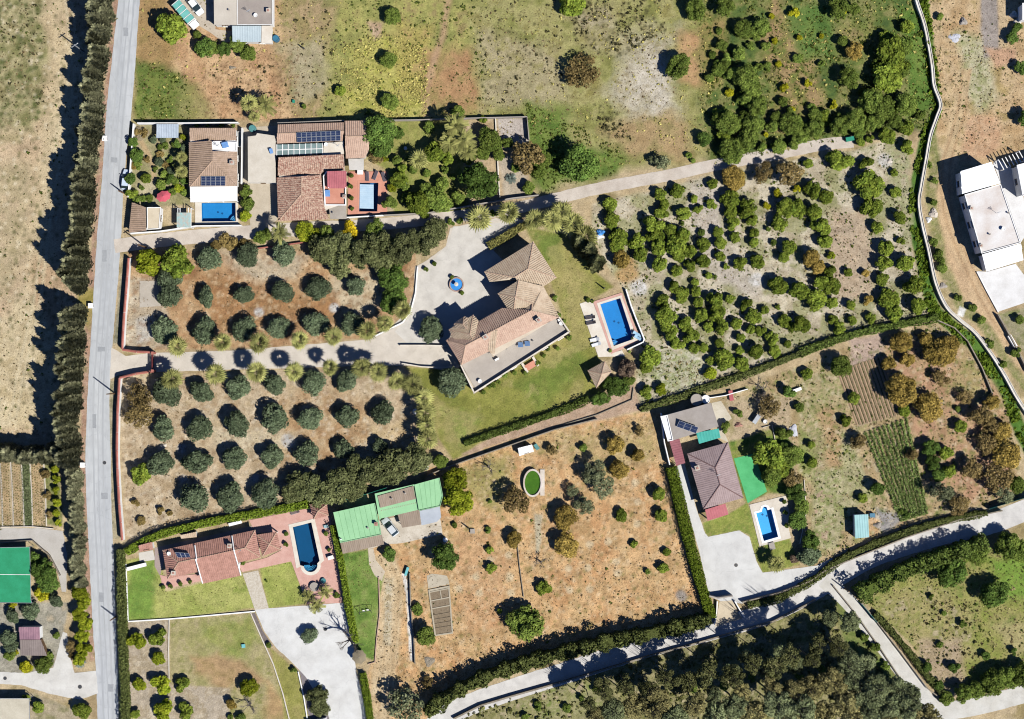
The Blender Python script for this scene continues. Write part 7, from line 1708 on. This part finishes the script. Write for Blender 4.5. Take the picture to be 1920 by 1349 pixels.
# teal lorry with ribbed cover
t = empty('covered_lorry', U(348, 27, 0), 'teal lorry with white ribs beside the round citrus tree', 'lorry', None, math.radians(-50))
mt = mat('teal_cover', '#7cc4b8', '#5faea2', 0.6, 0.05, 0.6, 4)
for i in range(4):
    mb = MB(); mb.box((-1.9 + i * 1.25, 0, 1.6), (1.18, 1.9, 1.5)); local_mesh('cover_panel', mb, mt, t).modifiers.new('round', 'BEVEL').width = 0.1
for i in range(5):
    mb = MB(); mb.box((-2.53 + i * 1.25, 0, 1.62), (0.08, 2.0, 1.6)); local_mesh('rib', mb, M_WHITE, t)
mb = MB(); mb.box((-0.05, 0, 0.72), (5.1, 1.9, 0.2)); local_mesh('chassis', mb, M_DARKM, t)
loft([(2.65,.9,.85,.5,1.2,2.0),(3.2,.9,.8,.5,1.2,1.95),(3.6,.88,.7,.5,1.1,1.4),(3.75,.8,.7,.55,.9,1.1)], 'cab', M_WHITE, t)
for sx in (-1.6, 3.0):
    for sy in (-1, 1):
        mb = MB(); mb.tube([(sx, sy * 0.7, 0.42), (sx, sy * 0.95, 0.42)], 0.42, 14); local_mesh('wheel', mb, MATS['tyre'], t)

# ================================================================ GARDEN THINGS
def lounger(x, y, rz, label, hexc):
    t = empty('sun_lounger', U(x, y, 0) + Vector((0, 0, 0.12)), label, 'sun lounger', None, rz)
    m = mat('lounger_' + hexc, '#' + hexc, None, 1.5, 0.06, 0.8, 6)
    mb = MB(); mb.box((-0.35, 0, 0.32), (1.3, 0.62, 0.08)); local_mesh('seat', mb, m, t)
    mb = MB(); mb.box((0.62, 0, 0.52), (0.78, 0.62, 0.08), 0, 0, -0.6); local_mesh('backrest', mb, m, t)
    mb = MB(); mb.box((-0.1, 0.33, 0.28), (1.9, 0.05, 0.07)); mb.box((-0.1, -0.33, 0.28), (1.9, 0.05, 0.07)); local_mesh('frame', mb, M_ALU, t)
    for sx in (-0.9, 0.6):
        for sy in (-0.3, 0.3): mb = MB(); mb.box((sx, sy, 0.13), (0.05, 0.05, 0.26)); local_mesh('leg', mb, M_ALU, t)
for a in ((1106.7,595.5,0.15,'upper dark sun lounger beside the villa pool','4a4448'),(1108,605.5,0.2,'lower dark sun lounger beside the villa pool','4a4448'),(1115,637,0.25,'upper white sun lounger near the gazebo','f2f2f0'),(1118,646,0.3,'lower white sun lounger near the gazebo','f2f2f0'),
          (1194,627,2.6,'upper blue sun lounger by the low white wall','9fc4dc'),(1196.5,634,2.6,'lower blue sun lounger by the low white wall','9fc4dc'),(689,331,1.6,'first dark lounger north of the covered pool','5a5058'),(704,329,1.2,'second dark lounger north of the covered pool','5a5058'),(720,332,1.9,'third dark lounger beside the covered pool','5a5058'),(554,960,0.3,'brown lounger by the hedge near the dark pool','7a6a66')): lounger(*a)
def parasol(x, y, r, h, label, hexc, sx=1.0, sy=1.0, rz=0.0, thatch=False):
    t = empty('parasol', U(x, y, h), label, 'parasol', None, rz); t.location.z = 0
    mb = MB(); n = 8; z1 = h - r * 0.32
    for k in range(n):
        a0, a1 = 2*math.pi*k/n, 2*math.pi*(k+1)/n
        P0, P1 = Vector((r*sx*math.cos(a0), r*sy*math.sin(a0), z1)), Vector((r*sx*math.cos(a1), r*sy*math.sin(a1), z1)); M_ = (P0 + P1) / 2 * 0.93; M_.z = z1 + 0.04; top = Vector((0, 0, h))
        mb.poly([top, P0, M_]); mb.poly([top, M_, P1])
    o = local_mesh('canopy', mb, mat('canopy_' + hexc, '#' + hexc, None, 1.2, 0.12 if thatch else 0.05, 0.9, 8), t); o.modifiers.new('cloth', 'SOLIDIFY').thickness = 0.12 if thatch else 0.02
    for k in range(n):
        a0 = 2*math.pi*k/n; mb = MB(); mb.tube([(0, 0, h - 0.03), (r*sx*math.cos(a0), r*sy*math.sin(a0), z1 - 0.03)], 0.02, 5); local_mesh('rib', mb, M_ALU, t)
    mb = MB(); mb.tube([(0, 0, 0), (0, 0, h + 0.12)], 0.045, 8); local_mesh('pole', mb, M_ALU, t)
    mb = MB(); mb.lathe((0, 0, 0), [(0.32, 0), (0.3, 0.12), (0.08, 0.18)], 14); local_mesh('base', mb, M_GREY, t)
parasol(305.8, 368, 1.6, 2.5, 'red oval garden parasol beside the white house', 'd8606e', 1.0, 0.74, 0.3)
parasol(673, 1233, 1.55, 2.4, 'square thatched parasol at the foot of the lawn', '9a8c72', 1, 1, 0.3, True)
def round_table(x, y, r, h, label, m, cat='table'):
    t = empty('round_table', U(x, y, 0), label, cat); p = U(x, y, 0)
    mb = MB(); mb.lathe(p, [(0.02, h - 0.06), (r, h - 0.05), (r, h), (0.02, h + 0.01)], 20); mb.build('table_top', m, t)
    mb = MB(); mb.tube([p, p + Vector((0, 0, h - 0.04))], [0.2, 0.09], 10); mb.build('pedestal', M_GREY, t)
round_table(590, 1100, 0.95, 0.75, 'round stone table on the pink paving', M_GREY)
round_table(607, 1089, 0.55, 0.6, 'small round teal table on the pink paving', mat('teal_paint', '#4f8f92', '#437f82', 1, 0.05))
round_table(835, 1012, 0.5, 0.7, 'white round garden table by the dark green tree', M_WHITE)
round_table(774, 824, 0.6, 1.0, 'square topped stone well head in the olive grove', M_STONE, 'well')
def tank(x, y, r, h, label, m, name='water_tank'):
    t = empty(name, U(x, y, 0), label, 'tank' if 'tank' in name else 'barrel'); p = U(x, y, h); p.z = 0
    mb = MB(); mb.lathe(p, [(r, 0), (r, h - 0.1), (r * 0.97, h), (r * 0.86, h + 0.02), (r * 0.84, h - 0.12)], 20); mb.build('shell', m, t)
    mb = MB(); mb.lathe(p, [(r * 0.85, h - 0.3), (r * 0.85, h - 0.14)], 20); mb.build('lid', mat('tank_lid', '#c5c0b8', '#a9a49c', 1, 0.08), t)
tank(1306, 750, 1.25, 1.8, 'larger pale round water tank above the grey annex', M_GREY); tank(1323.5, 749, 0.9, 1.6, 'smaller pale round water tank above the grey annex', M_WHITE)
tank(517, 72, 0.7, 1.2, 'blue barrel beside the northern building', mat('blue_plastic', '#3f7f9c', '#356f8a', 1, 0.05, 0.5), 'barrel'); tank(473, 241, 0.75, 1.1, 'teal water butt beside the concrete garage', mat('teal_plastic', '#5f9a98', '#508a88', 1, 0.05, 0.5), 'barrel')
tank(760, 278, 0.35, 0.9, 'white garden urn on the lawn by the palm', M_WHITE, 'barrel'); tank(779, 772, 0.6, 0.9, 'white barrel near the lawn palms', M_WHITE, 'barrel'); tank(800, 878, 0.45, 0.8, 'white barrel below the silver olive trees', M_WHITE, 'barrel')
tank(985, 1350, 0.3, 0.5, 'small white drum beside the southern wall', M_WHITE, 'barrel'); tank(1435, 791, 0.45, 0.6, 'white round barbecue basin in the garden yard', M_WHITE, 'barrel')
# tarpaulin heap
rs = np.random.RandomState(3); t = empty('tarpaulin', U(1125, 439, 0), 'crumpled blue and white tarpaulin beside the orchard', 'tarpaulin')
def heap(x, y, rx, ry, h, seed, m, parent, name):
    rs = np.random.RandomState(seed); mb = MB(); c = U(x, y, 0); n = 16
    prof = [(1.0, 0.0), (0.92, 0.25), (0.75, 0.55), (0.5, 0.8), (0.22, 0.95)]
    n0 = len(mb.v)
    for r, z in prof:
        for k in range(n):
            a = 2*math.pi*k/n; w = 1 + 0.22 * math.sin(3*a + seed) + rs.uniform(-.1, .1)
            mb.v.append((c.x + rx * r * w * math.cos(a), c.y + ry * r * w * math.sin(a), h * z * rs.uniform(.75, 1.15)))
    for i in range(len(prof) - 1):
        for k in range(n): mb.f.append((n0 + i*n + k, n0 + i*n + (k+1) % n, n0 + (i+1)*n + (k+1) % n, n0 + (i+1)*n + k))
    mb.f.append(tuple(n0 + (len(prof)-1)*n + k for k in range(n)))
    return mb.build(name, m, parent)
heap(1126, 436.5, 1.0, 0.75, 0.8, 1, mat('blue_tarp', '#2f86d8', '#5fa8ec', 1.6, 0.1, 0.5, 5), t, 'blue_sheet'); heap(1124, 444, 0.9, 0.5, 0.5, 2, M_WHITE, t, 'white_sheet')
for x, y, rx, ry, h, lab, m in ((1806, 41, 0.8, 0.8, 0.7, 'dark rubbish heap in the eastern dry field', M_GREY), (1790, 71, 1.2, 0.9, 0.25, 'pale ash heap in the eastern dry field', mat('ash', '#d5d5da', '#bfbfc4', 2, 0.08)), (265, 250, 1.5, 1.4, 0.8, 'heap of dead branches by the metal canopy', mat('brush', '#a59678', '#7c6c50', 2.5, 0.2)), (435, 127, 0.7, 0.35, 0.3, 'small grey boulder in the northern field', M_STONE),
                             (1901, 28, 0.9, 0.7, 0.6, 'pile of cut stone blocks by the eastern edge', M_CREAM), (1908, 40, 0.8, 0.6, 0.5, 'second pile of stone blocks by the eastern edge', M_CREAM), (1645, 985, 0.8, 0.6, 0.5, 'junk heap beside the turquoise shed', M_GREY), (1750, 400, 0.9, 1.0, 0.7, 'pale rock pile beside the irrigation channel', M_DIRTY), (1741, 412, 0.6, 0.6, 0.5, 'small white rock beside the irrigation channel', M_WHITE), (1768, 536, 0.8, 0.6, 0.4, 'grey scrap heap beside the irrigation channel', M_GREY), (1487, 808, 1.0, 1.3, 0.4, 'grey ash heap beside the garden trees', MATS['ash']), (1385, 797, 0.8, 0.5, 0.6, 'reddish brick barbecue in the garden yard', M_TILE_R), (307, 836, 0.7, 0.4, 0.35, 'small pile of pale stones in the olive grove', M_CREAM), (805, 1240, 1.1, 1.0, 0.3, 'low heap of stones in the central field', M_STONE), (1668, 302, 0.5, 0.5, 0.3, 'small ochre stone heap in the orchard corner', M_DIRTY)):
    o = heap(x, y, rx, ry, h, int(x), m, None, 'heap'); tag(o, lab, 'heap')
def block(x, y, s, rz, label, m, name, cat):
    """small boxy thing with a lid and feet"""
    t = empty(name, U(x, y, 0), label, cat, None, rz)
    mb = MB(); mb.box((0, 0, s[2] * 0.5 + 0.06), s); o = local_mesh('body', mb, m, t); o.modifiers.new('round', 'BEVEL').width = 0.04
    mb = MB(); mb.box((0, 0, s[2] + 0.1), (s[0] * 1.06, s[1] * 1.06, 0.07)); local_mesh('lid', mb, m, t)
    mb = MB(); mb.box((-s[0] * .35, 0, 0.04), (0.12, s[1] * .9, 0.08)); mb.box((s[0] * .35, 0, 0.04), (0.12, s[1] * .9, 0.08)); local_mesh('foot', mb, M_DARKM, t)
block(763, 1071, (1.7, 0.5, 0.7), 1.25, 'turquoise chest beside the dirt track', mat('turquoise_chest', '#7fc8c8', '#6cb8b8', 1, 0.06), 'storage_chest', 'chest')
block(457, 1211, (0.7, 0.7, 0.3), 0.1, 'small turquoise box on the dry lawn', MATS['turquoise_chest'], 'storage_box', 'box'); block(551, 191, (0.45, 0.6, 0.4), 0, 'small green box in the northern dry field', mat('green_box', '#2f9c80', '#278c70', 1, 0.06), 'storage_box', 'box')
block(1592, 262, (1.6, 0.8, 0.9), 0.2, 'green and blue bin at the end of the lane', MATS['green_box'], 'waste_bin', 'bin'); block(1006, 838, (0.7, 1.2, 0.5), 0.6, 'teal crate beside the small white shed', MATS['teal_plastic'], 'crate', 'crate'); block(1634, 966, (1.0, 0.8, 0.8), 0, 'blue crate beside the turquoise shed', MATS['blue_plastic'], 'crate', 'crate')
block(676, 322, (1.1, 1.3, 0.8), 0, 'white cabinet at the head of the covered pool', M_WHITE, 'cabinet', 'cabinet'); block(759, 351, (0.9, 1.5, 0.7), 0.05, 'pale teal garden bench beside the palm', mat('pale_teal', '#a8c8cc', '#98b8bc', 1, 0.05), 'garden_bench', 'bench'); block(442, 981, (2.6, 0.6, 0.6), 0.25, 'white outdoor sink against the hedge', M_WHITE, 'outdoor_sink', 'sink'); block(612, 987, (0.9, 0.6, 0.4), 0.3, 'pale teal stool east of the dark pool', MATS['pale_teal'], 'stool', 'stool')
block(1447, 1024, (1.1, 1.4, 0.25), 0.25, 'pale shower tray below the light blue pool', M_GREY, 'shower_tray', 'shower'); block(1417, 786, (0.8, 1.9, 1.1), -0.6, 'grey metal cabinet in the garden yard', M_ALU, 'cabinet', 'cabinet'); block(1370, 742, (0.8, 2.0, 0.6), 0.15, 'red bench at the end of the pale garden path', mat('red_bench', '#c06a6c', '#b05c5e', 1, 0.05), 'garden_bench', 'bench')
block(1489, 733, (2.8, 0.6, 0.5), 0.35, 'white dinghy-like trough under the dark tree', M_WHITE, 'trough', 'trough'); block(886, 996, (0.9, 0.9, 0.3), 0, 'grey well cover in the central field', M_GREY, 'well_cover', 'well cover'); block(1919, 1000, (1, 1, .5), 0, 'x', M_GREY, 'x', 'x') if False else None
block(621, 1045, (1.1, 0.7, 0.9), 0.3, 'white grill cart east of the dark pool', M_WHITE, 'grill_cart', 'cart'); block(1896, 640, (2.6, 0.7, 0.9), 2.1, 'long white bench wall below the eastern terrace', M_WHITE, 'bench', 'bench'); block(258, 1062, (3.8, 0.7, 0.9), 0.25, 'overturned white boat beside the red shed', M_WHITE, 'boat', 'boat')
# swing frame on the lawn
t = empty('swing_frame', U(688, 1150, 0), 'metal swing frame on the green lawn', 'swing')
pA, pB = U(675, 1146, 0), U(697, 1142, 0)
mb = MB(); mb.tube([pA + Vector((0, 0, 2.0)), pB + Vector((0, 0, 2.0))], 0.05, 6); mb.build('beam', M_DARKM, t)
for p in (pA, pB):
    for k in (-1, 1): mb = MB(); mb.tube([p + Vector((0, 0, 2.0)), p + Vector((0, k * 0.8, 0))], 0.04, 6); mb.build('leg', M_DARKM, t)
for k in (0.33, 0.67):
    p = pA.lerp(pB, k); mb = MB(); mb.tube([p + Vector((-.2, 0, 2)), p + Vector((-.2, 0, 0.5))], 0.015, 4); mb.tube([p + Vector((.2, 0, 2)), p + Vector((.2, 0, 0.5))], 0.015, 4); mb.box(p + Vector((0, 0, 0.48)), (0.5, 0.22, 0.05)); mb.build('seat', M_WHITE, t)

# ================================================================ VEGETABLE PLOTS
def crop_row(a, b, w, h, label, m, seed, dens=34, leaf=0.14, name='vegetable_row', group=None):
    rs = np.random.RandomState(seed); A, B = U(*a, 0), U(*b, 0); d = (B - A); L = d.length; d.normalize(); n = int(L * dens)
    s = rs.rand(n) * L; off = rs.normal(0, w * S * 0.24, n); z = np.abs(rs.normal(0.5, 0.3, n)) * h * (0.5 + 0.9 * vnoise(s, s * 0 + seed, 0.9, seed, 2))
    pos = np.stack([A.x + d.x * s - d.y * off, A.y + d.y * s + d.x * off, z + 0.03], 1); nr = np.stack([off * 0 , off * 0, off * 0 + 1], 1)
    v, lv = leaf_cloud(rs, pos, nr, leaf, 1, 0.6)
    q = Vector((-d.y, d.x, 0)) * w * S * 0.3; up = Vector((0, 0, h * 0.35)); V = [tuple(p) for p in (A - q, A + up, A + q, B - q, B + up, B + q)]
    me = leaf_mesh(name, v, lv, (V, [(0, 1, 4, 3), (1, 2, 5, 4)])); me.materials[0] = m
    return tag(obj(name, me), label, 'vegetable row', group)
MV = leaf_mat('leaf_veg', (0.095, 0.140, 0.042), (0.160, 0.215, 0.075))
for i in range(10):
    f = i / 9.0
    crop_row((1622 + f * 76, 810 - f * 26), (1690 + f * 48, 978 - f * 14), 6.5, 0.6, 'leafy green vegetable row, %s from the west, below the ochre tree' % ord_(i), MV, 500 + i, 34, 0.17, group='green vegetable rows of the eastern field')
MSd = leaf_mat('leaf_seedling', (0.06, 0.075, 0.03), (0.11, 0.12, 0.05))
for i in range(12):
    f = i / 11.0
    crop_row((1574 + f * 72, 694 - f * 24), (1611 + f * 72, 797 - f * 18), 2.5, 0.18, 'row of small seedlings, %s from the west, beside the large ochre tree' % ord_(i), MSd, 540 + i, 9, 0.08, 'seedling_row', 'seedling rows of the eastern field')
# furrow ridges between the seedlings
mb = MB()
for i in range(13):
    f = (i - 0.5) / 11.0; A, B = U(1574 + f * 72, 694 - f * 24, 0), U(1611 + f * 72, 797 - f * 18, 0); d = (B - A).normalized(); q = Vector((-d.y, d.x, 0)) * 0.26
    n = len(mb.v); mb.v += [tuple(A - q), tuple(A + Vector((0, 0, 0.16))), tuple(A + q), tuple(B - q), tuple(B + Vector((0, 0, 0.16))), tuple(B + q)]; mb.f += [(n, n+1, n+4, n+3), (n+1, n+2, n+5, n+4)]
tag(mb.build('furrow_ridges', mat('furrow_soil', '#b89c7c', '#a3886a', 1.5, 0.14, 0.95, 6)), 'parallel soil ridges of the seedling plot', None, None, 'stuff')
# western beds: dense small plants in rows, uncountable
rs = np.random.RandomState(8); PP = []
for x0, x1, st in ((-40, 0, 4.2), (3, 18, 4.4), (24, 39, 4.4), (61, 81, 4.6)):
    for yy in np.arange(858, 985, 5.0):
        for xx in np.arange(x0, x1, st):
            sh = (yy - 858) / 127 * 5; PP.append((xx + sh + rs.uniform(-.5, .5), yy + (xx - x0) * 0.25 + rs.uniform(-.6, .6)))
PP = np.array(PP); W = np.stack([(PP[:, 0] - CX) * S, (CY - PP[:, 1]) * S, np.zeros(len(PP))], 1); pos = np.repeat(W, 7, 0); d = rs.normal(0, 1, pos.shape); d[:, 2] = np.abs(d[:, 2]) * 2.2; d /= np.linalg.norm(d, axis=1)[:, None]
v, lv = leaf_cloud(rs, pos + d * np.array([0.12, 0.12, 0.8]), d, 0.13); me = leaf_mesh('bed_plants', v, lv); me.materials[0] = leaf_mat('leaf_bed', (0.05, 0.05, 0.016), (0.12, 0.11, 0.03))
tag(obj('bed_plants', me), 'small staked plants in the western vegetable beds', None, None, 'stuff')
crop_row((48, 858), (54, 984), 15, 0.7, 'wide row of pale green vegetables in the western beds', leaf_mat('leaf_pale', (0.10, 0.13, 0.06), (0.2, 0.23, 0.13)), 590, 110, 0.16)
# framed raised beds in the central field
t = empty('raised_bed', U(827, 1146, 0), 'long stone framed vegetable bed with soil furrows in the central field', 'raised bed')
Q = [(803,1106),(843,1098),(850,1188),(815,1193)]
Qi = [(806,1109),(840.5,1102),(847,1185.5),(817.5,1190)]
mb = MB(); mb.prism(px2(Q), 0, 0.22, [px2(Qi)]); mb.build('frame', mat('bed_stone', '#c4b8a0', '#b0a48c', 1.5, 0.1), t)
mb = MB(); mb.prism(px2(inset(Qi, 1.01)), 0, 0.10); mb.build('soil', mat('bed_soil', '#93826a', '#7f6e58', 2, 0.14, 0.95, 6), t)
for f in (0.02, 0.22, 0.40, 0.56, 0.66, 0.76, 0.86):
    a = U(806 + 11.5 * f, 1109 + 81 * f, 0); b = U(840.5 + 6.5 * f, 1102 + 83.5 * f, 0); d = b - a
    mb = MB(); mb.box((a + b) / 2 + Vector((0, 0, 0.11)), (d.length, 0.22, 0.2), math.atan2(d.y, d.x)); mb.build('divider' if f < 0.5 else 'furrow', MATS['bed_stone'] if f < 0.5 else MATS['bed_soil'], t)
a = U(825, 1106, 0); b = U(828, 1123, 0); d = b - a; mb = MB(); mb.box((a + b) / 2 + Vector((0, 0, 0.12)), (d.length, 0.2, 0.22), math.atan2(d.y, d.x)); mb.build('divider', MATS['bed_stone'], t)
sheet('slab', [(800,1080),(810,1076),(838,1080),(843,1096),(803,1104)], mat('bed_slab', '#c9bda6', '#b8ac95', 0.6, 0.08), 0.04, 0.06, jit=0.5)
sheet('gravel_bed', [(561,1256),(590,1280),(612,1320),(625,1360),(592,1362),(578,1340)], mat('grey_gravel', '#8d8484', '#7a7272', 2, 0.16, 0.95, 9), 0.03, 0.05)
sheet('gravel_bed', [(469,1152),(478,1149),(492,1182),(512,1212),(500,1214)], mat('dark_gravel', '#867a76', '#6e6460', 2, 0.16, 0.95, 9), 0.03, 0.05)
def find(txt): return [o for o in COL.objects if txt in o.get('label', '')][0]
# seams, vents, aerials and dishes on the roofs
gh = find('bright green flat roofs')
for i in range(1, 8):
    f = i / 8.0; a, b = U(625 + 77.8 * f, 961 - 17.6 * f, 3.1), U(638 + 76.9 * f, 1018.4 - 15.7 * f, 3.1); d = b - a
    mb = MB(); mb.box((a + b) / 2 + Vector((0, 0, 0.015)), (d.length - 0.3, 0.07, 0.03), math.atan2(d.y, d.x)); mb.build('roof_seam', mat('seam_green', '#8cc08a', '#7cb07c', 1, 0.1), gh)
for i in range(1, 5):
    f = i / 5.0; a, b = U(777 + 47 * f, 909 - 13 * f, 2.8), U(785.5 + 40 * f, 958 - 8.5 * f, 2.8); d = b - a
    mb = MB(); mb.box((a + b) / 2 + Vector((0, 0, 0.015)), (d.length - 0.3, 0.07, 0.03), math.atan2(d.y, d.x)); mb.build('roof_seam', MATS['seam_green'], gh)
def aerial(parent, x, y, z, h=2.2):
    p = U(x, y, z); mb = MB(); mb.tube([p, p + Vector((0, 0, h))], 0.035, 5)
    for k in range(4): mb.box(p + Vector((0, 0, h - 0.15 - k * 0.22)), (0.9 - k * 0.12, 0.04, 0.04), 0.5)
    mb.build('aerial', M_ALU, parent)
def dish(parent, x, y, z):
    p = U(x, y, z) + Vector((0, 0, 0.5)); mb = MB(); mb.tube([p - Vector((0, 0, 0.55)), p], 0.04, 5); mb.lathe(p, [(0.08, 0), (0.3, 0.06), (0.42, 0.16), (0.40, 0.17), (0.1, 0.04)], 14); mb.build('satellite_dish', M_WHITE, parent)
def vent(parent, x, y, z):
    p = U(x, y, z); mb = MB(); mb.tube([p - Vector((0, 0, 0.3)), p + Vector((0, 0, 0.55))], 0.11, 8); mb.lathe(p + Vector((0, 0, 0.5)), [(0.2, 0), (0.2, 0.08), (0.04, 0.16)], 10); mb.build('vent_pipe', M_GREY, parent)
vl, h1, h2, h3, h5, h6, h7 = find('large villa'), find('white house with tiled'), find('rambling house'), find('long pink tiled'), find('mauve tiled hip'), find('long white building'), find('northern building, half')
aerial(vl, 1030, 606, 3.4, 2.6); dish(vl, 1052, 607, 3.4); dish(vl, 900, 715, 3.4); vent(vl, 950, 655, 3.4); vent(vl, 1000, 640, 3.4)
aerial(h1, 410, 275, 3.3); dish(h1, 402, 270, 3.3); aerial(h2, 635, 275, 2.9); dish(h2, 612, 272, 2.9); vent(h2, 625, 400, 2.7)
aerial(h3, 452, 1032, 4.2); dish(h3, 318, 1038, 3.0); aerial(h5, 1345, 890, 4.8); aerial(h6, 1868, 400, 5.0, 2.5); dish(h6, 1880, 430, 5.0); vent(h6, 1855, 440, 5.0); vent(h6, 1890, 400, 5.0); aerial(h7, 468, 24, 3.6); dish(h7, 480, 30, 3.6); vent(h7, 430, 20, 3.6)
for x, y in ((735, 935), (760, 925), (690, 990)): vent(gh, x, y, 3.0)
# flower pots
M_POT = mat('pot_clay', '#b8694a', '#9c563c', 2, 0.1)
POT_G = {}
def pot(x, y, z, r, where, i):
    t = empty('flower_pot', U(x, y, 0) + Vector((0, 0, z)), 'clay pot with a green plant, %s %s' % (ord_(i), where), 'flower pot', 'flower pots ' + where)
    mb = MB(); mb.lathe((0, 0, 0), [(r * 0.6, 0), (r * 0.9, r * 1.1), (r, r * 1.15), (r, r * 1.4), (r * 0.85, r * 1.4)], 12); local_mesh('pot', mb, M_POT, t)
    local('plant', SHAPES['small'][i % 4], t, leaf_mat('leaf_shrub', (0.1, 0.1, 0.1)), (r * 1.7, r * 1.7, r * 1.9), (0, 0, r * 2.2), (0, 0, i * 1.3))
for where, z, pts in (('from west along the pink porch terrace', 0.12, ((306,1100),(322,1098),(340,1094),(358,1090))), ('from west beside the dark blue pool', 0.1, ((536,1000),(538,1020),(612,1000),(618,1030))), ('from north beside the covered pool', 0.12, ((658,330),(659,350),(660,372),(661,392))), ('from north along the villa terrace wall', 0.0, ((905,735),(935,716),(965,699),(1020,667),(1045,652))), ('from west in the driveway court of the villa', 0.06, ((880,600),(800,505),(815,495),(848,520),(866,548))), ('from north on the light pool deck', 0.12, ((1468,940),(1472,960),(1474,985)))):
    for i, (x, y) in enumerate(pts): pot(x, y, z, 0.3, where, i)
for x, y, r, l in ((9.6, 1272, 0.35, 'round manhole cover on the western lane'), (150, 1288, 0.4, 'round manhole cover near the road junction'), (196, 868, 0.35, 'round manhole cover in the main road'), (610, 1180, 0.35, 'round manhole cover on the light driveway'), (1380, 1060, 0.35, 'round manhole cover on the silver driveway')):
    t = empty('manhole_cover', U(x, y, 0), l, 'manhole cover'); p = U(x, y, 0)
    mb = MB(); mb.lathe(p, [(r, 0.02), (r, 0.075)], 18); mb.build('plate', M_DARKM, t); mb = MB(); mb.lathe(p, [(r * 1.15, 0.02), (r * 1.15, 0.066)], 18); mb.build('frame', M_GREY, t)
sheet('yard', [(1877,346),(1862,306),(1873,300),(1906,322),(1918,366),(1930,430),(1914,455)], MATS['white_slab'], 0.1, 0.13)
sheet('annex_roof_slab', [(578,1352),(612,1344),(625,1390),(585,1390)], M_WHITE, 1.6, 1.6, label='white flat roof of a low store beside the driveway', cat='store', kind=None)
build_ground()
